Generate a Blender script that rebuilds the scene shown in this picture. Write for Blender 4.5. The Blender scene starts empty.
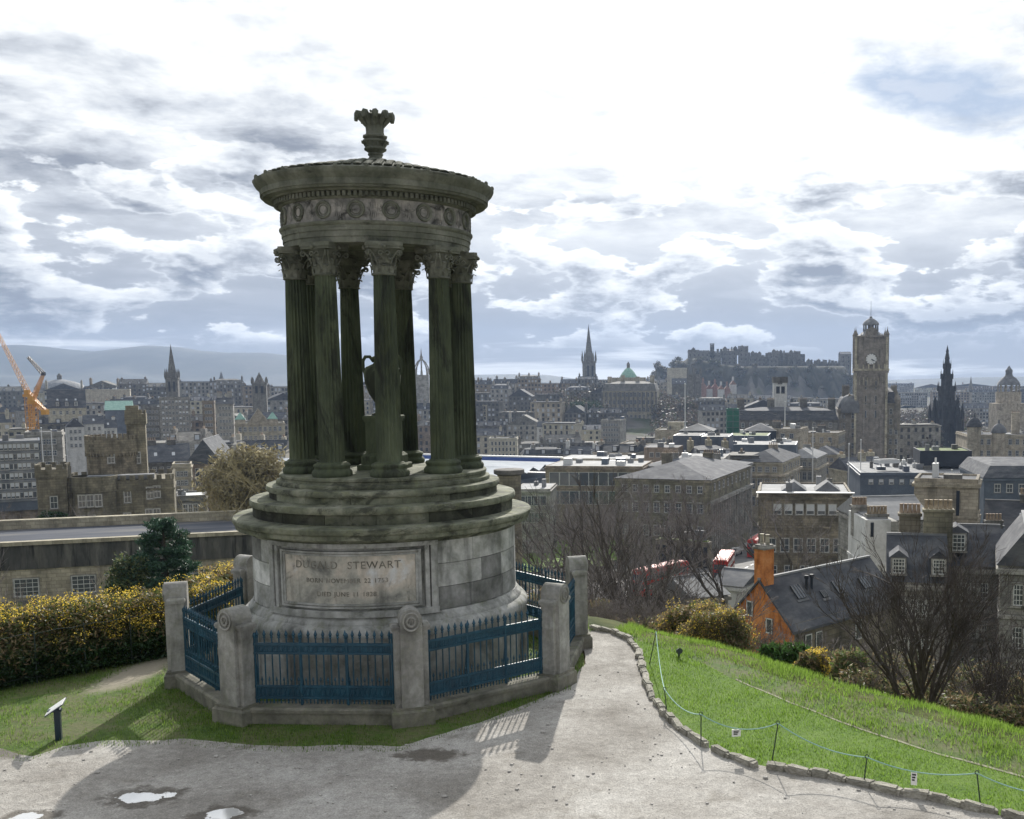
import bpy, bmesh, math, random
import numpy as np
from math import sin, cos, pi, radians, atan2, sqrt
from mathutils import Vector, Matrix, noise as mnoise

rnd = random.Random(7)
SC = bpy.context.scene
COL = SC.collection

# ------------------------------------------------------------------ camera
ZC = 5.222
cam_d = bpy.data.cameras.new("camera")
cam = bpy.data.objects.new("camera", cam_d)
COL.objects.link(cam)
cam_d.sensor_width = 36.0
cam_d.sensor_fit = 'HORIZONTAL'
cam_d.lens = 1044.16 / 1024 * 36.0
cam_d.shift_x = -154.75 / 1024
cam_d.shift_y = 68.37 / 1024
cam_d.clip_start = 0.1
cam_d.clip_end = 20000
cam.matrix_world = (Matrix.Translation((0, 0, ZC)) @ Matrix.Rotation(radians(90 - 5.46), 4, 'X')
                    @ Matrix.Rotation(radians(-0.308), 4, 'Z'))
SC.camera = cam

# ------------------------------------------------------------------ colour
SC.view_settings.view_transform = 'Standard'
SC.view_settings.look = 'None'
SC.view_settings.exposure = 0.22
SC.view_settings.gamma = 1.0
SC.view_settings.use_curve_mapping = False

# ------------------------------------------------------------------ sun
SUN_EL = 27.0
sd = bpy.data.lights.new("sun", 'SUN')
sd.energy = 5.0
sd.angle = radians(0.6)
sd.color = (1.0, 0.95, 0.87)
sun = bpy.data.objects.new("sun", sd)
sun.rotation_euler = (radians(-(90 - SUN_EL)), 0, 0)
sun.location = (0, 30, 60)
COL.objects.link(sun)

# ------------------------------------------------------------------ node helpers
class NT:
    """tiny helper to write node graphs compactly"""
    def __init__(self, tree):
        self.t = tree; self.n = tree.nodes; self.l = tree.links
    def new(self, kind, **kw):
        nd = self.n.new(kind)
        for k, v in kw.items():
            setattr(nd, k, v)
        return nd
    def put(self, sock, val):
        if isinstance(val, bpy.types.NodeSocket):
            self.l.new(val, sock)
        else:
            if isinstance(val, (tuple, list)) and len(val) == 3 and len(sock.default_value) == 4:
                val = (*val, 1)
            sock.default_value = val
    def m(self, op, a, b=0.0, c=None, clamp=False):
        nd = self.new('ShaderNodeMath', operation=op, use_clamp=clamp)
        self.put(nd.inputs[0], a); self.put(nd.inputs[1], b)
        if c is not None: self.put(nd.inputs[2], c)
        return nd.outputs[0]
    def vm(self, op, a, b=(0, 0, 0)):
        nd = self.new('ShaderNodeVectorMath', operation=op)
        self.put(nd.inputs[0], a); self.put(nd.inputs[1], b)
        return nd.outputs[0]
    def noise(self, vec, scale, detail=4, rough=0.55, dist=0.0, out=0):
        nd = self.new('ShaderNodeTexNoise')
        self.put(nd.inputs['Vector'], vec)
        nd.inputs['Scale'].default_value = scale
        nd.inputs['Detail'].default_value = detail
        nd.inputs['Roughness'].default_value = rough
        nd.inputs['Distortion'].default_value = dist
        return nd.outputs[out]
    def ramp(self, fac, stops, interp='LINEAR'):
        nd = self.new('ShaderNodeValToRGB')
        cr = nd.color_ramp; cr.interpolation = interp
        while len(cr.elements) < len(stops): cr.elements.new(0.5)
        for e, (p, c) in zip(cr.elements, stops):
            e.position = p
            e.color = (c, c, c, 1) if not isinstance(c, (tuple, list)) else (*c, 1)
        self.put(nd.inputs[0], fac)
        return nd.outputs[0]
    def mix(self, fac, a, b, mode='MIX'):
        nd = self.new('ShaderNodeMix', data_type='RGBA', blend_type=mode)
        self.put(nd.inputs[0], fac); self.put(nd.inputs[6], a); self.put(nd.inputs[7], b)
        return nd.outputs[2]
    def rng(self, v, a, b, c=0.0, d=1.0, smooth=False):
        nd = self.new('ShaderNodeMapRange')
        if smooth: nd.interpolation_type = 'SMOOTHSTEP'
        self.put(nd.inputs[0], v)
        for i, x in enumerate((a, b, c, d)): nd.inputs[i + 1].default_value = x
        return nd.outputs[0]

# ------------------------------------------------------------------ world sky
W = bpy.data.worlds.new("World"); SC.world = W
W.use_nodes = True
W.node_tree.nodes.clear()
w = NT(W.node_tree)
tc = w.new('ShaderNodeTexCoord').outputs['Generated']
sep = w.new('ShaderNodeSeparateXYZ'); w.put(sep.inputs[0], tc)
dx, dy, dz = sep.outputs
zc = w.m('MAXIMUM', dz, 0.0)
az = w.m('ARCTAN2', dx, dy)
den = w.m('ADD', zc, 0.16)
comb = w.new('ShaderNodeCombineXYZ')
w.put(comb.inputs[0], w.m('DIVIDE', dx, den)); w.put(comb.inputs[1], w.m('DIVIDE', dy, den))
comb.inputs[2].default_value = 3.7
plan = comb.outputs[0]
cm2 = w.new('ShaderNodeCombineXYZ')
w.put(cm2.inputs[0], az); w.put(cm2.inputs[1], w.m('MULTIPLY', zc, 2.6)); cm2.inputs[2].default_value = 1.3
lay = cm2.outputs[0]
cm3 = w.new('ShaderNodeCombineXYZ')
w.put(cm3.inputs[0], az); w.put(cm3.inputs[1], w.m('MULTIPLY', zc, 9.0)); cm3.inputs[2].default_value = 8.3
strk = cm3.outputs[0]
cmi = w.new('ShaderNodeCombineXYZ')
w.put(cmi.inputs[0], az); w.put(cmi.inputs[1], w.m('MULTIPLY', zc, 2.5)); cmi.inputs[2].default_value = 5.1
iso = cmi.outputs[0]
hi = w.noise(plan, 3.4, 11, 0.60, 0.12)            # broken high cloud
hi2 = w.noise(plan, 0.9, 4, 0.5, 0.3)
cu = w.noise(iso, 10.0, 12, 0.54, 0.08)            # cumulus bank, silver edged because it is lit from behind
cu_up = w.noise(w.vm('ADD', iso, (0.008, 0.024, 0)), 10.0, 12, 0.54, 0.08)
st = w.noise(strk, 3.2, 6, 0.55, 0.3)             # thin bands on the horizon
band = w.m('MULTIPLY', w.rng(zc, 0.018, 0.05, 0, 1, True), w.rng(zc, 0.14, 0.24, 1, 0.12, True))
low = w.rng(zc, 0.025, 0.055, 1, 0.15, True)
high = w.rng(zc, 0.09, 0.19, 0, 1, True)
t_base = w.ramp(zc, [(0.0, 0.40), (0.02, 0.34), (0.05, 0.29), (0.09, 0.36), (0.14, 0.50), (0.21, 0.57), (0.33, 0.60), (0.6, 0.55), (1.0, 0.45)])
thick = w.ramp(cu, [(0.40, 0.5), (0.475, 0.55), (0.505, 0.86), (0.535, 0.70), (0.60, 0.40), (0.72, 0.28)])
lit = w.m('MINIMUM', w.m('MAXIMUM', w.m('MULTIPLY', w.m('SUBTRACT', cu, cu_up), 4.5), -0.16), 0.34)
cu_t = w.m('MULTIPLY', w.m('ADD', w.m('MULTIPLY', w.m('SUBTRACT', thick, 0.5), 0.85), w.m('MULTIPLY', lit, w.rng(cu, 0.47, 0.53, 0, 1, True))), band)
hi_t = w.m('MULTIPLY', w.m('ADD', w.m('MULTIPLY', w.m('SUBTRACT', 0.49, hi), 1.9), w.m('MULTIPLY', w.m('SUBTRACT', hi2, 0.5), 0.7)), high)
st_t = w.m('MULTIPLY', w.m('MULTIPLY', w.rng(st, 0.50, 0.62, 0, 1, True), 0.40), low)
# glow round the veiled sun (sun stands above the frame)
sdir = (0.0, cos(radians(SUN_EL)), sin(radians(SUN_EL)))
dt = w.new('ShaderNodeVectorMath', operation='DOT_PRODUCT')
w.put(dt.inputs[0], tc); dt.inputs[1].default_value = sdir
ang = w.m('ARCCOSINE', w.m('MINIMUM', dt.outputs['Value'], 0.9999))
glow = w.m('ADD', w.m('MULTIPLY', w.m('POWER', w.rng(ang, 0.0, 0.50, 1, 0), 1.15), 0.90), w.m('MULTIPLY', w.rng(ang, 0.0, 1.3, 1, 0), 0.12))
glow = w.m('MULTIPLY', glow, w.rng(zc, 0.03, 0.25, 0.30, 1.0, True))
tt = w.m('ADD', w.m('ADD', w.m('ADD', t_base, cu_t), w.m('ADD', hi_t, st_t)), glow)
back = w.rng(dy, -0.7, 0.35, 0.85, 1.0, True)
tt = w.m('MULTIPLY', tt, back)
ccol = w.ramp(tt, [(0.0, (0.20, 0.22, 0.26)), (0.25, (0.265, 0.29, 0.34)), (0.42, (0.41, 0.435, 0.48)),
                   (0.60, (0.64, 0.67, 0.71)), (0.80, (0.88, 0.90, 0.91)), (1.0, (1.08, 1.08, 1.06))])
# one clear gap in the deck, upper right
gx = w.m('DIVIDE', w.m('SUBTRACT', az, 0.245), 0.085); gz = w.m('DIVIDE', w.m('SUBTRACT', dz, w.m('SUBTRACT', 0.30, w.m('MULTIPLY', az, 0.22))), 0.026)
gd = w.m('SQRT', w.m('ADD', w.m('MULTIPLY', gx, gx), w.m('MULTIPLY', gz, gz)))
gap = w.rng(w.m('ADD', gd, w.m('MULTIPLY', w.m('SUBTRACT', w.noise(lay, 16, 8, 0.6, 0.2), 0.5), 2.2)), 0.2, 1.6, 0, 1, True)
ccol_gap = w.mix(gap, (0.40, 0.50, 0.66), ccol)
sky = w.new('ShaderNodeTexSky'); sky.sky_type = 'NISHITA'; sky.sun_disc = False
sky.sun_elevation = radians(SUN_EL); sky.sun_rotation = 0.0
sky.air_density = 1.2; sky.dust_density = 2.0
b1 = w.new('ShaderNodeBackground'); w.put(b1.inputs[0], sky.outputs[0]); b1.inputs[1].default_value = 0.10
b2 = w.new('ShaderNodeBackground'); w.put(b2.inputs[0], ccol_gap); w.put(b2.inputs[1], w.m('ADD', 1.0, w.m('MULTIPLY', w.m('MULTIPLY', w.m('POWER', w.rng(ang, 0.0, 0.95, 1, 0), 1.5), w.rng(zc, 0.35, 0.46, 0, 1, True)), 3.5)))
cover = w.m('MINIMUM', w.m('ADD', gap, 0.9), 1.0)
mx = w.new('ShaderNodeMixShader'); w.put(mx.inputs[0], cover)
w.l.new(b1.outputs[0], mx.inputs[1]); w.l.new(b2.outputs[0], mx.inputs[2])
wo = w.new('ShaderNodeOutputWorld'); w.l.new(mx.outputs[0], wo.inputs[0])

# ------------------------------------------------------------------ pixel -> place helper (used once to survey the site)
PX0, PY0, FF, PITCH, ROLL = 666.75, 477.87, 1044.16, radians(5.46), radians(0.308)
def ray(px, py):
    X = px - PX0; Y = PY0 - py
    cr, sr = cos(ROLL), sin(ROLL)
    x = (X * cr + Y * sr) / FF; u = (-X * sr + Y * cr) / FF
    c, s = cos(PITCH), sin(PITCH)
    yy = c + u * s; z = -s + u * c
    return x / yy, z / yy
def gnd(px, py, z=0.0):
    a, b = ray(px, py); t = (z - ZC) / b
    return (a * t, t)
def at(px, py, Y):
    a, b = ray(px, py)
    return (a * Y, Y, ZC + b * Y)

# ------------------------------------------------------------------ mesh builder
class MB:
    def __init__(self): self.v = []; self.f = []; self.mi = []; self.sm = []; self.tone = []
    def add(self, vs, fs, mi=0, sm=False, tone=0.5):
        o = len(self.v); self.v.extend(vs)
        for f in fs:
            self.f.append(tuple(i + o for i in f)); self.mi.append(mi); self.sm.append(sm); self.tone.append(tone)
        return self
    def box(self, x0, x1, y0, y1, z0, z1, mi=0, tone=0.5):
        vs = [(x0, y0, z0), (x1, y0, z0), (x1, y1, z0), (x0, y1, z0), (x0, y0, z1), (x1, y0, z1), (x1, y1, z1), (x0, y1, z1)]
        fs = [(3, 2, 1, 0), (4, 5, 6, 7), (0, 1, 5, 4), (1, 2, 6, 5), (2, 3, 7, 6), (3, 0, 4, 7)]
        return self.add(vs, fs, mi, False, tone)
    def cham(self, x0, x1, y0, y1, z0, z1, c=0.02, mi=0, tone=0.5):
        """box with a chamfered top"""
        self.box(x0, x1, y0, y1, z0, z1 - c, mi, tone)
        vs = [(x0, y0, z1 - c), (x1, y0, z1 - c), (x1, y1, z1 - c), (x0, y1, z1 - c),
              (x0 + c, y0 + c, z1), (x1 - c, y0 + c, z1), (x1 - c, y1 - c, z1), (x0 + c, y1 - c, z1)]
        fs = [(4, 5, 6, 7), (0, 1, 5, 4), (1, 2, 6, 5), (2, 3, 7, 6), (3, 0, 4, 7)]
        return self.add(vs, fs, mi, False, tone)
    def prism(self, poly, z0, z1, mi=0, tone=0.5, mtop=None):
        n = len(poly)
        vs = [(x, y, z0) for x, y in poly] + [(x, y, z1) for x, y in poly]
        self.add(vs, [(i, (i + 1) % n, n + (i + 1) % n, n + i) for i in range(n)], mi, False, tone)
        self.add([(x, y, z1) for x, y in poly], [tuple(range(n))], mi if mtop is None else mtop, False, tone)
        self.add([(x, y, z0) for x, y in poly], [tuple(range(n - 1, -1, -1))], mi, False, tone)
        return self
    def lathe(self, prof, seg=64, c=(0, 0), mi=0, sm=True, tone=0.5, rf=None, a0=0, a1=2 * pi):
        full = abs(a1 - a0 - 2 * pi) < 1e-6
        n = seg if full else seg + 1
        vs = []
        for r, z in prof:
            for k in range(n):
                a = a0 + (a1 - a0) * k / seg
                rr = r if rf is None else rf(r, z, a)
                vs.append((c[0] + rr * cos(a), c[1] + rr * sin(a), z))
        fs = []
        for i in range(len(prof) - 1):
            for k in range(seg):
                k2 = (k + 1) % n
                fs.append((i * n + k, i * n + k2, (i + 1) * n + k2, (i + 1) * n + k))
        return self.add(vs, fs, mi, sm, tone)
    def arcbox(self, r0, r1, a0, a1, z0, z1, seg=8, mi=0, tone=0.5, c=(0, 0)):
        vs = []
        for k in range(seg + 1):
            a = a0 + (a1 - a0) * k / seg
            for r, z in ((r0, z0), (r1, z0), (r1, z1), (r0, z1)):
                vs.append((c[0] + r * cos(a), c[1] + r * sin(a), z))
        fs = [(0, 1, 2, 3), tuple(seg * 4 + i for i in (3, 2, 1, 0))]
        for k in range(seg):
            for i in range(4):
                j = (i + 1) % 4
                fs.append((k * 4 + i, (k + 1) * 4 + i, (k + 1) * 4 + j, k * 4 + j))
        return self.add(vs, fs, mi, False, tone)
    def tube(self, p0, p1, r0, r1=None, n=6, mi=0, sm=True, cap=False, tone=0.5):
        r1 = r0 if r1 is None else r1
        a = Vector(p0); b = Vector(p1); d = b - a
        if d.length < 1e-7: return self
        d.normalize(); u = d.orthogonal().normalized(); w_ = d.cross(u)
        vs = [tuple(a + (u * cos(2 * pi * k / n) + w_ * sin(2 * pi * k / n)) * r0) for k in range(n)]
        vs += [tuple(b + (u * cos(2 * pi * k / n) + w_ * sin(2 * pi * k / n)) * r1) for k in range(n)]
        fs = [(k, (k + 1) % n, n + (k + 1) % n, n + k) for k in range(n)]
        if cap: fs += [tuple(range(n - 1, -1, -1)), tuple(range(n, 2 * n))]
        return self.add(vs, fs, mi, sm, tone)
    def path(self, pts, rad, n=6, mi=0, cap=True, tone=0.5):
        if not isinstance(rad, (list, tuple)): rad = [rad] * len(pts)
        P = [Vector(p) for p in pts]; vs = []; u = None
        for i, p in enumerate(P):
            d = (P[min(i + 1, len(P) - 1)] - P[max(i - 1, 0)]).normalized()
            u = d.orthogonal().normalized() if u is None else (u - d * u.dot(d)).normalized()
            w_ = d.cross(u)
            vs += [tuple(p + (u * cos(2 * pi * k / n) + w_ * sin(2 * pi * k / n)) * rad[i]) for k in range(n)]
        fs = []
        for i in range(len(P) - 1):
            fs += [(i * n + k, i * n + (k + 1) % n, (i + 1) * n + (k + 1) % n, (i + 1) * n + k) for k in range(n)]
        if cap: fs += [tuple(range(n - 1, -1, -1)), tuple((len(P) - 1) * n + k for k in range(n))]
        return self.add(vs, fs, mi, True, tone)
    def ball(self, c, r, n=8, mi=0, tone=0.5):
        rr = r if isinstance(r, (tuple, list)) else (r, r, r)
        prof = [(sin(pi * i / n), -cos(pi * i / n)) for i in range(n + 1)]
        o = len(self.v); self.lathe(prof, n + 2, mi=mi, tone=tone)
        for i in range(o, len(self.v)):
            x, y, z = self.v[i]; self.v[i] = (c[0] + x * rr[0], c[1] + y * rr[1], c[2] + z * rr[2])
        return self
    def xf(self, M, start=0):
        for i in range(start, len(self.v)): self.v[i] = tuple(M @ Vector(self.v[i]))
        return self
    def mesh(self, name, mats):
        me = bpy.data.meshes.new(name)
        me.from_pydata(self.v, [], self.f)
        for m_ in (mats if isinstance(mats, (list, tuple)) else [mats]): me.materials.append(m_)
        me.polygons.foreach_set('material_index', self.mi)
        me.polygons.foreach_set('use_smooth', self.sm)
        a = me.attributes.new('tone', 'FLOAT', 'FACE'); a.data.foreach_set('value', self.tone)
        me.update()
        if any(self.sm): me.set_sharp_from_angle(angle=radians(38))
        return me
    def build(self, name, mats, parent=None, loc=None, rz=0):
        o = bpy.data.objects.new(name, self.mesh(name, mats)); COL.objects.link(o)
        if parent: o.parent = parent
        if loc is not None: o.location = loc
        if rz: o.rotation_euler = (0, 0, rz)
        return o

def tag(o, label=None, cat=None, group=None, kind=None):
    if label: o['label'] = label
    if cat: o['category'] = cat
    if group: o['group'] = group
    if kind: o['kind'] = kind
    return o
def empty(name, loc=(0, 0, 0), rz=0, label=None, cat=None, group=None):
    o = bpy.data.objects.new(name, None); COL.objects.link(o)
    o.location = loc; o.rotation_euler = (0, 0, rz); o.empty_display_size = 0.3
    return tag(o, label, cat, group)
def copy_tree(o, parent=None):
    c = o.copy(); COL.objects.link(c); c.parent = parent
    for ch in list(o.children): copy_tree(ch, c)
    return c
def inst(o, name, parent, loc, rz=0.0, scale=None):
    """copy of a part, sharing its mesh"""
    c = bpy.data.objects.new(name, o.data if hasattr(o, 'data') and isinstance(o, bpy.types.Object) else o)
    COL.objects.link(c); c.parent = parent; c.location = loc; c.rotation_euler = (0, 0, rz)
    if scale: c.scale = scale
    return c
def npmesh(name, V, F, mats, mi=None, smooth=False):
    me = bpy.data.meshes.new(name)
    V = np.asarray(V, dtype=np.float32); F = np.asarray(F, dtype=np.int32); k = F.shape[1]
    me.vertices.add(len(V)); me.vertices.foreach_set('co', V.ravel())
    me.loops.add(F.size); me.loops.foreach_set('vertex_index', F.ravel())
    me.polygons.add(len(F)); me.polygons.foreach_set('loop_start', np.arange(0, F.size, k, dtype=np.int32))
    for m_ in (mats if isinstance(mats, (list, tuple)) else [mats]): me.materials.append(m_)
    if mi is not None: me.polygons.foreach_set('material_index', np.asarray(mi, dtype=np.int32))
    if smooth: me.polygons.foreach_set('use_smooth', np.ones(len(F), dtype=bool))
    me.update(calc_edges=True)
    return me

# ------------------------------------------------------------------ materials
def principled(name):
    m = bpy.data.materials.new(name); m.use_nodes = True
    m.node_tree.nodes.clear(); t = NT(m.node_tree)
    b = t.new('ShaderNodeBsdfPrincipled'); o = t.new('ShaderNodeOutputMaterial')
    t.l.new(b.outputs[0], o.inputs[0])
    return m, t, b
def mottled(name, cols, scale=3.0, rough=0.85, bump=0.3, bscale=None, stretch=(1, 1, 1), streak=0.0, tone=0.0,
            rand=0.0, lichen=None, metal=0.0, bdist=0.02, spec=0.3, grime=None, blocks=0):
    """base stone / plaster / soil material: several colours mixed by layered noise"""
    m, t, b = principled(name)
    co = t.new('ShaderNodeTexCoord').outputs['Object']
    oi = t.new('ShaderNodeObjectInfo').outputs['Random']
    off = t.new('ShaderNodeCombineXYZ'); t.put(off.inputs[0], t.m('MULTIPLY', oi, 37.0)); t.put(off.inputs[1], t.m('MULTIPLY', oi, 91.0))
    vec = t.vm('ADD', t.vm('MULTIPLY', co, stretch), off.outputs[0])
    n1 = t.noise(vec, scale, 6, 0.62, 0.3)
    k = len(cols)
    col = t.ramp(n1, [(0.30 + 0.42 * i / max(1, k - 1), c) for i, c in enumerate(cols)])
    n2 = t.noise(vec, scale * 7.3, 5, 0.65)
    col = t.mix(0.55, col, t.ramp(n2, [(0.25, 0.35), (0.75, 0.68)]), 'OVERLAY')
    if blocks:
        s3 = t.new('ShaderNodeSeparateXYZ'); t.put(s3.inputs[0], co); cb = t.new('ShaderNodeCombineXYZ'); t.put(cb.inputs[0], t.m('ADD', s3.outputs[0], s3.outputs[1])); t.put(cb.inputs[1], s3.outputs[2])
        bk = t.new('ShaderNodeTexBrick'); t.put(bk.inputs['Vector'], cb.outputs[0]); bk.inputs['Scale'].default_value = 1.0; bk.inputs['Brick Width'].default_value = 0.85; bk.inputs['Row Height'].default_value = 0.36
        bk.inputs['Mortar Size'].default_value = 0.02; bk.inputs['Color1'].default_value = (1 - blocks, 1 - blocks, 1 - blocks, 1); bk.inputs['Color2'].default_value = (1 + blocks, 1 + blocks * .95, 1 + blocks * .85, 1); bk.inputs['Mortar'].default_value = (.6, .6, .6, 1)
        col = t.mix(1.0, col, bk.outputs['Color'], 'MULTIPLY')
    if streak:
        sv = t.vm('MULTIPLY', co, (1.0, 1.0, 0.13))
        n3 = t.noise(sv, scale * 2.2, 4, 0.6)
        col = t.mix(t.m('MULTIPLY', t.rng(n3, 0.5, 0.72, 0, 1, True), streak), col, tuple(c * 0.28 for c in cols[0]))
    if lichen:
        n4 = t.noise(vec, scale * 1.7 + 1.3, 7, 0.7, 0.6)
        geo = t.new('ShaderNodeNewGeometry'); sp = t.new('ShaderNodeSeparateXYZ'); t.put(sp.inputs[0], geo.outputs['Normal'])
        up = t.rng(sp.outputs[2], -0.2, 0.9, 0.35, 1.0)
        col = t.mix(t.m('MULTIPLY', t.rng(n4, 0.48, 0.66, 0, lichen[3], True), up), col, lichen[:3])
    if grime:
        gv = t.vm('MULTIPLY', vec, (1.0, 1.0, grime[2] if len(grime) > 2 else 1.0))
        n5 = t.noise(gv, scale * 0.8, 8, 0.72, 0.8)
        col = t.mix(t.m('MULTIPLY', t.rng(n5, grime[0] - 0.05, grime[0] + 0.06, 0, 1, True), grime[1]), col, (0.018, 0.019, 0.017))
    if tone:
        at_ = t.new('ShaderNodeAttribute', attribute_name='tone')
        col = t.mix(1.0, col, t.ramp(at_.outputs['Fac'], [(0.0, 1 - tone), (1.0, 1 + tone)]), 'MULTIPLY')
    if rand:
        hs = t.new('ShaderNodeHueSaturation')
        t.put(hs.inputs['Value'], t.rng(oi, 0, 1, 1 - rand, 1 + rand)); t.put(hs.inputs['Color'], col)
        t.put(hs.inputs['Hue'], t.rng(t.m('FRACT', t.m('MULTIPLY', oi, 13.7)), 0, 1, 0.488, 0.512))
        col = hs.outputs[0]
    t.put(b.inputs['Base Color'], col)
    t.put(b.inputs['Roughness'], t.rng(n2, 0.2, 0.8, max(0.05, rough - 0.12), min(1, rough + 0.1)))
    b.inputs['Metallic'].default_value = metal
    b.inputs['Specular IOR Level'].default_value = spec
    if bump:
        bp = t.new('ShaderNodeBump'); bp.inputs['Strength'].default_value = bump; bp.inputs['Distance'].default_value = bdist
        t.put(bp.inputs['Height'], t.noise(vec, bscale or scale * 9, 6, 0.7)); t.put(b.inputs['Normal'], bp.outputs[0])
    return m
def plain(name, c, rough=0.5, metal=0.0, var=0.12, scale=6, spec=0.5):
    m, t, b = principled(name)
    co = t.new('ShaderNodeTexCoord').outputs['Object']
    n = t.noise(co, scale, 5, 0.6)
    t.put(b.inputs['Base Color'], t.mix(n, tuple(x * (1 - var) for x in c), tuple(min(1, x * (1 + var)) for x in c)))
    b.inputs['Roughness'].default_value = rough; b.inputs['Metallic'].default_value = metal
    b.inputs['Specular IOR Level'].default_value = spec
    return m
# ------------------------------------------------------------------ monument stone
M_ped = mottled('pedestal_stone', [(0.11, 0.115, 0.105), (0.27, 0.275, 0.255), (0.43, 0.43, 0.41), (0.60, 0.60, 0.58)], 1.6, 0.9, 0.5, 22,
                streak=0.6, tone=0.6, grime=(0.63, 0.6), lichen=(0.13, 0.14, 0.07, 0.55))
M_step = mottled('step_stone', [(0.06, 0.067, 0.046), (0.15, 0.16, 0.115), (0.32, 0.32, 0.25)], 2.2, 0.95, 0.6, 20,
                 streak=0.3, tone=0.8, grime=(0.56, 0.65, 1.8), lichen=(0.19, 0.20, 0.10, 0.65))
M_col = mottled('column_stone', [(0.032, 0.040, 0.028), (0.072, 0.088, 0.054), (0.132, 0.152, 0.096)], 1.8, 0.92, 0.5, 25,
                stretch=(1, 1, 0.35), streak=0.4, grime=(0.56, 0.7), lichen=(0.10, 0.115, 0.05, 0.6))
M_ent = mottled('entablature_stone', [(0.07, 0.076, 0.058), (0.145, 0.15, 0.118), (0.235, 0.235, 0.195)], 2.2, 0.92, 0.5, 24,
                streak=0.4, grime=(0.60, 0.6, 3.0), lichen=(0.13, 0.15, 0.085, 0.5))
M_frz = mottled('frieze_stone', [(0.10, 0.10, 0.095), (0.27, 0.26, 0.24), (0.50, 0.46, 0.41)], 3.4, 0.92, 0.5, 24, streak=0.5, grime=(0.56, 0.8))
M_pier = mottled('pier_stone', [(0.15, 0.148, 0.135), (0.31, 0.305, 0.28), (0.46, 0.45, 0.425)], 2.2, 0.9, 0.45, 22, rand=0.08,
                 streak=0.35, lichen=(0.20, 0.21, 0.12, 0.5))
M_kerb = mottled('kerb_stone', [(0.08, 0.08, 0.065), (0.17, 0.165, 0.135), (0.27, 0.255, 0.21)], 2.6, 0.95, 0.5, 20,
                 lichen=(0.12, 0.14, 0.06, 0.6))
M_panel = mottled('inscription_stone', [(0.17, 0.17, 0.155), (0.38, 0.37, 0.32), (0.56, 0.50, 0.42), (0.62, 0.65, 0.66)], 1.9, 0.85, 0.25, 30,
                  streak=0.5, grime=(0.60, 0.6))
M_letter = mottled('weathered_lettering', [(0.09, 0.086, 0.07), (0.20, 0.19, 0.16), (0.40, 0.37, 0.32)], 5, 0.9, 0)
M_blue = mottled('blue_ironwork', [(0.005, 0.032, 0.055), (0.008, 0.055, 0.092), (0.018, 0.085, 0.13)], 4, 0.42, 0.15, 60, spec=0.5, bdist=0.004)

MC = (-5.111, 18.9)
A0 = radians(-90 - 2.0)          # direction the inscription faces

mon = empty('round_temple_monument', (MC[0], MC[1], 0), 0,
            'round stone temple monument with fluted columns on a drum pedestal, inside the blue railings', 'monument')
b = MB()
b.lathe([(2.50, -0.3), (2.50, 1.06), (2.515, 1.08), (2.515, 1.16), (2.50, 1.20), (2.46, 1.245), (2.40, 1.27), (2.40, 1.30),
         (2.37, 1.34), (2.34, 1.37), (2.325, 1.41), (2.25, 1.42)], 128)
for z in (0.36, 0.72):
    b.lathe([(2.503, z - 0.008), (2.49, z), (2.503, z + 0.008)], 128)
b.build('base_drum', M_ped, mon)
b = MB()
b.lathe([(2.27, 1.41), (2.27, 2.60)], 96)
courses = [1.42, 1.80, 2.19, 2.58]
for ci in range(3):
    a = A0 + radians(37) + (0.0)
    end = A0 + 2 * pi - radians(37)
    first = True
    while a < end - 0.02:
        da = radians(rnd.uniform(14, 24)) if not (ci == 1 and first) else radians(22)
        if a + da > end - radians(7): da = end - a
        first = False
        b.arcbox(2.2, 2.305, a + 0.0015, a + da - 0.0015, courses[ci] + 0.005, courses[ci + 1] - 0.005, 6, tone=rnd.uniform(0.05, 1.0))
        a += da
b.build('drum_masonry', M_ped, mon)
# inscription panel: slab, moulded frame, side pilasters
b = MB()
pa = radians(30.0)
b.arcbox(2.2, 2.30, A0 - pa, A0 + pa, 1.54, 2.47, 40)
b.build('inscription_panel', M_panel, mon)
b = MB()
for (o, i, r) in ((0.0, 0.55, 2.335), (1.1, 0.5, 2.322)):
    x0 = pa - radians(o); x1 = pa - radians(o + i + 0.6)
    zt, zb = 2.47 - o * 0.04, 1.54 + o * 0.04
    b.arcbox(2.2, r, A0 - x0, A0 + x0, zt - 0.03, zt, 40); b.arcbox(2.2, r, A0 - x0, A0 + x0, zb, zb + 0.03, 40)
    for s in (-1, 1):
        q = sorted((s * x0, s * x1)); b.arcbox(2.2, r - 0.002, A0 + q[0], A0 + q[1], zb + 0.03, zt - 0.03, 3)
for s in (-1, 1):
    q = sorted((s * radians(31.6), s * radians(33.3))); b.arcbox(2.2, 2.345, A0 + q[0], A0 + q[1], 1.50, 2.53, 4)
    q = sorted((s * radians(33.9), s * radians(36.6))); b.arcbox(2.2, 2.36, A0 + q[0], A0 + q[1], 1.50, 2.53, 4)
b.arcbox(2.2, 2.37, A0 - radians(36.8), A0 + radians(36.8), 2.53, 2.60, 40)
b.arcbox(2.2, 2.38, A0 - radians(36.8), A0 + radians(36.8), 1.40, 1.50, 40)
b.build('panel_frame', M_ped, mon)
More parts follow.
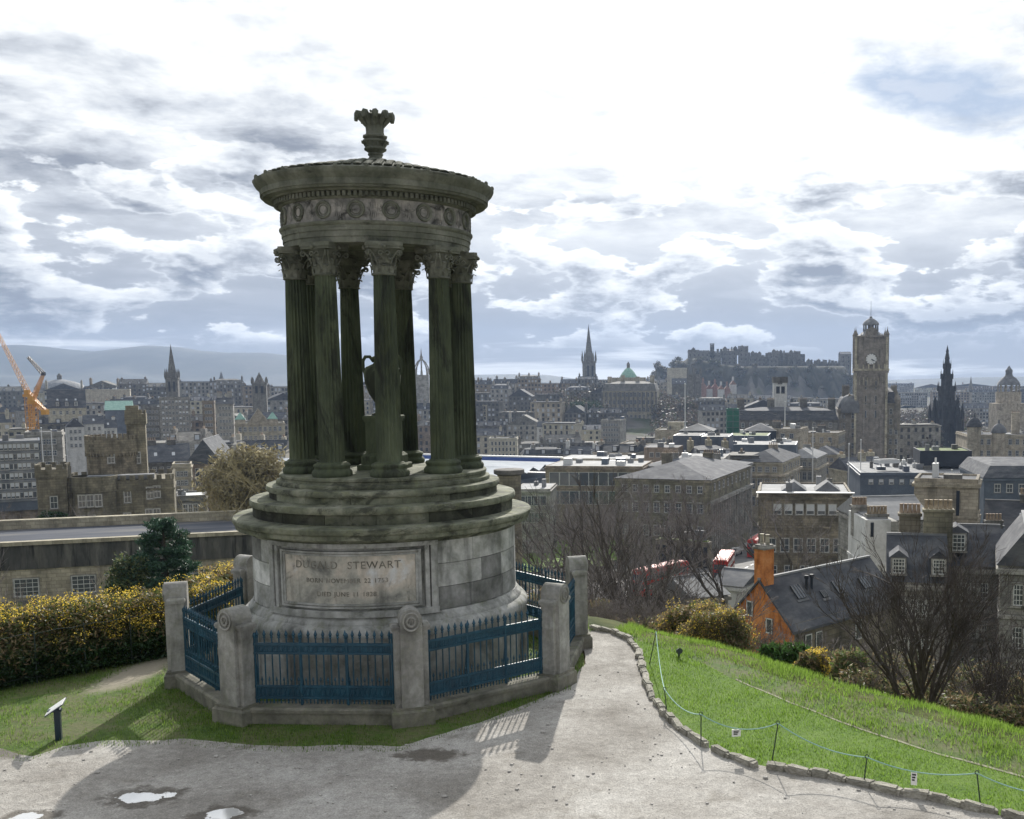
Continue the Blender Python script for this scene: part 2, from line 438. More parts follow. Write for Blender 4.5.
def bent_text(body, size, zmid, name, spacing=1.0, r=2.304):
    cu_ = bpy.data.curves.new(name, 'FONT'); cu_.body = body; cu_.size = size; cu_.extrude = 0.004
    cu_.align_x = 'CENTER'; cu_.align_y = 'CENTER'; cu_.space_character = spacing; cu_.space_word = 1.3; cu_.resolution_u = 3
    tmp = bpy.data.objects.new('tmp', cu_); COL.objects.link(tmp)
    dg = bpy.context.evaluated_depsgraph_get(); me = bpy.data.meshes.new_from_object(tmp.evaluated_get(dg))
    bpy.data.objects.remove(tmp)
    for v in me.vertices:
        x, y, z = v.co; a = A0 + x / r; rr = r + z
        v.co = (rr * cos(a), rr * sin(a), zmid + y)
    me.materials.clear(); me.materials.append(M_letter)
    o = bpy.data.objects.new('lettering', me); COL.objects.link(o); o.parent = mon
    return o
bent_text('DUGALD  STEWART', 0.175, 2.24, 't', 1.12)
bent_text('BORN NOVEMBER 22 1753', 0.105, 1.99, 't', 1.1)
bent_text('DIED JUNE 11 1828', 0.105, 1.77, 't', 1.1)
# pedestal cornice
b = MB()
b.lathe([(2.27, 2.56), (2.33, 2.575), (2.345, 2.60), (2.40, 2.625), (2.44, 2.64), (2.455, 2.665), (2.56, 2.68), (2.57, 2.75),
         (2.59, 2.76), (2.606, 2.79), (2.606, 2.85), (2.59, 2.867), (2.25, 2.885)], 160)
b.build('pedestal_cornice', M_step, mon)
def course(r0, r1, z0, z1, n, ph):
    """ring of riser blocks with joints"""
    bb = MB(); bb.lathe([(r1 - 0.02, z0 - 0.02), (r1 - 0.02, z1)], 96)
    a = ph
    for k in range(n):
        da = 2 * pi / n
        bb.arcbox(r0 - 0.3, r1, a + 0.002, a + da - 0.002, z0, z1, 8, tone=rnd.random() ** 1.6 * .8); a += da
    return bb
b = course(2.27, 2.27, 2.88, 3.055, 17, 0.1)
b.lathe([(2.26, 3.05), (2.31, 3.06), (2.325, 3.085), (2.325, 3.135), (2.31, 3.17), (1.98, 3.19)], 160)
b.build('lower_step', M_step, mon)
b = course(1.99, 1.99, 3.185, 3.30, 15, 0.5)
b.lathe([(1.98, 3.295), (2.03, 3.305), (2.042, 3.33), (2.042, 3.37), (2.03, 3.40), (1.78, 3.42)], 160)
b.build('middle_step', M_step, mon)
b = MB()
b.lathe([(1.86, 3.415), (1.87, 3.44), (1.86, 3.48), (1.80, 3.49), (1.79, 3.53), (1.81, 3.545), (1.81, 3.585), (1.79, 3.60), (1.0, 3.612), (0.0, 3.615)], 160)
b.build('stylobate', M_step, mon)
# columns
ZB, ZT = 3.60, 7.46
def column():
    c = bpy.data.objects.new('column', None); COL.objects.link(c)
    b = MB()
    R = 0.212
    b.lathe([(0.315, 0.0), (0.33, 0.03), (0.332, 0.07), (0.315, 0.105), (0.30, 0.115), (0.285, 0.135), (0.29, 0.155), (0.30, 0.165),
             (0.305, 0.19), (0.29, 0.215), (0.255, 0.222), (0.24, 0.24), (0.22, 0.25)], 40)
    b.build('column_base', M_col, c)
    b = MB()
    NF = 20; seg = NF * 6
    H0, H1 = 0.235, 3.34
    prof = []
    for i in range(13):
        t_ = i / 12; z = H0 + (H1 - H0) * t_
        prof.append((R * (1 - 0.20 * t_ ** 1.4), z))
    def fl(r, z, a):
        if z < H0 + 0.06 or z > H1 - 0.05: return r
        ph = (a * NF / (2 * pi)) % 1.0
        return r - 0.027 * max(0.0, sin(pi * min(1, max(0, (ph - 0.12) / 0.76)))) ** 0.7
    prof.insert(1, (R, H0 + 0.07)); prof.insert(-1, (R * 0.80, H1 - 0.06))
    b.lathe(prof, seg, rf=fl)
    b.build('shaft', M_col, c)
    # corinthian capital
    b = MB()
    Z0 = 3.33; rb = R * 0.83
    b.lathe([(rb + 0.01, Z0), (rb + 0.03, Z0 + 0.015), (rb + 0.01, Z0 + 0.035), (rb - 0.005, Z0 + 0.05), (rb + 0.0, Z0 + 0.2), (rb + 0.03, Z0 + 0.34), (rb + 0.08, Z0 + 0.43)], 24)
    def leaf(a, z0, h, out, wd):
        pts = []
        for s_ in range(7):
            q = s_ / 6
            r = rb + 0.012 + out * q ** 2.2
            z = z0 + h * sin(min(q * 1.25, 1.0) * pi / 2) - max(0, q - 0.75) * h * 0.9
            wq = wd * (0.8 + 0.35 * sin(q * pi)) * (1 - 0.55 * q ** 3)
            pts.append((r, z, wq))
        vs = []; fs = []
        for r, z, wq in pts:
            for s2 in (-1, 0, 1):
                rr = r + (0.014 if s2 == 0 else -0.006)
                vs.append((rr * cos(a) - s2 * wq * sin(a), rr * sin(a) + s2 * wq * cos(a), z))
        for i in range(6):
            for j in range(2): fs.append((i * 3 + j, i * 3 + j + 1, i * 3 + j + 4, i * 3 + j + 3))
        b.add(vs, fs, 0, True)
    for k in range(8): leaf(2 * pi * k / 8, Z0 + 0.03, 0.15, 0.075, 0.055)
    for k in range(8): leaf(2 * pi * (k + 0.5) / 8, Z0 + 0.10, 0.19, 0.095, 0.055)
    for k in range(4):                                   # corner volutes
        a = pi / 4 + k * pi / 2
        for s_ in (-1, 1):
            pts = []; rad = []
            for i in range(20):
                q = i / 19
                if q < 0.45:
                    e = q / 0.45; rr = rb + 0.03 + 0.13 * e ** 1.6; zz = Z0 + 0.19 + 0.21 * e
                else:
                    e = (q - 0.45) / 0.55; th = pi / 2 - e * 2.6 * pi; cr_ = 0.05 * (1 - 0.75 * e)
                    rr = rb + 0.16 + cr_ * cos(th) + 0.0; zz = Z0 + 0.35 + cr_ * sin(th)
                o2 = s_ * (0.022 + 0.035 * (1 - min(1, q / 0.45)))
                pts.append((rr * cos(a) - o2 * sin(a), rr * sin(a) + o2 * cos(a), zz)); rad.append(0.016 * (1 - 0.45 * q))
            b.path(pts, rad, 5)
        a2 = k * pi / 2
        for s_ in (-1, 1):                               # inner helices
            pts = []
            for i in range(12):
                q = i / 11; th = q * 1.9 * pi; cr_ = 0.045 * (1 - 0.6 * q)
                y_ = s_ * (0.055 + cr_ * cos(th + pi)); z_ = Z0 + 0.345 + cr_ * sin(th)
                pts.append(((rb + 0.075) * cos(a2) - y_ * sin(a2), (rb + 0.075) * sin(a2) + y_ * cos(a2), z_))
            b.path(pts, 0.013, 5)
        b.ball(((rb + 0.13) * cos(a2), (rb + 0.13) * sin(a2), Z0 + 0.455), 0.035, 6)
    poly = []
    for k in range(4):                                   # abacus with concave sides
        a = pi / 4 + k * pi / 2
        for dd in (-0.09, 0.09): poly.append(((rb + 0.20) * cos(a + dd), (rb + 0.20) * sin(a + dd)))
        for j in range(1, 6):
            t_ = j / 6; a3 = a + 0.09 + (pi / 2 - 0.18) * t_
            rr = (rb + 0.20) * (1 - 0.30 * sin(pi * t_) ** 0.8); poly.append((rr * cos(a3), rr * sin(a3)))
    b.prism(poly, Z0 + 0.425, Z0 + 0.465); b.prism([(x * 1.05, y * 1.05) for x, y in poly], Z0 + 0.465, ZT - ZB + 0.003)
    b.build('capital', M_ent, c)
    return c
col0 = column()
for k in range(9):
    a = A0 + radians(20 + 40 * k)
    c = col0 if k == 0 else copy_tree(col0)
    c.parent = mon; c.location = (1.435 * cos(a), 1.435 * sin(a), ZB); c.rotation_euler = (0, 0, a)
# entablature
b = MB()
b.lathe([(0.0, 7.62), (1.20, 7.62), (1.20, 7.46), (1.585, 7.46), (1.587, 7.555), (1.602, 7.558), (1.602, 7.65), (1.618, 7.655),
         (1.618, 7.735), (1.64, 7.75), (1.655, 7.775), (1.655, 7.80), (1.60, 7.81)], 128)
b.build('architrave', M_ent, mon)
b = MB(); b.lathe([(1.597, 7.79), (1.597, 8.17), (1.50, 8.18)], 128)
for k in range(36):                                      # carved drapery between the wreaths
    a = A0 + 2 * pi * (k + 0.5) / 36
    if k % 2 == 0: continue
    for j in range(5):
        da = (j - 2) * 0.02
        b.path([(1.605 * cos(a + da), 1.605 * sin(a + da), 8.12 - abs(j - 2) * 0.02), (1.615 * cos(a + da * .6), 1.615 * sin(a + da * .6), 7.98),
                (1.60 * cos(a + da * 1.2), 1.60 * sin(a + da * 1.2), 7.84 + abs(j - 2) * 0.02)], 0.013, 4)
b.build('frieze', M_frz, mon)
b = MB()
pts = []
for i in range(25):
    th = 2 * pi * i / 24; pts.append((0, 0.125 * cos(th), 0.125 * sin(th)))
b.path(pts, [0.022 + 0.006 * (i % 2) for i in range(25)], 6, cap=False)
pts = [(0, 0.075 * cos(2 * pi * i / 16), 0.075 * sin(2 * pi * i / 16)) for i in range(17)]
b.path(pts, 0.008, 5, cap=False)
wme = b.mesh('wreath', M_ent)
for k in range(18):
    a = A0 + 2 * pi * (k + 0.25) / 18
    inst(wme, 'wreath', mon, (1.605 * cos(a), 1.605 * sin(a), 7.985), a)
b = MB()
b.lathe([(1.60, 8.155), (1.635, 8.165), (1.65, 8.18), (1.65, 8.265), (1.755, 8.27), (1.77, 8.295), (1.90, 8.30), (1.915, 8.335), (1.94, 8.338),
         (1.945, 8.43), (1.955, 8.44), (1.965, 8.46), (2.01, 8.50), (2.035, 8.54), (2.045, 8.57), (2.045, 8.585), (1.98, 8.60), (1.93, 8.60)], 160)
b.build('cornice', M_ent, mon)
b = MB()
for k in range(120):
    a = 2 * pi * k / 120; b.arcbox(1.64, 1.725, a, a + 2 * pi / 120 * 0.58, 8.187, 8.262, 1)
b.build('dentil_course', M_ent, mon)
b = MB()
for k in range(26):
    a = 2 * pi * (k + 0.3) / 26
    b.ball((2.025 * cos(a), 2.025 * sin(a), 8.60), (0.035, 0.035, 0.045), 6)
    b.path([(2.0 * cos(a), 2.0 * sin(a), 8.60), (1.92 * cos(a), 1.92 * sin(a), 8.62)], 0.02, 5)
b.build('antefixes', M_ent, mon)
b = MB()
b.lathe([(1.97, 8.59), (1.95, 8.615), (1.2, 8.80), (0.6, 8.95), (0.33, 9.03), (0.0, 9.04)], 96)
for ring in range(9):                                    # overlapping leaf tiles
    r = 1.86 - ring * 0.175; z = 8.635 + (1.95 - r) * 0.247; n = max(12, int(2 * pi * r / 0.16))
    for k in range(n):
        a = 2 * pi * (k + 0.5 * (ring % 2)) / n
        b.ball((r * cos(a), r * sin(a), z), (0.075, 0.075, 0.022), 5, tone=rnd.random())
b.build('dome_roof', M_ent, mon)
# finial
b = MB()
b.lathe([(0.36, 9.0), (0.30, 9.06), (0.20, 9.09), (0.14, 9.12), (0.125, 9.16), (0.15, 9.18), (0.155, 9.20), (0.13, 9.22), (0.17, 9.25), (0.22, 9.28), (0.225, 9.30),
         (0.19, 9.33), (0.20, 9.38), (0.25, 9.43), (0.245, 9.46), (0.19, 9.48), (0.235, 9.52), (0.235, 9.545), (0.18, 9.57), (0.17, 9.62), (0.18, 9.75),
         (0.22, 9.87), (0.27, 9.93), (0.20, 9.96), (0.0, 9.97)], 32, rf=lambda r, z, a: r * (1 + (0.07 * cos(a * 10) if z > 9.5 else 0.03 * cos(a * 12))))
for k in range(10):
    a = 2 * pi * k / 10
    pts = []; rad = []
    for i in range(9):
        q = i / 8
        rr = 0.17 + 0.21 * sin(q * pi / 2) + 0.0; zz = 9.74 + 0.24 * sin(min(1, q * 1.3) * pi / 2) - 0.20 * max(0, q - 0.55) ** 1 * 1.6
        pts.append((rr * cos(a), rr * sin(a), zz)); rad.append(0.035 + 0.035 * sin(q * pi))
    b.path(pts, rad, 6)
for k in range(12):
    a = 2 * pi * k / 12
    b.path([(0.17 * cos(a), 0.17 * sin(a), 9.33), (0.22 * cos(a), 0.22 * sin(a), 9.42), (0.28 * cos(a), 0.28 * sin(a), 9.43)], [0.03, 0.035, 0.015], 5)
b.path([(0.0, 0, 9.95), (-0.03, 0, 10.0), (-0.09, 0, 10.045)], [0.05, 0.035, 0.02], 5)
for i_, (x_, y_, z_) in enumerate(b.v): b.v[i_] = (x_ * 0.86, y_ * 0.86, 9.0 + (z_ - 9.0) * 0.90)
b.build('finial', M_ent, mon)
# tuft of weeds on the lower step
# urn on its pedestal, inside the ring
urn = empty('funerary_urn', (MC[0] + 0.0, MC[1], 3.612), A0 + pi / 2, 'tall stone urn with two handles on a square pedestal inside the column ring', 'urn')
b = MB(); b.cham(-0.39, 0.39, -0.39, 0.39, 0, 0.10, 0.02); b.cham(-0.33, 0.33, -0.33, 0.33, 0.10, 0.30, 0.06); b.box(-0.26, 0.26, -0.26, 0.26, 0.22, 0.86)
b.box(-0.28, 0.28, -0.28, 0.28, 0.86, 0.90); b.cham(-0.30, 0.30, -0.30, 0.30, 0.90, 0.97, 0.02); b.build('pedestal', M_col, urn)
b = MB(); b.lathe([(0.22, 0.97), (0.22, 1.0), (0.10, 1.05), (0.08, 1.12), (0.13, 1.20), (0.25, 1.40), (0.33, 1.65), (0.345, 1.85), (0.30, 1.98), (0.17, 2.04), (0.14, 2.10),
         (0.20, 2.15), (0.20, 2.18), (0.10, 2.22), (0.0, 2.24)], 32); b.v = [(x * .95, y * .95, .97 + (z - .97) * .86) for x, y, z in b.v]; b.build('vase', M_col, urn)
for s_ in (-1, 1):
    b = MB(); b.path([(s_ * 0.15, 0, 1.93), (s_ * 0.22, 0, 2.02), (s_ * 0.30, 0, 2.02), (s_ * 0.345, 0, 1.95), (s_ * 0.345, 0, 1.82), (s_ * 0.31, 0, 1.70)], 0.032, 6); b.build('handle', M_col, urn)

# ------------------------------------------------------------------ piers, kerbs and railings
RP = 3.53
PH0 = radians(-90 + 19.8)
def pier():
    p = empty('stone_pier')
    b = MB()          # local x = outwards
    b.cham(-0.24, 0.30, -0.37, 0.37, -0.25, 0.24, 0.03); b.box(-0.22, 0.26, -0.34, 0.34, 0.24, 0.28)
    b.build('pier_plinth', M_kerb, p)
    b = MB()
    b.box(-0.20, 0.24, -0.19, 0.19, 0.26, 1.60)
    n = 12; vs = []; 
    for xx in (-0.20, 0.25):
        for i in range(n + 1):
            th = pi * i / n; vs.append((xx, 0.195 * cos(th), 1.60 + 0.185 * sin(th)))
    fs = [(i, i + 1, n + 1 + i + 1, n + 1 + i) for i in range(n)] + [tuple(range(n, -1, -1)), tuple(range(n + 1, 2 * n + 2))]
    b.add(vs, fs)
    for s_ in (-1, 1):
        q = sorted((s_ * 0.19, s_ * 0.29)); b.box(-0.14, 0.16, q[0], q[1], 0.26, 1.45)
        q = sorted((s_ * 0.19, s_ * 0.325)); b.box(-0.16, 0.18, q[0], q[1], 1.45, 1.48); 
        q = sorted((s_ * 0.19, s_ * 0.335)); b.cham(-0.175, 0.195, q[0], q[1], 1.48, 1.54, 0.025)
    b.build('pier_shaft', M_pier, p)
    b = MB()
    b.path([(0.262, 0.135 * cos(2 * pi * i / 20), 1.60 + 0.135 * sin(2 * pi * i / 20)) for i in range(21)], 0.016, 6, cap=False)
    b.path([(0.262, 0.07 * cos(2 * pi * i / 14), 1.60 + 0.07 * sin(2 * pi * i / 14)) for i in range(15)], 0.02, 6, cap=False)
    b.path([(0.26, -0.04, 1.54), (0.26, 0, 1.66), (0.26, 0.04, 1.54)], 0.014, 5)
    b.build('carved_roundel', M_pier, p)
    for ch in p.children:
        for v_ in ch.data.vertices: v_.co.x *= 0.80; v_.co.y *= 0.86
    return p
p0 = pier()
pos_names = {0: 'front pier nearest the camera, between the two front railings', -1: 'front left pier at the corner with the grass',
             -2: 'far left pier beside the worn patch of grass', 1: 'front right pier beside the gravel path',
             2: 'right hand pier where the gravel path passes behind', -3: 'pier half hidden behind the left of the drum',
             3: 'back pier hidden behind the drum, to the right', 4: 'back pier hidden behind the drum, to the left'}
for k in range(-3, 5):
    a = PH0 + k * pi / 4
    p = p0 if k == -3 else copy_tree(p0)
    p.location = (MC[0] + RP * cos(a), MC[1] + RP * sin(a), 0); p.rotation_euler = (0, 0, a)
    tag(p, 'round-topped stone ' + pos_names[k], 'stone pier', 'stone piers of the monument railings')
side = 2 * RP * sin(pi / 8); half = side / 2 - 0.265; ap = RP * cos(pi / 8)
def railing():
    r = empty('iron_railing')
    L = half
    b = MB()      # local y along, x outwards
    for z, h, t_ in ((1.20, 0.022, 0.035), (1.06, 0.018, 0.03), (0.54, 0.018, 0.03), (0.36, 0.018, 0.03)):
        b.box(-t_ / 2, t_ / 2, -L, L, z - h, z + h)
    for z0, z1 in ((1.08, 1.18), (0.38, 0.52)):          # decorative bands of little scrolls
        b.box(-0.003, 0.003, -L, L, z0 - .01, z1 + .01)
        n = 28
        for i in range(n):
            y = -L + 2 * L * (i + 0.5) / n; zm = (z0 + z1) / 2; rr = (z1 - z0) / 2
            b.path([(0, y + 0.032 * cos(2 * pi * j / 6), zm + rr * sin(2 * pi * j / 6)) for j in range(7)], 0.010, 4, cap=False)
    b.build('rails', M_blue, r)
    b = MB(); n = 19
    for i in range(n):
        y = -L + 2 * L * (i + 0.5) / n
        b.tube((0, y, 0.27), (0, y, 1.30), 0.011, 0.011, 6)
        b.lathe([(0.011, 1.29), (0.026, 1.305), (0.014, 1.32), (0.028, 1.35), (0.0, 1.43)], 6, (0, y))
    b.build('bars', M_blue, r)
    b = MB()
    for i in range(n + 1):
        y = -L + 2 * L * i / n
        if i in (0, n): continue
        b.tube((0, y, 0.27), (0, y, 0.62), 0.008, 0.008, 5); b.lathe([(0.008, 0.62), (0.02, 0.64), (0.0, 0.70)], 5, (0, y))
    b.build('short_bars', M_blue, r)
    for s_ in (-1, -0.34, 0.34, 1):
        b = MB()
        b.tube((0, s_ * (L - 0.02), 0.22), (0, s_ * (L - 0.02), 1.30), 0.02, 0.02, 8); b.ball((0, s_ * (L - 0.02), 1.33), (0.03, 0.03, 0.05), 6)
        b.tube((0, s_ * (L - 0.02), 1.05), (-0.12, s_ * (L - 0.02), 0.3), 0.01, 0.01, 5)
        b.build('standard', M_blue, r)
    return r
r0 = railing()
rn = {-1: 'in front of the inscription, between the two front piers', -2: 'on the front left side, casting a striped shadow on the grass',
      -3: 'on the far left side before the yellow gorse', 0: 'on the front right side beside the gravel', 1: 'on the right side, seen edge on along the path',
      2: 'on the back right, seen beyond the drum', 3: 'at the very back hidden by the drum', 4: 'on the back left hidden by the drum'}
for k in range(-3, 5):
    a = PH0 + (k + 0.5) * pi / 4
    r = r0 if k == -3 else copy_tree(r0)
    r.location = (MC[0] + ap * cos(a), MC[1] + ap * sin(a), 0); r.rotation_euler = (0, 0, a)
    tag(r, 'blue spear-topped iron railing ' + rn[k], 'railing', 'blue iron railings round the monument')
b = MB(); b.box(-0.17, 0.17, -half - 0.03, half + 0.03, -0.3, 0.17); b.cham(-0.19, 0.19, -half - 0.03, half + 0.03, 0.17, 0.25, 0.03)
kme = b.mesh('stone_kerb', M_kerb)
for k in range(-3, 5):
    a = PH0 + (k + 0.5) * pi / 4
    o = bpy.data.objects.new('stone_kerb', kme); COL.objects.link(o)
    o.location = (MC[0] + ap * cos(a), MC[1] + ap * sin(a), 0); o.rotation_euler = (0, 0, a)
    tag(o, 'mossy stone kerb under the blue railing ' + rn[k], 'stone kerb', 'stone kerbs under the railings')
# ------------------------------------------------------------------ terrain
crest_px = [(606, 629), (632, 634), (662, 641), (700, 651), (740, 664), (800, 684), (860, 701), (940, 722), (1024, 746)]
CREST = [(-60, 6), (-30, 15), (-18, 19.2), (-11.5, 21.6), (-9, 23.4), (-7, 23.8), (-5, 23.6), (-3.2, 23.2), (-2.0, 22.5)] + [gnd(*p) for p in crest_px] + [(9, 11), (14, 4), (22, -8), (60, -40)]
CX_ = np.array([c[0] for c in CREST]); CY_ = np.array([c[1] for c in CREST])
LY = [-100, 40, 60, 120, 165, 200, 300, 420, 600, 9000]
LZ = [-16, -18, -20, -22, -26, -30, -34, -38, -38, -40]
def sstep(a, b, v):
    t = np.clip((v - a) / (b - a), 0, 1); return t * t * (3 - 2 * t)
def height(x, y):
    x = np.asarray(x, float); y = np.asarray(y, float)
    yc = np.interp(x, CX_, CY_)
    d2 = np.full(np.broadcast(x, y).shape, 1e12)
    for i in range(len(CREST) - 1):
        ax, ay = CREST[i]; bx, by = CREST[i + 1]; ex, ey = bx - ax, by - ay
        q = np.clip(((x - ax) * ex + (y - ay) * ey) / (ex * ex + ey * ey), 0, 1)
        d2 = np.minimum(d2, (x - ax - q * ex) ** 2 + (y - ay - q * ey) ** 2)
    d = np.where(y > yc, np.sqrt(d2), 0.0)
    drop = 0.58 * (np.sqrt(d * d + 2.0) - sqrt(2.0)) + 0.25 * np.sin(x * 0.35 + y * 0.2) * sstep(4, 20, d)
    L = np.interp(y, LY, LZ)
    # old town ridge to the left, castle rock, gentle rise on the far right
    wl = sstep(60, -60, x - 0.03 * y)
    ridge = (sstep(600, 850, y) * 22 + sstep(850, 1100, y) * 6) * sstep(2600, 1500, y)
    L = L + ridge * wl
    rx = (x - 125) / 130; ry = (y - 1360) / 110
    rr = np.sqrt(rx * rx + ry * ry)
    L = L + 48 * sstep(1.25, 0.75, rr + 0.06 * np.sin(x * 0.11) + 0.05 * np.sin(x * 0.27 + 1))
    L = L + sstep(700, 1500, y) * 10 * (1 - wl) * sstep(3000, 1800, y)
    k = 2.0
    h = np.where(-drop > L + 6, -drop, L + k * np.log1p(np.exp(np.clip((-drop - L) / k, -30, 30))))
    up = 3.6 * sstep(10.5, -2, y) * sstep(30, 12, np.abs(x))
    return h + up
def hz(x, y): return float(height(x, y))

def grid_mesh(name, X, Y, mats, hf, zoff=0.0, keep=None, smooth=True):
    XX, YY = np.meshgrid(X, Y); ZZ = hf(XX, YY) + zoff
    V = np.stack([XX.ravel(), YY.ravel(), ZZ.ravel()], 1)
    nx = len(X); ny = len(Y)
    i = np.arange(ny - 1)[:, None] * nx + np.arange(nx - 1)[None, :]
    F = np.stack([i, i + 1, i + 1 + nx, i + nx], -1).reshape(-1, 4)
    if keep is not None:
        c = V[F].mean(1); F = F[keep(c[:, 0], c[:, 1])]
    me = npmesh(name, V, F, mats, smooth=smooth)
    o = bpy.data.objects.new(name, me); COL.objects.link(o)
    return o

# hillside / city floor material
m, t, bs = principled('hillside_ground'); M_hill = m
co = t.new('ShaderNodeNewGeometry').outputs['Position']
sp = t.new('ShaderNodeSeparateXYZ'); t.put(sp.inputs[0], co)
n1 = t.noise(co, 0.35, 6, 0.65, 0.5); n2 = t.noise(co, 3.0, 6, 0.7); n3 = t.noise(co, 0.03, 5, 0.6)
grassy = t.ramp(n1, [(0.35, (0.035, 0.05, 0.014)), (0.5, (0.075, 0.085, 0.026)), (0.62, (0.12, 0.10, 0.05)), (0.7, (0.09, 0.075, 0.045))])
urban = t.ramp(n3, [(0.35, (0.06, 0.06, 0.055)), (0.5, (0.12, 0.11, 0.10)), (0.62, (0.06, 0.075, 0.035))])
far = t.rng(sp.outputs[1], 110, 190, 0, 1, True)
cc = t.mix(far, grassy, urban)
nrm = t.new('ShaderNodeSeparateXYZ'); t.put(nrm.inputs[0], t.new('ShaderNodeNewGeometry').outputs['Normal'])
rocky = t.m('MULTIPLY', t.rng(nrm.outputs[2], 0.95, 0.75, 0, 1, True), t.rng(sp.outputs[1], 900, 1100, 0, 1, True))
cc = t.mix(rocky, cc, t.ramp(t.noise(co, 0.09, 7, 0.7, 0.6), [(0.35, (0.03, 0.032, 0.022)), (0.5, (0.055, 0.055, 0.038)), (0.62, (0.10, 0.09, 0.075))]))
cc = t.mix(0.5, cc, t.ramp(n2, [(0.25, 0.3), (0.75, 0.7)]), 'OVERLAY')
t.put(bs.inputs['Base Color'], cc); bs.inputs['Roughness'].default_value = 0.95; bs.inputs['Specular IOR Level'].default_value = 0.1
bp = t.new('ShaderNodeBump'); bp.inputs['Strength'].default_value = 0.6; bp.inputs['Distance'].default_value = 0.15
t.put(bp.inputs['Height'], n2); t.put(bs.inputs['Normal'], bp.outputs[0])

def spaced(a, b, near0, near1, step, n):
    """fine steps in the near zone, growing outwards"""
    core = np.arange(near0, near1 + 1e-6, step)
    lo = near0 - (near0 - a) * (np.linspace(0, 1, n + 1)[1:] ** 3.2)
    hi = near1 + (b - near1) * (np.linspace(0, 1, n + 1)[1:] ** 3.2)
    lo = lo[lo < near0 - step * 0.5]; hi = hi[hi > near1 + step * 0.5]
    return np.concatenate([lo[::-1], core, hi])
X = spaced(-4500, 3800, -26, 22, 0.4, 110); Y = spaced(-45, 5600, -2, 34, 0.4, 130)
def hterr(x, y):
    return height(x, y) - 0.03 + 0.10 * np.sin(x * 1.3 + 0.7 * y) * np.sin(y * 1.1 - .4 * x) * sstep(0.5, 5, y - np.interp(x, CX_, CY_))
terr = grid_mesh('hillside_ground', X, Y, M_hill, hterr); tag(terr, kind='structure')

# grass, mown lawn and path sheets (flat hilltop)
def turf(name, cols, scale, bump=0.5, wear=False):
    m, t, b = principled(name)
    co = t.new('ShaderNodeNewGeometry').outputs['Position']
    n = t.noise(co, scale, 6, 0.7, 0.4); n2 = t.noise(co, scale * 9, 5, 0.7)
    k = len(cols)
    c = t.ramp(n, [(0.3 + 0.4 * i / (k - 1), q) for i, q in enumerate(cols)])
    c = t.mix(0.6, c, t.ramp(n2, [(0.3, 0.3), (0.7, 0.72)]), 'OVERLAY')
    if wear:
        (ax, ay), (bx, by) = gnd(100, 690), gnd(168, 657); L_ = sqrt((bx - ax) ** 2 + (by - ay) ** 2); ux, uy = (bx - ax) / L_, (by - ay) / L_
        s2 = t.new('ShaderNodeSeparateXYZ'); t.put(s2.inputs[0], co); rx = t.m('SUBTRACT', s2.outputs[0], (ax + bx) / 2); ry = t.m('SUBTRACT', s2.outputs[1], (ay + by) / 2)
        p = t.m('DIVIDE', t.m('ADD', t.m('MULTIPLY', rx, ux), t.m('MULTIPLY', ry, uy)), L_ * .62); q = t.m('DIVIDE', t.m('SUBTRACT', t.m('MULTIPLY', ry, ux), t.m('MULTIPLY', rx, uy)), .45)
        dd = t.m('SQRT', t.m('ADD', t.m('MULTIPLY', p, p), t.m('MULTIPLY', q, q)))
        c = t.mix(t.rng(t.m('ADD', dd, t.m('MULTIPLY', t.m('SUBTRACT', n2, .5), 1.2)), .5, 1.2, 1, 0, True), c, (0.27, 0.245, 0.19))
    t.put(b.inputs['Base Color'], c); b.inputs['Roughness'].default_value = 0.9; b.inputs['Specular IOR Level'].default_value = 0.15
    bp = t.new('ShaderNodeBump'); bp.inputs['Strength'].default_value = bump; bp.inputs['Distance'].default_value = 0.03
    t.put(bp.inputs['Height'], n2); t.put(b.inputs['Normal'], bp.outputs[0])
    return m
M_lawn = turf('mown_turf', [(0.06, 0.12, 0.015), (0.095, 0.165, 0.025), (0.13, 0.20, 0.04)], 2.0)
M_verge = turf('worn_turf', [(0.04, 0.075, 0.016), (0.07, 0.115, 0.024), (0.11, 0.115, 0.055), (0.09, 0.14, 0.03)], 1.4, wear=True)

edge_px = [(590, 629), (612, 633), (628, 640), (638, 652), (643, 668), (646, 682), (652, 697), (664, 715), (680, 730), (700, 744), (722, 755), (745, 763),
           (780, 770), (820, 777), (860, 785), (900, 794), (940, 802), (985, 812), (1030, 823), (1100, 842), (1250, 872)]
EDGE = [gnd(*p) for p in edge_px]
left_px = [(-160, 765), (-60, 752), (0, 748), (30, 757), (62, 747), (100, 741), (145, 741), (185, 739), (215, 742), (260, 745), (300, 747), (350, 745), (400, 747),
           (445, 733), (480, 722), (515, 709), (548, 695), (572, 686)]
LEFT = [gnd(*p) for p in left_px] + [(MC[0] + 3.60 * cos(radians(a_)), MC[1] + 3.60 * sin(radians(a_))) for a_ in (-16, -2, 12, 26, 38)]

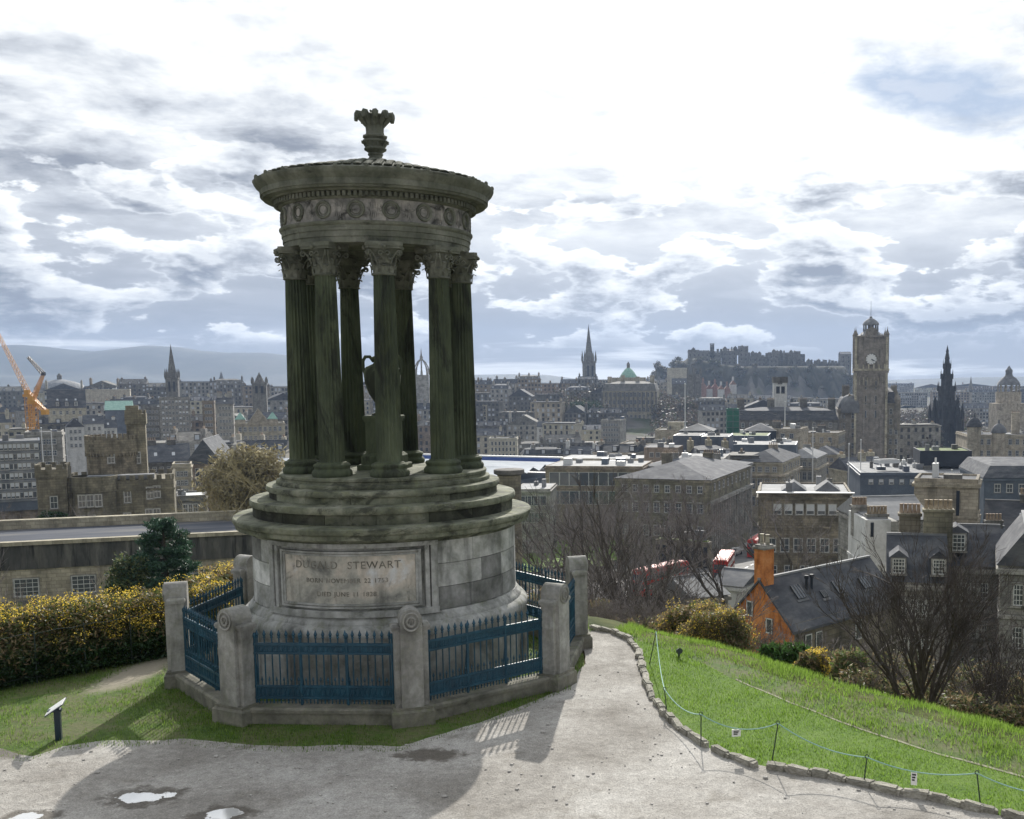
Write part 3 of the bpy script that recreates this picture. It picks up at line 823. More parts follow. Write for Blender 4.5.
# gravel path
m, t, bs = principled('gravel'); M_grav = m
co = t.new('ShaderNodeNewGeometry').outputs['Position']
n1 = t.noise(co, 0.55, 6, 0.6, 0.5); n2 = t.noise(co, 7, 6, 0.75); n3 = t.noise(co, 45, 3, 0.6); n4 = t.noise(t.vm('ADD', co, (9.1, 3.3, 0)), 0.8, 5, 0.65, 0.6)
c1 = t.ramp(n1, [(0.3, (0.20, 0.185, 0.163)), (0.5, (0.325, 0.308, 0.28)), (0.65, (0.42, 0.405, 0.375))])
c1 = t.mix(t.rng(n4, 0.58, 0.72, 0, 0.75, True), c1, (0.16, 0.145, 0.12))
vo = t.new('ShaderNodeTexVoronoi'); t.put(vo.inputs['Vector'], co); vo.inputs['Scale'].default_value = 26
stn = t.m('MULTIPLY', t.rng(vo.outputs['Distance'], 0.12, 0.3, 1, 0, True), t.rng(n2, 0.45, 0.62, 0, 1, True))
c1 = t.mix(t.m('MULTIPLY', stn, 0.7), c1, t.mix(vo.outputs['Color'], (0.28, 0.27, 0.25), (0.55, 0.54, 0.51)))
c1 = t.mix(0.55, c1, t.ramp(n2, [(0.3, 0.22), (0.7, 0.78)]), 'OVERLAY')
c1 = t.mix(0.38, c1, t.ramp(n3, [(0.3, 0.15), (0.7, 0.85)]), 'OVERLAY')
wet = None; pud = None
for (wx, wy), wr, hr in ((gnd(143, 797), 0.48, 0.34), (gnd(225, 814), 0.42, 0.25), (gnd(430, 755), 0.46, 0.27), (gnd(20, 750), 0.46, 0.36), (gnd(30, 818), 0.4, 0.25)):
    s2 = t.new('ShaderNodeSeparateXYZ'); t.put(s2.inputs[0], co)
    ux = t.m('DIVIDE', t.m('SUBTRACT', s2.outputs[0], wx), wr); uy = t.m('DIVIDE', t.m('SUBTRACT', s2.outputs[1], wy), hr)
    dd = t.m('SQRT', t.m('ADD', t.m('MULTIPLY', ux, ux), t.m('MULTIPLY', uy, uy)))
    q = t.rng(t.m('ADD', dd, t.m('MULTIPLY', t.m('SUBTRACT', t.noise(co, 4.0, 6, 0.65, 0.4), 0.5), 2.0)), 0.75, 1.15, 1, 0, True)
    wet = q if wet is None else t.m('MAXIMUM', wet, q)
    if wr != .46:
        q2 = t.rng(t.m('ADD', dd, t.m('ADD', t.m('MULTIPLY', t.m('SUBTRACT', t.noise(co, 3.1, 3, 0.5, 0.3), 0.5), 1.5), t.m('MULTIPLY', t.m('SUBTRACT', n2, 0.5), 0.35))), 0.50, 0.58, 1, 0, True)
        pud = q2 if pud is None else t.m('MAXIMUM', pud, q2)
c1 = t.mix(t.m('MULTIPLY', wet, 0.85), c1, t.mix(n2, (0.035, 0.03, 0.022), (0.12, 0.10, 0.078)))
c1 = t.mix(pud, c1, (0.68, 0.68, 0.67))  # brightness of the mirrored sky is put into the puddle's pale, half-metallic colour
t.put(bs.inputs['Base Color'], c1); t.put(bs.inputs['Metallic'], t.m('MULTIPLY', pud, 0.5))
t.put(bs.inputs['Roughness'], t.m('SUBTRACT', t.rng(n4, 0.45, 0.75, 0.95, 0.75), t.m('ADD', t.m('MULTIPLY', wet, 0.25), t.m('MULTIPLY', pud, 0.52)), clamp=True)); t.put(bs.inputs['Specular IOR Level'], t.m('ADD', 0.25, t.m('MULTIPLY', pud, 0.6)))
bp = t.new('ShaderNodeBump'); t.put(bp.inputs['Strength'], t.m('SUBTRACT', 0.9, t.m('MULTIPLY', pud, 0.895))); bp.inputs['Distance'].default_value = 0.02
t.put(bp.inputs['Height'], t.m('ADD', t.m('MULTIPLY', n2, 1.0), t.m('ADD', t.m('MULTIPLY', n3, 0.5), stn))); t.put(bs.inputs['Normal'], bp.outputs[0])

def in_poly(px, py, poly):
    px = np.asarray(px); py = np.asarray(py); c = np.zeros(px.shape, bool); n = len(poly)
    for i in range(n):
        x0, y0 = poly[i]; x1, y1 = poly[i - 1]
        if y0 == y1: continue
        c ^= ((y0 > py) != (y1 > py)) & (px < (x1 - x0) * (py - y0) / (y1 - y0) + x0)
    return c
def sheet(name, poly, mat, z, jag=0.0, kind='structure'):
    """flat sheet with a slightly ragged outline"""
    pts = []
    for i in range(len(poly)):
        a = Vector(poly[i]); b_ = Vector(poly[(i + 1) % len(poly)]); n = max(1, int((b_ - a).length / 0.12)) if jag else 1
        for j in range(n):
            p = a.lerp(b_, j / n)
            if jag:
                q = mnoise.noise(Vector((p.x * 2.3, p.y * 2.3, z * 50))) + 0.5 * mnoise.noise(Vector((p.x * 7, p.y * 7, 3)))
                p = p + Vector((mnoise.noise(Vector((p.x * 3, p.y * 3, 9))), q)) * jag
            pts.append((p.x, p.y, z))
    bm = bmesh.new(); vs = [bm.verts.new(p) for p in pts]
    es = [bm.edges.new((vs[i], vs[(i + 1) % len(vs)])) for i in range(len(vs))]
    bmesh.ops.triangle_fill(bm, edges=es, use_beauty=True)
    for f in bm.faces:
        if f.normal.z < 0: f.normal_flip()
    me = bpy.data.meshes.new(name); bm.to_mesh(me); bm.free(); me.materials.append(mat)
    o = bpy.data.objects.new(name, me); COL.objects.link(o); return tag(o, kind=kind)
PATHP = [(-26, 10.2)] + [(p[0], p[1]) for p in [(-26, 13.6)] + LEFT] + EDGE + [(EDGE[-1][0] + .5, 10.2)]
PATHP = [p for p in PATHP]
sheet('gravel_path', PATHP, M_grav, 0.004, 0.05)
o = grid_mesh('gravel_path', np.linspace(-26, 16, 60), np.linspace(-8, 10.3, 40), M_grav, lambda x, y: height(x, y), 0.002); tag(o, kind='structure')
# verge grass sheet: everything on the hilltop left of the path, and inside the railings
VERGE = [(-26, 13.3), (-26, 17)] + [(c[0], c[1] - 0.15) for c in CREST if -20 < c[0] < -1.9] + [(-1.4, 21.3)] + [(p[0], p[1] - 0.25) for p in LEFT[::-1]]
sheet('verge_grass', VERGE, M_verge, -0.004, 0.0)
mow_px = [(612, 632), (662, 648), (700, 662), (735, 680), (790, 703), (860, 730), (930, 752), (1024, 778), (1100, 800), (1260, 848)]
MOW = [gnd(*p) for p in mow_px]
LAWN = EDGE + MOW[::-1]
sheet('mown_lawn', LAWN, M_lawn, 0.0, 0.0)
ROUGH = MOW + [(c[0], c[1]) for c in CREST if -1.4 < c[0] < 9.5][::-1] 
sheet('rough_grass_bank', ROUGH, M_verge, -0.003, 0.0)
M_wornline = mottled('worn_edge_soil', [(0.16, 0.15, 0.10), (0.26, 0.25, 0.18), (0.12, 0.16, 0.06)], 3, 0.95, 0.4)
wl = [(p[0], p[1]) for p in MOW[3:]] + [(p[0] + 0.02, p[1] + 0.055) for p in MOW[:2:-1]]
sheet('worn_turf_line', wl, M_wornline, 0.006, 0.03)
wp = [gnd(*p) for p in [(80, 690), (125, 672), (160, 655), (170, 657), (163, 668), (150, 682), (110, 693)]]

# blades of grass
def blades(name, poly, n, h0, h1, wd, mats, seed, bbox, dens=None, lean=0.35):
    rg = np.random.default_rng(seed)
    x = rg.uniform(bbox[0], bbox[1], n); y = rg.uniform(bbox[2], bbox[3], n)
    k = in_poly(x, y, poly)
    cl = np.sin(x * 2.1 + 1.3 * np.sin(y * 1.7)) * np.sin(y * 2.7 + 1.1 * np.sin(x * 1.9))
    if dens is not None: k &= rg.uniform(0, 1, n) < dens(x, y)
    x = x[k]; y = y[k]; cl = cl[k]; n = len(x)
    z = height(x, y) - 0.01
    h = rg.uniform(h0, h1, n) * (1 + 0.35 * cl); a = rg.uniform(0, 2 * pi, n); la = rg.uniform(0, 2 * pi, n); ll = rg.uniform(0, lean, n) * h
    w2 = wd * rg.uniform(0.6, 1.3, n)
    p0 = np.stack([x - np.cos(a) * w2, y - np.sin(a) * w2, z], 1); p1 = np.stack([x + np.cos(a) * w2, y + np.sin(a) * w2, z], 1)
    p2 = np.stack([x + np.cos(la) * ll, y + np.sin(la) * ll, z + h], 1)
    V = np.stack([p0, p1, p2], 1).reshape(-1, 3); F = np.arange(3 * n).reshape(-1, 3)
    mi = rg.integers(0, len(mats), n)
    o = bpy.data.objects.new(name, npmesh(name, V, F, mats, mi)); COL.objects.link(o)
    return tag(o, kind='stuff')
def leafmat(name, c, tr=0.35, var=0.38, rough=0.55):
    m, t, b = principled(name)
    oi = t.new('ShaderNodeNewGeometry'); n = t.rng(t.noise(oi.outputs['Position'], 1.7, 6, 0.65, 0.4), 0.33, 0.67)
    t.put(b.inputs['Base Color'], t.mix(n, tuple(x * (1 - var) for x in c), tuple(x * (1 + var) for x in c)))
    b.inputs['Roughness'].default_value = rough; b.inputs['Specular IOR Level'].default_value = 0.25
    tl = t.new('ShaderNodeBsdfTranslucent'); t.put(tl.inputs[0], tuple(min(1, x * 1.3) for x in c))
    mx = t.new('ShaderNodeMixShader'); mx.inputs[0].default_value = tr
    out = [n_ for n_ in t.n if n_.type == 'OUTPUT_MATERIAL'][0]
    t.l.new(b.outputs[0], mx.inputs[1]); t.l.new(tl.outputs[0], mx.inputs[2]); t.l.new(mx.outputs[0], out.inputs[0])
    return m
G1 = leafmat('grass_green', (0.14, 0.235, 0.032), 0.5, .45); G2 = leafmat('grass_bright', (0.20, 0.31, 0.05), 0.5, .45); G3 = leafmat('grass_dark', (0.08, 0.14, 0.022), 0.5, .5)
G4 = leafmat('grass_straw', (0.42, 0.38, 0.2), 0.45); G5 = leafmat('grass_olive', (0.17, 0.25, 0.06), 0.5)
tag(blades('lawn_grass', LAWN, 190000, 0.025, 0.055, 0.006, [G1, G2, G1, G3], 1, (-1.4, 8.5, 10, 21.6)), 'short bright green mown grass inside the rope fence', 'grass', kind='stuff')
def bank(x, y): return np.clip(0.55 + 0.6 * np.sin(x * 3.1 + 2 * np.sin(y * 1.3)) * np.sin(y * 2.3), 0.12, 1)
BANK = MOW + [(c[0] + 0.5, c[1] + 1.6) for c in CREST if -1.6 < c[0] < 9][::-1]
tag(blades('rough_grass', BANK, 170000, 0.035, 0.12, 0.007, [G5, G2, G1, G1, G3, G5, G1], 2, (-1.6, 9.5, 11, 24), bank, 0.7), 'long rough tufted grass along the top of the bank', 'grass', kind='stuff')
def vdens(x, y):
    q = 0.55 + 0.5 * np.sin(x * 1.3 + np.sin(y * 2.1)) * np.sin(y * 1.9 + 0.5)
    inside = np.hypot(x - MC[0], y - MC[1]) < 2.6
    bare = in_poly(x, y, wp)
    return np.where(inside | bare, 0.0, np.clip(q, 0.15, 1))
tag(blades('verge_grass_blades', VERGE, 190000, 0.025, 0.075, 0.006, [G1, G3, G3, G5, G5], 3, (-14.5, -0.5, 13.5, 24), vdens, 0.5), 'worn short grass left of and around the monument railings', 'grass', kind='stuff')

# puddles and wet hollows
def water_mat(name, c, rough):
    m, t, b = principled(name); t.put(b.inputs['Base Color'], c); b.inputs['Roughness'].default_value = rough
    b.inputs['IOR'].default_value = 1.8; b.inputs['Specular IOR Level'].default_value = 0.9; b.inputs['Metallic'].default_value = 0.5
    co = t.new('ShaderNodeNewGeometry').outputs['Position']
    bp = t.new('ShaderNodeBump'); bp.inputs['Strength'].default_value = 0.05; bp.inputs['Distance'].default_value = 0.01
    t.put(bp.inputs['Height'], t.noise(co, 9, 3, 0.5)); t.put(b.inputs['Normal'], bp.outputs[0]); return m
M_water = water_mat('puddle_water', (0.75, 0.75, 0.74), 0.03)  # pale metallic base stands in for strong sky reflection
M_mud = mottled('wet_mud', [(0.04, 0.032, 0.022), (0.09, 0.075, 0.055), (0.17, 0.15, 0.12)], 3, 0.6, 0.8, 12, spec=0.5)
def blobpx(cx_, cy_, rx, ry, n=26, k=0.3, seed=0):
    out = []
    for i in range(n):
        a = 2 * pi * i / n; q = 1 + k * mnoise.noise(Vector((cos(a) * 1.4, sin(a) * 1.4, seed))) * 2
        out.append(gnd(cx_ + rx * q * cos(a), cy_ + ry * q * sin(a)))
    return out
# loose stones on the gravel
b = MB()
for i in range(520):
    x = rnd.uniform(-9, 5); y = rnd.uniform(11.3, 19)
    if not in_poly(np.array([x]), np.array([y]), PATHP)[0]: continue
    r = rnd.uniform(0.006, 0.022) * (1.6 if rnd.random() < 0.06 else 1); b.ball((x, y, 0.006 + r * 0.3), (r * rnd.uniform(0.8, 1.5), r, r * 0.6), 4)
o = b.build('loose_stones', mottled('pebble', [(0.25, 0.24, 0.22), (0.42, 0.4, 0.37), (0.55, 0.53, 0.5)], 5, 0.9, 0)); tag(o, 'scattered small stones lying on the gravel path', 'stones', kind='stuff')

# stone edging of the lawn, one object per stone
M_edge = mottled('edging_stone', [(0.15, 0.14, 0.115), (0.30, 0.285, 0.24), (0.44, 0.42, 0.37)], 5, 0.92, 0.6, 20, rand=0.25, lichen=(0.16, 0.18, 0.08, 0.4))
stones = []
for v_ in range(7):
    bm = bmesh.new(); bmesh.ops.create_cube(bm, size=1.0); bmesh.ops.bevel(bm, geom=list(bm.edges), offset=0.14, segments=2, affect='EDGES')
    for v in bm.verts:
        q = mnoise.noise_vector(v.co * 2.1 + Vector((v_ * 7.7, 0, 0))) * 0.13; v.co += q
    me = bpy.data.meshes.new('edging_stone'); bm.to_mesh(me); bm.free(); me.materials.append(M_edge)
    stones.append(me)
acc = 0.0; nst = 0; pos = []
for i in range(len(EDGE) - 1):
    a = Vector(EDGE[i]); b_ = Vector(EDGE[i + 1]); L_ = (b_ - a).length; 
    while acc < L_:
        ln = rnd.uniform(0.20, 0.42); p = a.lerp(b_, min(1, (acc + ln / 2) / L_)); pos.append((p.x, p.y, ln * 1.08, atan2(b_.y - a.y, b_.x - a.x))); acc += ln
    acc -= L_
for x, y, ln, an in pos:
    o = bpy.data.objects.new('edging_stone', rnd.choice(stones)); COL.objects.link(o)
    o.location = (x + rnd.uniform(-.015, .015), y + rnd.uniform(-.015, .015), 0.025); o.rotation_euler = (rnd.uniform(-.1, .1), rnd.uniform(-.1, .1), an + rnd.uniform(-.12, .12))
    o.scale = (ln, rnd.uniform(0.10, 0.15), rnd.uniform(0.09, 0.15))
    tag(o, 'rough stone block in the edging between the gravel path and the lawn', 'edging stone', 'edging stones along the lawn')

# rope barrier
M_stake = plain('green_iron', (0.02, 0.035, 0.03), 0.5)
M_rope = plain('pale_green_rope', (0.25, 0.42, 0.36), 0.7)
stk = [((656, 632), (649, 664)), ((664.6, 690), (667, 712)), ((701, 715), (701, 747)), ((778, 724), (771, 764)), ((867, 758), (863, 785)), ((977, 774), (981, 805)), ((1085, 797), (1085, 829))]
tops_ = []
slab = ['farthest, by the gorse at the bend', 'second, where the edging starts to curve', 'left of the square tag', 'right of the square tag, leaning', 'left of the narrow hanging tag',
        'right of the narrow hanging tag', 'out at the right end']
for i, (tp, bt) in enumerate(stk):
    gx_, gy_ = gnd(*bt); tx, ty, tz = at(tp[0], tp[1], gy_)
    tz = max(tz, 0.3)
    b = MB(); b.tube((0, 0, -0.05), (tx - gx_, 0, tz), 0.009, 0.008, 6, cap=True)
    b.path([(tx - gx_ + 0.025 * cos(q * pi / 4), 0, tz + 0.02 + 0.025 * sin(q * pi / 4)) for q in range(9)], 0.006, 5, cap=False)
    o = b.build('fence_stake', M_stake, None, (gx_, gy_, 0)); tag(o, 'thin dark metal stake of the rope fence, ' + slab[i], 'stake', 'stakes of the rope fence')
    tops_.append(Vector((tx, gy_, tz + 0.01)))
b = MB(); pts = []
for i in range(len(tops_) - 1):
    p, q = tops_[i], tops_[i + 1]; sag = 0.05 + 0.035 * (q - p).length * (2.2 if i in (2,) else 1)
    for j in range(12):
        t_ = j / 12; v = p.lerp(q, t_); v.z -= sag * 4 * t_ * (1 - t_); pts.append(tuple(v))
pts.append(tuple(tops_[-1])); b.path(pts, 0.008, 5)
tag(b.build('rope', M_rope), 'pale green rope strung along the lawn between the thin stakes', 'rope')
M_tag = plain('white_card', (0.78, 0.78, 0.76), 0.5, var=0.04); M_ink = plain('black_ink', (0.03, 0.03, 0.03), 0.6)
def rope_tag(i, t_, w_, h_, rz, lab):
    p = tops_[i].lerp(tops_[i + 1], t_); sag = (0.05 + 0.035 * (tops_[i + 1] - tops_[i]).length * (2.2 if i == 2 else 1)) * 4 * t_ * (1 - t_)
    e = empty('hanging_tag', (p.x, p.y - 0.01, p.z - sag), rz, lab, 'tag', 'white tags on the rope')
    b = MB(); b.box(-w_ / 2, w_ / 2, -0.004, 0.004, -h_ - 0.01, -0.01); b.build('card', M_tag, e)
    b = MB()
    for k in range(3): b.box(-w_ * 0.32, w_ * (0.32 - 0.1 * k), -0.0065, -0.0045, -0.03 - h_ * 0.22 * k - h_ * 0.1, -0.025 - h_ * 0.22 * k)
    b.build('print', M_ink, e)
rope_tag(2, 0.47, 0.125, 0.10, 0.15, 'square white tag hanging on the rope at its lowest sag')
rope_tag(4, 0.44, 0.075, 0.16, -0.3, 'narrow upright white tag hanging on the rope towards the right')
# small dark flood lamp on the bank
gx_, gy_ = gnd(679, 657)
e = empty('ground_floodlight', (gx_, gy_, 0), 0.3, 'small dark round floodlight on a stub at the top of the lawn', 'floodlight')
b = MB(); b.tube((0, 0, -0.05), (0, 0, 0.07), 0.02, 0.02, 8); b.build('stub', M_stake, e)
b = MB(); b.tube((0, -0.06, 0.13), (0, 0.07, 0.10), 0.055, 0.04, 14, cap=True); b.build('lamp_body', M_stake, e)
# lectern sign
gx_, gy_ = gnd(59, 739)
e = empty('information_lectern', (gx_, gy_, 0), radians(-68), 'low lectern sign with a tilted pale panel on a dark blue post, on the grass', 'information sign')
M_navy = plain('navy_paint', (0.012, 0.03, 0.05), 0.35)
b = MB(); b.cham(-0.055, 0.055, -0.04, 0.04, -0.05, 0.46, 0.01); b.box(-0.05, 0.05, -0.12, 0.06, 0.42, 0.45); b.build('post', M_navy, e)
b = MB(); b.box(-0.19, 0.19, -0.14, 0.14, -0.012, 0.0); b.box(-0.18, 0.18, -0.13, 0.13, 0.0, 0.008, mi=1)
b.xf(Matrix.Translation((0, -0.02, 0.485)) @ Matrix.Rotation(radians(33), 4, 'X') @ Matrix.Rotation(radians(0), 4, 'Y')); b.build('panel', [M_navy, M_tag], e)
b = MB(); b.box(-0.035, 0.035, -0.046, -0.041, 0.14, 0.20); b.build('sticker', M_tag, e)
b = MB(); b.box(-0.04, 0.03, -0.046, -0.041, 0.27, 0.33); b.build('sticker', plain('grey_sticker', (0.3, 0.32, 0.34), 0.5), e)
for i, y in enumerate((-0.05, 0.0, 0.05)): pass

# distant hills
hp = [(-900, 372), (-500, 362), (-200, 352), (-60, 346), (0, 346), (20, 344), (45, 346), (70, 349), (100, 351), (125, 348), (150, 345), (175, 346), (200, 350), (230, 352), (265, 352), (300, 356),
      (350, 364), (400, 372), (440, 376), (480, 374), (515, 373.5), (545, 374), (575, 378), (640, 380), (720, 381), (800, 380), (900, 379), (960, 377), (1024, 376), (1200, 374), (1500, 378)]
HY = 4700.0
ks = np.array([at(p[0], p[1], HY)[0] for p in hp]); kz = np.array([at(p[0], p[1], HY)[2] for p in hp])
Xh = np.linspace(-4400, 3700, 330); Yh = np.linspace(2900, 5500, 60)
def hillf(x, y):
    top = np.interp(x, ks, kz) + 40
    prof = np.exp(-((y - HY) / 620.0) ** 2)
    fold = 0.5 + 0.5 * np.sin(x * 0.006 + 1.7 * np.sin(y * 0.002 + x * 0.0011)) * np.sin(y * 0.0035 + x * 0.002)
    frontp = sstep(2950, 4400, y) * (0.25 + 0.35 * fold)
    return -43 + top * np.maximum(prof, np.where(y < HY, frontp, 0))
M_hills = mottled('moorland', [(0.025, 0.032, 0.03), (0.05, 0.058, 0.05), (0.09, 0.088, 0.07)], 0.004, 0.95, 0)
o = grid_mesh('hills', Xh, Yh, M_hills, hillf); tag(o, kind='structure')

# haze
hb = MB(); hb.box(-4520, 3820, -60, 5620, -46, 260)
m = bpy.data.materials.new('haze_air'); m.use_nodes = True; m.node_tree.nodes.clear(); t = NT(m.node_tree)
pv = t.new('ShaderNodeVolumePrincipled'); pv.inputs['Color'].default_value = (0.36, 0.48, 0.70, 1); pv.inputs['Density'].default_value = 0.00012; pv.inputs['Anisotropy'].default_value = 0.3
oo = t.new('ShaderNodeOutputMaterial'); t.l.new(pv.outputs[0], oo.inputs['Volume'])
o = hb.build('haze', m); tag(o, kind='stuff')
# ------------------------------------------------------------------ building materials
def wallmat(name, a, b_, c, **k):
    g = k.get('g', 1.75); a, b_, c = [tuple(min(.8, v * g * w_) for v, w_ in zip(q, (.98, 1.0, 1.02))) for q in (a, b_, c)]
    return mottled(name, [a, b_, c], 0.45, 0.9, 0.35, 6, streak=k.get('streak', 0.5), rand=k.get('rand', 0.14), bdist=0.06, blocks=k.get('blocks', 0.18))
M_tan = wallmat('tan_sandstone', (0.13, 0.115, 0.085), (0.23, 0.20, 0.15), (0.32, 0.28, 0.21))
M_grey = wallmat('grey_sandstone', (0.10, 0.095, 0.085), (0.18, 0.17, 0.15), (0.26, 0.245, 0.22))
M_dark = wallmat('soot_dark_stone', (0.05, 0.047, 0.042), (0.095, 0.09, 0.08), (0.14, 0.13, 0.115))
M_brown = wallmat('brown_stone', (0.09, 0.07, 0.052), (0.15, 0.12, 0.09), (0.21, 0.17, 0.13))
M_mossy = wallmat('mossy_brown_stone', (0.055, 0.05, 0.036), (0.12, 0.105, 0.075), (0.20, 0.175, 0.125))
M_white = wallmat('white_harling', (0.42, 0.41, 0.38), (0.58, 0.565, 0.53), (0.68, 0.66, 0.62), rand=0.05, g=1.0, blocks=0, streak=.3)
M_cream = wallmat('cream_stone', (0.36, 0.32, 0.25), (0.46, 0.42, 0.33), (0.54, 0.50, 0.40), g=1.0)
M_red = wallmat('red_stone', (0.12, 0.07, 0.055), (0.17, 0.10, 0.075), (0.21, 0.125, 0.10))
M_orange = mottled('orange_harling', [(0.34, 0.12, 0.045), (0.58, 0.22, 0.075), (0.70, 0.33, 0.14)], 1.4, 0.95, 0.8, 7, streak=0.5, grime=(0.64, 0.5), spec=0.1)
M_slate = mottled('grey_slate', [(0.045, 0.048, 0.055), (0.08, 0.084, 0.092), (0.14, 0.14, 0.14)], 0.5, 0.85, 0.4, 9, stretch=(1, 1, 2.5), rand=0.3, bdist=0.04, spec=0.12)
M_lead = mottled('pale_lead', [(0.12, 0.125, 0.13), (0.20, 0.205, 0.21), (0.30, 0.30, 0.30)], 0.4, 0.8, 0.2, 5, rand=0.3, spec=0.15)
M_memb = mottled('pale_roof_membrane', [(0.13, 0.13, 0.13), (0.22, 0.22, 0.22), (0.33, 0.33, 0.32)], 0.15, 0.85, 0.1, rand=0.3, spec=0.1)
M_copper = mottled('green_copper', [(0.16, 0.30, 0.24), (0.25, 0.42, 0.34), (0.32, 0.5, 0.42)], 0.8, 0.6, 0.1)
M_bgrey = mottled('blue_grey_cladding', [(0.07, 0.085, 0.11), (0.10, 0.12, 0.15), (0.14, 0.16, 0.19)], 0.3, 0.5, 0.1, rand=0.15)
M_blackc = mottled('charcoal_cladding', [(0.018, 0.022, 0.03), (0.03, 0.036, 0.046), (0.045, 0.052, 0.064)], 0.3, 0.7, 0.1, spec=0.2)
M_glass = plain('window_glass', (0.07, 0.08, 0.095), 0.08, var=0.3, scale=0.6, spec=0.9)
M_sash = plain('white_sash', (0.62, 0.62, 0.60), 0.5, var=0.1)
M_blind = plain('pale_blind', (0.55, 0.56, 0.57), 0.6, var=0.25, scale=0.9)
M_pot = mottled('clay_pot', [(0.18, 0.13, 0.09), (0.32, 0.245, 0.175), (0.42, 0.34, 0.26)], 3, 0.8, 0, rand=0.2)
M_green = mottled('roof_moss', [(0.05, 0.08, 0.02), (0.10, 0.14, 0.035), (0.15, 0.17, 0.06)], 0.8, 0.9, 0.5)
STONES = [M_grey, M_dark, M_tan, M_brown]

# ------------------------------------------------------------------ windows (shared meshes)
_wc = {}
def window_mesh(w_, h, style='sash'):
    key = (round(w_, 2), round(h, 2), style)
    if key in _wc: return _wc[key]
    b = MB(); f = 0.07
    b.box(-w_ / 2, w_ / 2, -0.02, 0.05, 0, h, mi=0)                       # glass (front at y=-0.02)
    s = 0.10
    if style != 'plain':
        for x0, x1, z0, z1 in ((-w_ / 2 - s, -w_ / 2, -s, h + s), (w_ / 2, w_ / 2 + s, -s, h + s), (-w_ / 2, w_ / 2, h, h + s)):
            b.box(x0, x1, -0.07, 0.05, z0, z1, mi=2)
        b.box(-w_ / 2 - s - 0.06, w_ / 2 + s + 0.06, -0.12, 0.05, -s - 0.04, 0, mi=2)
    for x0, x1, z0, z1 in ((-w_ / 2, -w_ / 2 + f, 0, h), (w_ / 2 - f, w_ / 2, 0, h), (-w_ / 2 + f, w_ / 2 - f, 0, f), (-w_ / 2 + f, w_ / 2 - f, h - f, h)):
        b.box(x0, x1, -0.045, -0.018, z0, z1, mi=1)
    if style in ('sash', 'many'):
        b.box(-w_ / 2 + f, w_ / 2 - f, -0.045, -0.018, h * 0.5 - 0.03, h * 0.5 + 0.03, mi=1)
        nv = 2 if style == 'sash' else 4
        for i in range(1, nv):
            x = -w_ / 2 + w_ * i / nv; b.box(x - 0.02, x + 0.02, -0.040, -0.018, f, h * 0.5 - 0.03, mi=1); b.box(x - 0.02, x + 0.02, -0.040, -0.018, h * 0.5 + 0.03, h - f, mi=1)
        if style == 'many':
            for q in (0.25, 0.75): b.box(-w_ / 2 + f, w_ / 2 - f, -0.038, -0.018, h * q - 0.02, h * q + 0.02, mi=1)
    if style == 'blind': b.box(-w_ / 2 + f, w_ / 2 - f, -0.03, -0.018, h * 0.35, h - f, mi=3)
    me = b.mesh('window', [M_glass, M_sash, M_cream if style == 'light' else M_grey, M_blind])
    _wc[key] = me; return me
def put_windows(parent, w_, d, z_top, cols, rows, ww, wh, pitch_z, face='front', style='sash', top=1.2, margin=1.2, skip=0.0, name='window'):
    """grid of window parts on one face of a block centred on the origin"""
    L = w_ if face in ('front', 'back') else d
    for r in range(rows):
        z = z_top - top - wh - r * pitch_z
        for c in range(cols):
            if rnd.random() < skip: continue
            u = -L / 2 + margin + (L - 2 * margin) * ((c + 0.5) / cols)
            st = style if isinstance(style, str) else rnd.choice(style)
            me = window_mesh(ww, wh, st)
            if face == 'front': loc, rz = (u, -d / 2 - 0.03, z), 0
            elif face == 'right': loc, rz = (w_ / 2 + 0.03, u, z), pi / 2
            elif face == 'left': loc, rz = (-w_ / 2 - 0.03, -u, z), -pi / 2
            else: loc, rz = (-u, d / 2 + 0.03, z), pi
            inst(me, name, parent, loc, rz)

_cc = {}
def chimney_mesh(w_, d, h, n, mat):
    key = (round(w_, 1), round(d, 1), round(h, 1), n, mat.name)
    if key in _cc: return _cc[key]
    b = MB(); b.box(-w_ / 2, w_ / 2, -d / 2, d / 2, -2.0, h); b.box(-w_ / 2 - .1, w_ / 2 + .1, -d / 2 - .1, d / 2 + .1, h - 0.003, h + .2)
    for i in range(n):
        x = -w_ / 2 + w_ * (i + 0.5) / n
        b.lathe([(0.16, h + .19), (0.14, h + .35), (0.12, h + .75), (0.15, h + .80), (0.15, h + .86), (0.0, h + .86)], 8, (x, 0), mi=1)
    me = b.mesh('chimney', [mat, M_pot]); _cc[key] = me; return me

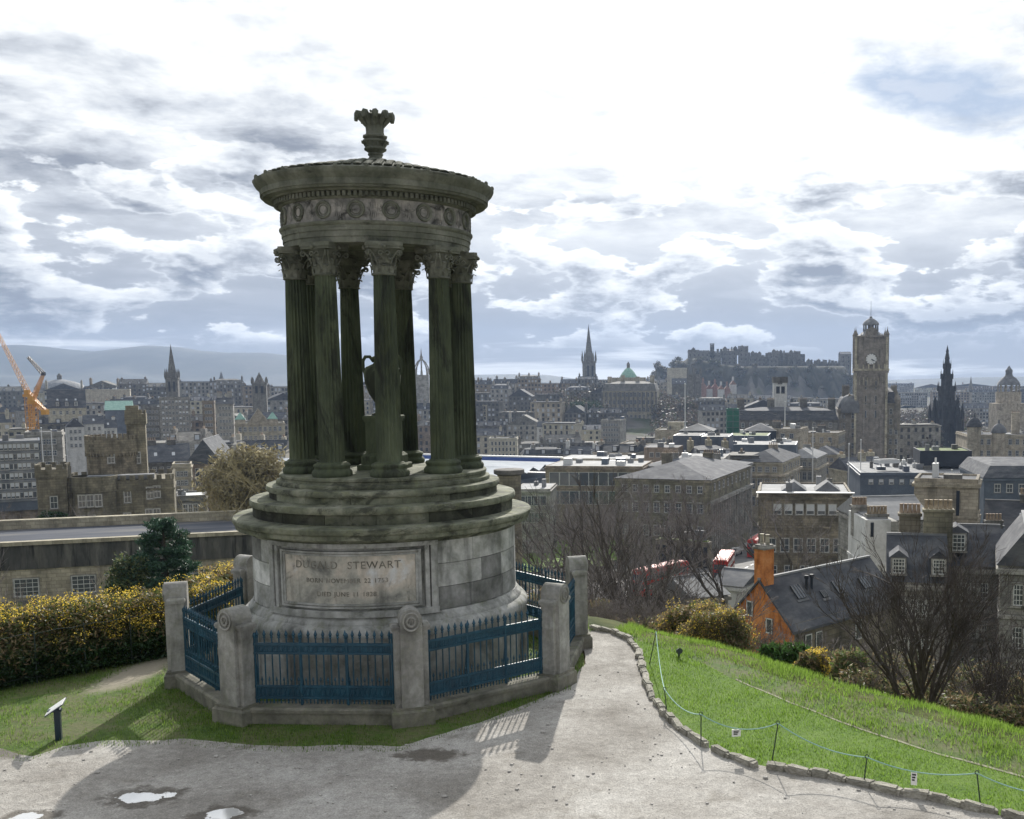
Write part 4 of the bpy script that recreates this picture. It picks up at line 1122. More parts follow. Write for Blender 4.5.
def roof_mb(kind, w_, d, z, rh, over=0.25, mi=0):
    b = MB(); W_ = w_ / 2 + over; D = d / 2 + over
    if kind == 'gable':      # ridge along x
        b.add([(-W_, -D, z), (W_, -D, z), (W_, D, z), (-W_, D, z), (-W_, 0, z + rh), (W_, 0, z + rh)], [(0, 1, 5, 4), (2, 3, 4, 5), (0, 4, 3), (1, 2, 5), (0, 3, 2, 1)], mi)
        b.box(-W_, W_, -0.12, 0.12, z + rh - 0.08, z + rh + 0.08, mi=mi + 1)
    elif kind == 'gabley':
        b.add([(-W_, -D, z), (W_, -D, z), (W_, D, z), (-W_, D, z), (0, -D, z + rh), (0, D, z + rh)], [(0, 4, 5, 3), (1, 2, 5, 4), (0, 1, 4), (2, 3, 5), (0, 3, 2, 1)], mi)
        b.box(-0.12, 0.12, -D, D, z + rh - 0.08, z + rh + 0.08, mi=mi + 1)
    elif kind == 'hip':
        k = min(W_, D); 
        if W_ >= D: r0, r1 = (-W_ + k, 0), (W_ - k, 0)
        else: r0, r1 = (0, -D + k), (0, D - k)
        b.add([(-W_, -D, z), (W_, -D, z), (W_, D, z), (-W_, D, z), (*r0, z + rh), (*r1, z + rh)],
              ([(0, 1, 5, 4), (1, 2, 5), (2, 3, 4, 5), (3, 0, 4), (0, 3, 2, 1)] if W_ >= D else [(0, 1, 4), (1, 2, 5, 4), (2, 3, 5), (3, 0, 4, 5), (0, 3, 2, 1)]), mi)
    elif kind == 'mansard':
        i = 1.6; W2, D2 = W_ - i, D - i
        b.add([(-W_, -D, z), (W_, -D, z), (W_, D, z), (-W_, D, z), (-W2, -D2, z + rh * .75), (W2, -D2, z + rh * .75), (W2, D2, z + rh * .75), (-W2, D2, z + rh * .75), (-W2 * .5, 0, z + rh), (W2 * .5, 0, z + rh)],
              [(0, 1, 5, 4), (1, 2, 6, 5), (2, 3, 7, 6), (3, 0, 4, 7), (4, 5, 9, 8), (5, 6, 9), (6, 7, 8, 9), (7, 4, 8), (0, 3, 2, 1)], mi)
    elif kind == 'pyramid':
        b.add([(-W_, -D, z), (W_, -D, z), (W_, D, z), (-W_, D, z), (0, 0, z + rh)], [(0, 1, 4), (1, 2, 4), (2, 3, 4), (3, 0, 4), (0, 3, 2, 1)], mi)
    elif kind == 'flat':
        b.box(-w_ / 2 + .3, w_ / 2 - .3, -d / 2 + .3, d / 2 - .3, z - 0.5, z - 0.15, mi=mi)
    return b

def building(label, px0, px1, py, Y, d, roof='gable', rh=4.0, wall=None, roofm=None, yaw=0.0, base=None, win=None, side=None, chim=(), name='tenement', cat='building', group=None,
             parapet=0.0, cornice=True, zt=None, anchor='front', ridge=None):
    """px0..px1 : extent of the front at depth Y, py : eaves line"""
    wall = wall or M_grey; roofm = roofm or M_slate
    A = at(px0, py, Y); B = at(px1, py, Y); az_ = atan2((A[0] + B[0]) / 2, Y)
    if px0 < 300 and abs(yaw) <= .1 and yaw != 0.05001: yaw = -az_ * .9 + yaw
    w_ = (B[0] - A[0]) * cos(az_) / max(.4, cos(az_ + yaw))
    z1 = (A[2] + B[2]) / 2 if zt is None else zt
    fx, fy = (A[0] + B[0]) / 2, Y
    cx_ = fx - sin(yaw) * d / 2; cy_ = fy + cos(yaw) * d / 2
    zb = min(hz(cx_ + q * w_ / 2, cy_ + r * d / 2) for q in (-1, 1) for r in (-1, 1)) - 1.5 if base is None else base
    e = empty(name, (cx_, cy_, 0), yaw, label, cat, group)
    b = MB()
    b.box(-w_ / 2, w_ / 2, -d / 2, d / 2, zb, z1)
    if roof == 'gabley':
        for s in (-1, 1): b.add([(-w_ / 2, s * d / 2, z1), (w_ / 2, s * d / 2, z1), (0, s * d / 2, z1 + rh)], [(0, 1, 2)])
    if parapet or roof == 'flat':
        p = parapet or 0.5
        for x0, x1, y0, y1 in ((-w_ / 2, w_ / 2, -d / 2, -d / 2 + .3), (-w_ / 2, w_ / 2, d / 2 - .3, d / 2), (-w_ / 2, -w_ / 2 + .3, -d / 2 + .3, d / 2 - .3), (w_ / 2 - .3, w_ / 2, -d / 2 + .3, d / 2 - .3)):
            b.box(x0, x1, y0, y1, z1 - 0.002, z1 + p)
    b.build('wall', wall, e)
    if cornice:
        b = MB(); c = 0.25
        b.box(-w_ / 2 - c, w_ / 2 + c, -d / 2 - c, d / 2 + c, z1 - 0.55, z1 - 0.2)
        b.build('cornice', wall, e)
    if wall not in (M_bgrey, M_blackc, M_sash, M_lead) and z1 - zb > 5:
        b = MB(); ph_ = win[0][4] if win else 3.2
        z = z1 - .95 - ph_ + .25
        while z > zb + 4 and z > z1 - 22: b.box(-w_ / 2 - .10, w_ / 2 + .10, -d / 2 - .10, d / 2 + .10, z, z + .22); z -= ph_
        if len(b.f): b.build('string_courses', wall, e)
    if roof == 'flat' and w_ > 5:
        for q in range(max(2, int(w_ * d / 45))):
            bw, bd, bh = rnd.uniform(.6, 2.2), rnd.uniform(.6, 2.2), rnd.uniform(.4, 1.5); x_ = rnd.uniform(-.42, .42) * w_; y_ = rnd.uniform(-.38, .38) * d
            b = MB(); b.box(x_ - bw / 2, x_ + bw / 2, y_ - bd / 2, y_ + bd / 2, z1 - .1, z1 + .3 + bh)
            if rnd.random() < .5: b.tube((x_, y_, z1 + .3 + bh), (x_, y_, z1 + .9 + bh), .12, .12, 6, cap=True)
            b.build('rooftop_unit', rnd.choice([M_lead, M_sash, M_bgrey, M_dark, M_memb]), e)
    elif roof in ('gable', 'hip', 'gabley') and w_ > 6 and roofm is M_slate:
        k_ = rh / (d / 2 + .25); 
        if roof == 'gable' or (roof == 'hip' and w_ > d):
            for q in range(int(w_ / 4)):
                x_ = -w_ * .36 + w_ * .72 * (q + .5) / max(1, int(w_ / 4)); y0_ = -d / 2 + d * .16; z0_ = z1 + (y0_ + d / 2 + .25) * k_
                b = MB(); b.add([(x_ - .35, y0_, z0_ + .06), (x_ + .35, y0_, z0_ + .06), (x_ + .35, y0_ + 1.1, z0_ + .06 + 1.1 * k_), (x_ - .35, y0_ + 1.1, z0_ + .06 + 1.1 * k_), (x_ - .35, y0_, z0_ - .1), (x_ + .35, y0_, z0_ - .1)], [(0, 1, 2, 3), (4, 5, 1, 0)]); b.build('skylight', M_blind, e)
    rb = roof_mb(roof, w_, d, z1 + (0.003 if roof != 'flat' else 0.3), rh)
    rb.build('roof', [roofm, M_lead], e)
    for wd in (win or []): put_windows(e, w_, d, z1, *wd[:5], face='front', **dict(dict(margin=wd[5]), **(wd[6] if len(wd) > 6 else {})))
    for wd in (side or []): put_windows(e, w_, d, z1, *wd[:5], face=wd[6], **dict(dict(margin=wd[5]), **(wd[7] if len(wd) > 7 else {})))
    for c in chim:      # (x fraction, y fraction, w, d, height above eaves, pots[, mat])
        me = chimney_mesh(c[2], c[3], c[4], c[5], c[6] if len(c) > 6 else wall)
        inst(me, 'chimney', e, (c[0] * w_ / 2, c[1] * d / 2, z1))
    e['_w'] = w_; e['_z'] = z1
    return e, w_, z1, zb

ST = atan2(-0.31, 1.0)      # street direction: yaw of the blocks that line it
WS = ['sash', 'sash', 'blind']
# south side of the street, receding towards the clock tower
building('classical grey stone block with a hipped slate roof nearest the red buses', 614, 710, 479, 200, 34, 'hip', 2.8, M_mossy, M_slate, ST, win=[(8, 1, 1.0, 1.4, 4, 1.0), (8, 1, 1.2, 2.1, 4, 1, dict(top=4.4)), (8, 1, 1.2, 2.0, 4, 1, dict(top=9.0))],
         side=[(9, 1, 1.0, 1.4, 3, 1, 'right', dict(top=0.9)), (11, 2, 1.0, 2.2, 3.7, 1, 'right', dict(top=5.2))], chim=[(-.6, .3, 2.2, .9, 3.2, 5), (.2, .6, 2.2, .9, 3.0, 5)], name='classical_block')
e = bpy.data.objects['classical_block']; w_ = e['_w']; z1 = e['_z']
b = MB()
b.box(w_ / 2, w_ / 2 + .9, -17.2, 17.2, z1 - 4.6, z1 - 4.0)
for i in range(23): y = -16.6 + i * 1.51; b.box(w_ / 2 + .02, w_ / 2 + .42, y - .28, y + .28, z1 - 14, z1 - 4.6)
b.build('pilaster_order', M_grey, e)
for i, (p0_, p1_, py_, Y_, d_, lab) in enumerate([(738, 782, 462, 264, 26, 'second classical block of the street row, with tall pale sash windows'), (782, 816, 458, 321, 22, 'third classical block of the street row, with a lead-topped hipped roof'),
                                                  (806, 837, 454.5, 366, 20, 'last block of the street row, in front of the clock tower hotel')]):
    e, w_, z1, zb = building(lab, p0_, p1_, py_, Y_, d_, 'hip', 2.6, (M_tan, M_grey, M_tan)[i], (M_slate, M_lead, M_slate)[i], ST,
                             win=[(5, 1, 1.1, 1.3, 4, 1.0), (5, 1, 1.3, 2.6, 4, 1, dict(top=4.2)), (5, 1, 1.3, 2.4, 4, 1, dict(top=8.8))], side=[(7, 1, 1.1, 1.3, 3, 1, 'right'), (7, 2, 1.2, 2.3, 4.2, 1, 'right', dict(top=4.4))],
                             chim=[(.0, .3, 2.4, 1.0, 3.2, 5)], name='classical_block')
    b = MB(); b.box(w_ / 2, w_ / 2 + .8, -d_ / 2, d_ / 2, z1 - 3.6, z1 - 3.1); b.box(-w_ / 2, w_ / 2, -d_ / 2 - .5, -d_ / 2, z1 - 3.6, z1 - 3.1); b.build('string_course', M_tan, e)
# link building behind, low roofs
building('long plain grey block with a flat slate roof left of the street row', 640, 736, 467, 236, 16, 'hip', 1.6, M_grey, M_slate, ST, win=[(9, 2, 1.1, 1.8, 3.6, 1.2)], chim=[(-.5, 0, 2, .9, 2.4, 4), (.4, 0, 2, .9, 2.4, 4)])
# north side
e, w_, z1, zb = building('square stone hall with white edged flat roof and sash windows, behind the orange house', 758, 852, 496, 150, 16, 'flat', 1, M_mossy, M_lead, ST * .35, parapet=.4,
         win=[(6, 1, 1.1, 1.5, 4, 2.0, dict(style='blind')), (6, 1, 1.25, 2.0, 4, 1, dict(top=6.2)), (5, 1, 1.2, 1.3, 4, 1, dict(top=10.2))], name='stone_hall')
b = MB(); b.box(-w_ / 2 - .3, w_ / 2 + .3, -8.5, -7.6, z1 + .39, z1 + .55); b.build('white_gutter', M_sash, e)
for x in (-1.5, 3.5):
    b = MB(); b.add([(x - 2, -3, z1 + .1), (x + 2, -3, z1 + .1), (x + 2, 3, z1 + .1), (x - 2, 3, z1 + .1), (x, -2, z1 + 1.5), (x, 2, z1 + 1.5)], [(0, 1, 4), (1, 2, 5, 4), (2, 3, 5), (3, 0, 4, 5)]); b.build('glazed_rooflight', M_lead, e)
# low pale roofs next to the orange house
building('low pale-roofed shed left of the orange house chimney', 694, 728, 596, 96, 8, 'gable', 1.3, M_grey, M_lead, 0.5, name='shed')
building('low grey shed with a long ridge beside the bus lane', 712, 742, 585, 112, 7, 'gable', 1.2, M_white, M_slate, -0.5, name='shed')
# terrace of arches along the road
e, w_, z1, zb = building('dark stone colonnade wall along the road above the buses', 655, 708, 541, 172, 1.5, 'flat', .3, M_mossy, M_green, ST * 1.4, name='colonnade_wall', cat='wall', parapet=.01, cornice=False)
for i in range(9):
    b = MB(); x = -w_ / 2 + w_ * (i + .5) / 9; b.box(x - .33, x + .33, -.85, -.74, z1 - 4.2, z1 - .8); b.build('opening', M_blackc, e)

# orange gabled house -------------------------------------------------------
gA = at(760, 579, 60); gB = at(868, 556, 67.5); hx, hy = gA[0], gA[1]
an = atan2(gB[1] - hy, gB[0] - hx); Lh = sqrt((gB[0] - hx) ** 2 + (gB[1] - hy) ** 2); zr = gA[2]; ze_ = zr - 2.35
oh = empty('orange_gabled_house', (hx, hy, 0), an, 'slate-roofed cottage with an orange harled gable and orange chimney, below the lawn', 'house')
hw = 2.3; zb = hz(hx, hy) - 3
b = MB()       # local x along the ridge
b.add([(0, -hw, zb), (0, hw, zb), (0, hw, ze_), (0, 0, zr - .1), (0, -hw, ze_)], [(4, 3, 2, 1, 0)])
b.box(0.002, .35, -hw + .002, hw - .002, zb, ze_ - .3); b.build('gable_wall', M_orange, oh)
b = MB(); b.box(.3, Lh, -hw + .02, hw - .02, zb, ze_); b.add([(Lh, -hw, ze_), (Lh, hw, ze_), (Lh, 0, zr - .1)], [(0, 1, 2)]); b.build('wall', M_mossy, oh)
b = MB()
for s in (-1, 1):
    b.add([(-.12, s * (hw + .3), ze_ - .35), (Lh + .15, s * (hw + .3), ze_ - .35), (Lh + .15, 0, zr), (-.12, 0, zr), (-.12, s * (hw + .3), ze_ - .5), (Lh + .15, s * (hw + .3), ze_ - .5), (Lh + .15, 0, zr - .16), (-.12, 0, zr - .16)],
          [(0, 1, 2, 3), (7, 6, 5, 4), (0, 3, 7, 4), (1, 5, 6, 2), (0, 4, 5, 1)])
b.build('roof', M_slate, oh)
b = MB(); b.box(-.12, Lh + .15, -.1, .1, zr - .05, zr + .07); b.build('ridge', M_lead, oh)
ch = MB(); ch.box(-.03, .82, -.36, .42, zr - 1.2, zr + 1.75); cho = ch.build('chimney', M_orange, oh)
ch = MB(); ch.box(-.12, .91, -.45, .51, zr + 1.75, zr + 1.9); ch.box(-.02, .8, -.35, .4, zr + 1.9, zr + 2.0); ch.build('coping', M_grey, cho)
for y in (-.22, .2):
    ch = MB(); ch.lathe([(.14, zr + 2.0), (.12, zr + 2.3), (.11, zr + 2.55), (.14, zr + 2.6), (0, zr + 2.6)], 10, (.4, y)); ch.build('chimney_pot', M_cream, cho)
for y, z in ((.75, -2.3), (-.75, -3.1)):
    o = inst(window_mesh(.5, .9, 'plain'), 'window', oh, (-.03, y, zr + z), -pi / 2)
rot = Matrix.Rotation(atan2(zr - ze_ + .35, hw + .3), 4, 'X')
for u, q, sz in ((2.3, .50, (.75, .95)), (4.3, .42, (.4, .5)), (6.0, .42, (.75, .95)), (8.6, .40, (.75, .85))):
    b = MB(); b.box(-sz[0] / 2, sz[0] / 2, 0, sz[1], .0, .09, mi=0); 
    for k in range(4): x = -sz[0] / 2 + sz[0] * k / 3; b.box(x - .03, x + .03, 0, sz[1], .092, .12, mi=1)
    b.box(-sz[0] / 2 - .15, sz[0] / 2 + .15, -.18, -.02, .0, .03, mi=1)
    b.xf(rot); b.xf(Matrix.Translation((u, -(hw + .3) * (1 - q), ze_ - .35 + (zr - ze_ + .35) * q + .03))); b.build('skylight', [M_glass, M_lead], oh)
for u in (3.2, 3.7):
    b = MB(); b.tube((u, -.9, zr - 1.4), (u, -.9, zr - .3), .08, .08, 8); b.tube((u, -.9, zr - .3), (u, -.9, zr - .1), .13, .13, 8, cap=True); b.build('flue', M_blackc, oh)
for u in (1.6, 2.6, 6.5): inst(window_mesh(.62, 1.2, 'plain'), 'window', oh, (u, -hw - .02, ze_ - 2.0), 0)

# white harled house and terrace on the right --------------------------------
e, w_, z1, zb = building('tall white harled gable block topped by two rows of chimney pots', 866, 891, 520, 86, 6.5, 'flat', 1, M_white, M_memb, 0.05, name='white_house', cat='house', cornice=False, parapet=.01,
                         chim=[(-.45, .5, 1.3, .8, .5, 5, M_grey), (.1, -.7, 1.7, .7, .2, 6, M_grey)])
b = MB(); b.box(-.65, -.4, -3.31, -3.25, z1 - 1.4, z1 - .2); b.build('window_slit', M_blackc, e)
b = MB(); b.box(w_ / 2 + .003, w_ / 2 + .7, -2.8, 3, zb, z1 - .2); b.build('return_wall', M_grey, e)
building('stone lean-to block with a white sheet roof behind the white house', 868, 930, 520, 100, 9, 'gable', 1.8, M_grey, M_memb, 0.15, name='outbuilding')
e, w_, z1, zb = building('slate-roofed terrace house with white sash dormers, left of the great chimney stack', 890, 946, 582, 70, 8, 'gable', 2.7, M_grey, M_slate, -.2, name='terrace_house', cat='house',
                         win=[(4, 3, .75, 1.35, 2.7, 1.0, dict(style='many'))], chim=[(.8, .1, 2.0, 1.0, 4.3, 6, M_mossy), (-.25, .25, 1.5, .9, 3.9, 5, M_mossy)])
def dormer(par, x, y, z, w_=1.1, h=1.2):
    b = MB(); b.box(x - w_ / 2, x + w_ / 2, y, y + 1.8, z, z + h); b.add([(x - w_ / 2 - .1, y - .1, z + h), (x + w_ / 2 + .1, y - .1, z + h), (x, y - .1, z + h + .5), (x - w_ / 2 - .1, y + 2, z + h), (x + w_ / 2 + .1, y + 2, z + h), (x, y + 2.2, z + h + .5)],
          [(0, 1, 2), (0, 2, 5, 3), (1, 4, 5, 2)]); o = b.build('dormer', M_slate, par)
    inst(window_mesh(w_ * .75, h * .85, 'many'), 'window', o, (x, y - .02, z + .1))
for x in (-1.3, 1.35): dormer(e, x, -4.2, z1 + .5)
e, w_, z1, zb = building('slate-roofed terrace house with a glazed dormer, right of the great chimney stack', 947, 1002, 566, 73, 8, 'gable', 2.4, M_grey, M_slate, -.2, name='terrace_house', cat='house',
                         win=[(3, 3, .75, 1.35, 2.7, 1.0, dict(style='many'))], chim=[])
dormer(e, -1.2, -3.6, z1 + .9, 1.5, 1.4)
building('gable-fronted stone house at the right edge with paired sash windows', 1000, 1052, 566, 66, 9, 'gabley', 2.4, M_grey, M_slate, -.3, name='terrace_house', cat='house',
         win=[(2, 3, .8, 1.4, 2.8, .9, dict(style='many'))], chim=[(.6, .6, 1.2, .9, 2.6, 3, M_mossy)])
e, w_, z1, zb = building('pale square stair tower with slit windows, behind the terrace chimneys', 914, 978, 482, 112, 6.5, 'flat', 1, M_tan, M_slate, -.32, name='stair_tower', cat='tower', parapet=.35)
for x in (-.2, ): 
    b = MB(); b.box(1.1, 1.45, -3.31, -3.25, z1 - 3.6, z1 - .9); b.build('window_slit', M_blackc, e)
b = MB(); b.box(w_ / 2 - .04 + .05, w_ / 2 + .07, -.9, -.2, z1 - 3.2, z1 - .9); b.build('window_slit', M_blackc, e)
b = MB(); b.box(-w_ / 2 - .2, w_ / 2 + .2, -3.45, 3.45, z1 - 4.6, z1 - 4.2); b.build('string_course', M_tan, e)
building('dark stone wing below the stair tower with a mossy coping', 896, 1010, 552, 100, 8, 'gable', 2.0, M_dark, M_slate, -.1, name='outbuilding', chim=[(.85, 0, 1.6, .8, 2.4, 5)])
building('slate-roofed range with a white gable parapet at the right edge', 984, 1060, 530, 112, 10, 'gable', 2.6, M_dark, M_slate, -.35, name='outbuilding', chim=[(.1, 0, 1.6, .8, 3.2, 5)])
# long dark flat roofs behind
e, w_, z1, zb = building('long dark grey modern block with a row of small white windows', 860, 985, 474, 226, 30, 'flat', 1, M_bgrey, M_lead, -.08, name='modern_block', parapet=.3, win=[(11, 1, .9, 1.0, 3, 1.2, dict(style='blind'))])
e, w_, z1, zb = building('charcoal plant box planted with greenery on the long flat roof', 920, 972, 452, 236, 12, 'flat', 1, M_blackc, M_green, -.1, base=-15, name='rooftop_plant_box', cat='plant room', cornice=False, parapet=.3)
building('dark blue slate-clad block on the right edge with a flat roof', 984, 1060, 478, 200, 26, 'mansard', 3.0, M_bgrey, M_slate, -.1, name='modern_block', win=[(5, 2, 1.1, 1.6, 3.2, 1.4)])
building('small white rooftop unit left of the charcoal box', 880, 900, 460, 232, 3, 'flat', .3, M_sash, M_lead, .3, base=-14, name='rooftop_unit', cat='plant room', cornice=False, parapet=.05)
building('small white rooftop unit at the right on the flat roof', 997, 1013, 461, 224, 4, 'flat', .3, M_lead, M_sash, .1, base=-14, name='rooftop_unit', cat='plant room', cornice=False, parapet=.05)
for i, (px_, py0_, py1_, Y_) in enumerate([(849, 444, 480, 240), (861, 440, 478, 236), (685, 384, 430, 330), (952, 470, 510, 150), (813, 428, 470, 300), (785, 402, 425, 390), (41, 428, 450, 226), (51, 430, 450, 226)]):
    p_ = at(px_, py0_, Y_); q_ = at(px_, py1_, Y_)
    b = MB(); b.tube((0, 0, q_[2] - 4), (0, 0, p_[2]), .14 * Y_ / 240, .09 * Y_ / 240, 6, cap=True); b.ball((0, 0, p_[2]), .22 * Y_ / 240, 5)
    o = b.build('flagpole', M_sash, None, (p_[0], Y_, 0))
    tag(o, 'bare white flagpole ' + ['on the flat roof before the hotel, left of a pair', 'on the flat roof before the hotel, right of a pair', 'standing before the twin gothic towers', 'thin and tall above the stair tower', 'behind the street row blocks', 'by the white box tower', 'on the pale office roof, left of two', 'on the pale office roof, right of two'][i], 'flagpole', 'flagpoles on roofs')

# modern roofs in the middle ---------------------------------------------------
cubes = [
 ('grey blue roof box with a white top, farthest left of the modern roof boxes', 673, 700, 436, 300, 14, M_bgrey, M_sash, 10),
 ('blue grey roof box with a pale top above the street row', 701, 729, 437, 290, 14, M_bgrey, M_sash, 10),
 ('long blue grey rooftop shed with glazing, right of the pale roof boxes', 722, 796, 445, 310, 18, M_bgrey, M_lead, 10),
 ('blue cladding block with a green planted roof', 728, 768, 436, 330, 16, M_bgrey, M_green, 12),
 ('white flat roof block lying before the grey boxes', 676, 724, 459, 250, 16, M_grey, M_sash, 8),
 ('brick coloured plant room left of the grey boxes', 644, 678, 448, 280, 10, M_brown, M_slate, 8),
 ('low white roofed block above the brown office', 560, 640, 470, 262, 18, M_cream, M_lead, 8),
 ('long sandstone low range with small windows before the station', 560, 642, 459, 305, 14, M_cream, M_lead, 10)]
for lab, a_, b__, py_, Y_, d_, wm, rm, hb_ in cubes:
    building(lab, a_, b__, py_, Y_, d_, 'flat', 1, wm, M_memb if rm is M_sash else rm, ST * .5, base=at(a_, py_, Y_)[2] - hb_ - 12, name='flat_roofed_block', cornice=False, parapet=.15, win=[(max(3, int((b__ - a_) / 7)), 2, 1.2, 1.3, 3.2, 1.2, dict(style='plain'))] if wm in (M_cream, M_brown, M_grey) else None)
building('white hipped roof pavilion left of the green scaffold', 679, 713, 431, 345, 14, 'hip', 2.2, M_blackc, M_memb, ST * .4, name='roof_pavilion', cornice=False, base=-25)
building('white hipped roof pavilion right of the green scaffold', 744, 776, 431, 350, 14, 'hip', 2.4, M_blackc, M_memb, ST * .4, name='roof_pavilion', cornice=False, base=-25)
building('tan classical block with sooty chimneys behind the glazed shed', 757, 800, 430, 352, 16, 'flat', 1, M_tan, M_dark, ST, name='classical_block', parapet=.5, win=[(4, 1, 1.3, 1.5, 3, 1.4)], chim=[(-.3, 0, 3, 1.4, 2.2, 6, M_dark)])
building('tan chimneyed block with a line of tall columns on its street side', 797, 838, 434, 385, 20, 'flat', 1, M_tan, M_dark, ST, name='classical_block', parapet=.5, win=[(4, 2, 1.3, 2.0, 3.6, 1.4)], side=[(7, 2, 1.3, 2.4, 3.8, 1.2, 'right')], chim=[(0, 0, 3, 1.4, 2.4, 6, M_dark)])
e, w_, z1, zb = building('long blue slate mansard building with a row of dormers', 735, 838, 420, 425, 20, 'mansard', 5, M_dark, M_slate, ST * .3, name='mansard_building', win=[(12, 2, 1.2, 1.9, 3.8, 1.5)], chim=[(-.9, 0, 3, 1.6, 8, 6), (-.3, 0, 3, 1.6, 8, 6), (.35, 0, 3, 1.6, 8, 6), (.9, 0, 3, 1.6, 8, 6)])
for i in range(9): dormer(e, -w_ / 2 + w_ * (i + .5) / 9, -9.2, z1 + .8, 1.6, 1.7)
e, w_, z1, zb = building('pale square box tower with dark openings above the mansard roofs', 774, 787, 384, 440, 6, 'flat', 1, M_white, M_dark, 0, name='lift_tower', cat='tower', cornice=False)
b = MB(); b.box(-w_ / 2 - .3, w_ / 2 + .3, -3.3, 3.3, z1 + .5, z1 + 3); b.build('tank_house', M_dark, e)
b = MB(); b.box(-1.8, -.3, -3.1, -3.0, z1 - 4, z1 - 1); b.build('opening', M_blackc, e); b = MB(); b.box(.3, 1.8, -3.1, -3.0, z1 - 4, z1 - 1); b.build('opening', M_blackc, e)
e, w_, z1, zb = building('green netted scaffold tower among the flat roofs', 727, 739, 410, 360, 6, 'flat', 1, mottled('green_netting', [(0.02, 0.09, 0.06), (0.03, 0.15, 0.10), (0.05, 0.2, 0.14)], 0.5, 0.8, 0.1), M_slate, 0, name='scaffold_tower', cat='scaffold', cornice=False)
b = MB()
for z in range(6):
    for x in (-w_ / 2 - .1, 0, w_ / 2 + .1): b.tube((x, -3.15, z1 - 12 + z * 2), (x, -3.15, z1 - 10 + z * 2 + (1 if z == 5 else 0)), .07, .07, 4)
    b.tube((-w_ / 2, -3.15, z1 - 10 + z * 2), (w_ / 2, -3.15, z1 - 10 + z * 2), .07, .07, 4)
b.build('scaffold_poles', M_lead, e)
building('brown flat-roofed office with big dark windows behind the bare trees', 545, 642, 467, 232, 16, 'flat', 1, M_brown, M_lead, ST * .4, name='office_block', parapet=.2, win=[(9, 2, 2.4, 3.0, 4.2, 1.0, dict(style='plain'))])
e, w_, z1, zb = building('rusty brown low building at the left end of the green slope', 515, 550, 490, 210, 12, 'flat', 1, M_grey, M_lead, 0, name='office_block', parapet=.2, win=[(4, 2, 1.8, 2.0, 3.4, 1.0, dict(style='plain'))])
# round stone turret by the steps of the monument (right)
p_ = at(509, 469, 120)
e = empty('round_stone_turret', (p_[0], 120, 0), 0, 'squat round dark stone turret right of the monument steps', 'turret')
b = MB(); b.lathe([(1.35, p_[2] - 14), (1.35, p_[2] - .7)], 28); b.build('wall', M_mossy, e)
b = MB(); b.lathe([(1.35, p_[2] - .7), (1.75, p_[2] - .5), (1.75, p_[2] - .05), (1.6, p_[2]), (0, p_[2] + .1)], 28); b.build('cap', M_dark, e)
# long station roof
A = at(300, 449, 345); B_ = at(562, 466, 312); z = (A[2] + B_[2]) / 2
e = empty('station_roof', (A[0], A[1], 0), atan2(B_[1] - A[1], B_[0] - A[0]), 'long white station roof with a bright blue fascia stripe', 'station roof')
Ls = sqrt((B_[0] - A[0]) ** 2 + (B_[1] - A[1]) ** 2)
b = MB()
for k in range(11): b.add([(0, -k * 7.5, z - 1.5 - .15 * k), (Ls, -k * 7.5, z - 1.5 - .15 * k), (Ls, -k * 7.5 - 3.7, z - .2 - .15 * k), (0, -k * 7.5 - 3.7, z - .2 - .15 * k), (0, -k * 7.5 - 7.5, z - 1.65 - .15 * k), (Ls, -k * 7.5 - 7.5, z - 1.65 - .15 * k)], [(0, 3, 2, 1), (3, 4, 5, 2)])
M_stroof = mottled('translucent_roofing', [(0.30, 0.33, 0.36), (0.46, 0.49, 0.51), (0.62, 0.64, 0.65)], 0.2, 0.35, 0.05, stretch=(0.2, 1, 1)); b.build('roof_bays', M_stroof, e)
b = MB(); b.box(0, Ls, .2, 1.2, z - 1.6, z + .6); b.build('blue_fascia', plain('blue_fascia_paint', (0.035, 0.08, 0.28), 0.6), e)
b = MB(); b.box(0, Ls, .1, 1.3, z + .6, z + 1.0); b.build('white_capping', M_sash, e)
b = MB(); b.box(0, Ls, -82, .1, z - 12, z - 3.6); b.build('walls', M_bgrey, e)

# ------------------------------------------------------------------ left side
e, w_, z1, zb = building('pale blue grey office slab with a grid of windows at the left edge', -70, 41, 443, 205, 13, 'flat', 1, M_bgrey, M_lead, .02, name='office_slab', parapet=.2, cornice=False, base=-20.5,
                         win=[(24, 6, .72, 1.2, 1.93, .15, dict(top=.4, style=['plain', 'blind', 'blind', 'blind'], margin=.3))])
b = MB()
for r in range(7): b.box(-w_ / 2, w_ / 2, -6.62, -6.52, z1 - r * 1.93 - .3, z1 - r * 1.93 + .1)
b.build('spandrel_bands', M_lead, e)
b = MB(); b.box(-w_ / 2 + 1, w_ / 2 - .2, -5.8, 6, -26, -20.5); b.build('plinth_storey', M_brown, e)
building('grey concrete block behind the pale office slab', 24, 62, 434, 240, 12, 'flat', 1, M_grey, M_lead, 0, name='office_block', win=[(5, 3, 1.0, 1.2, 2.6, 1.2)])
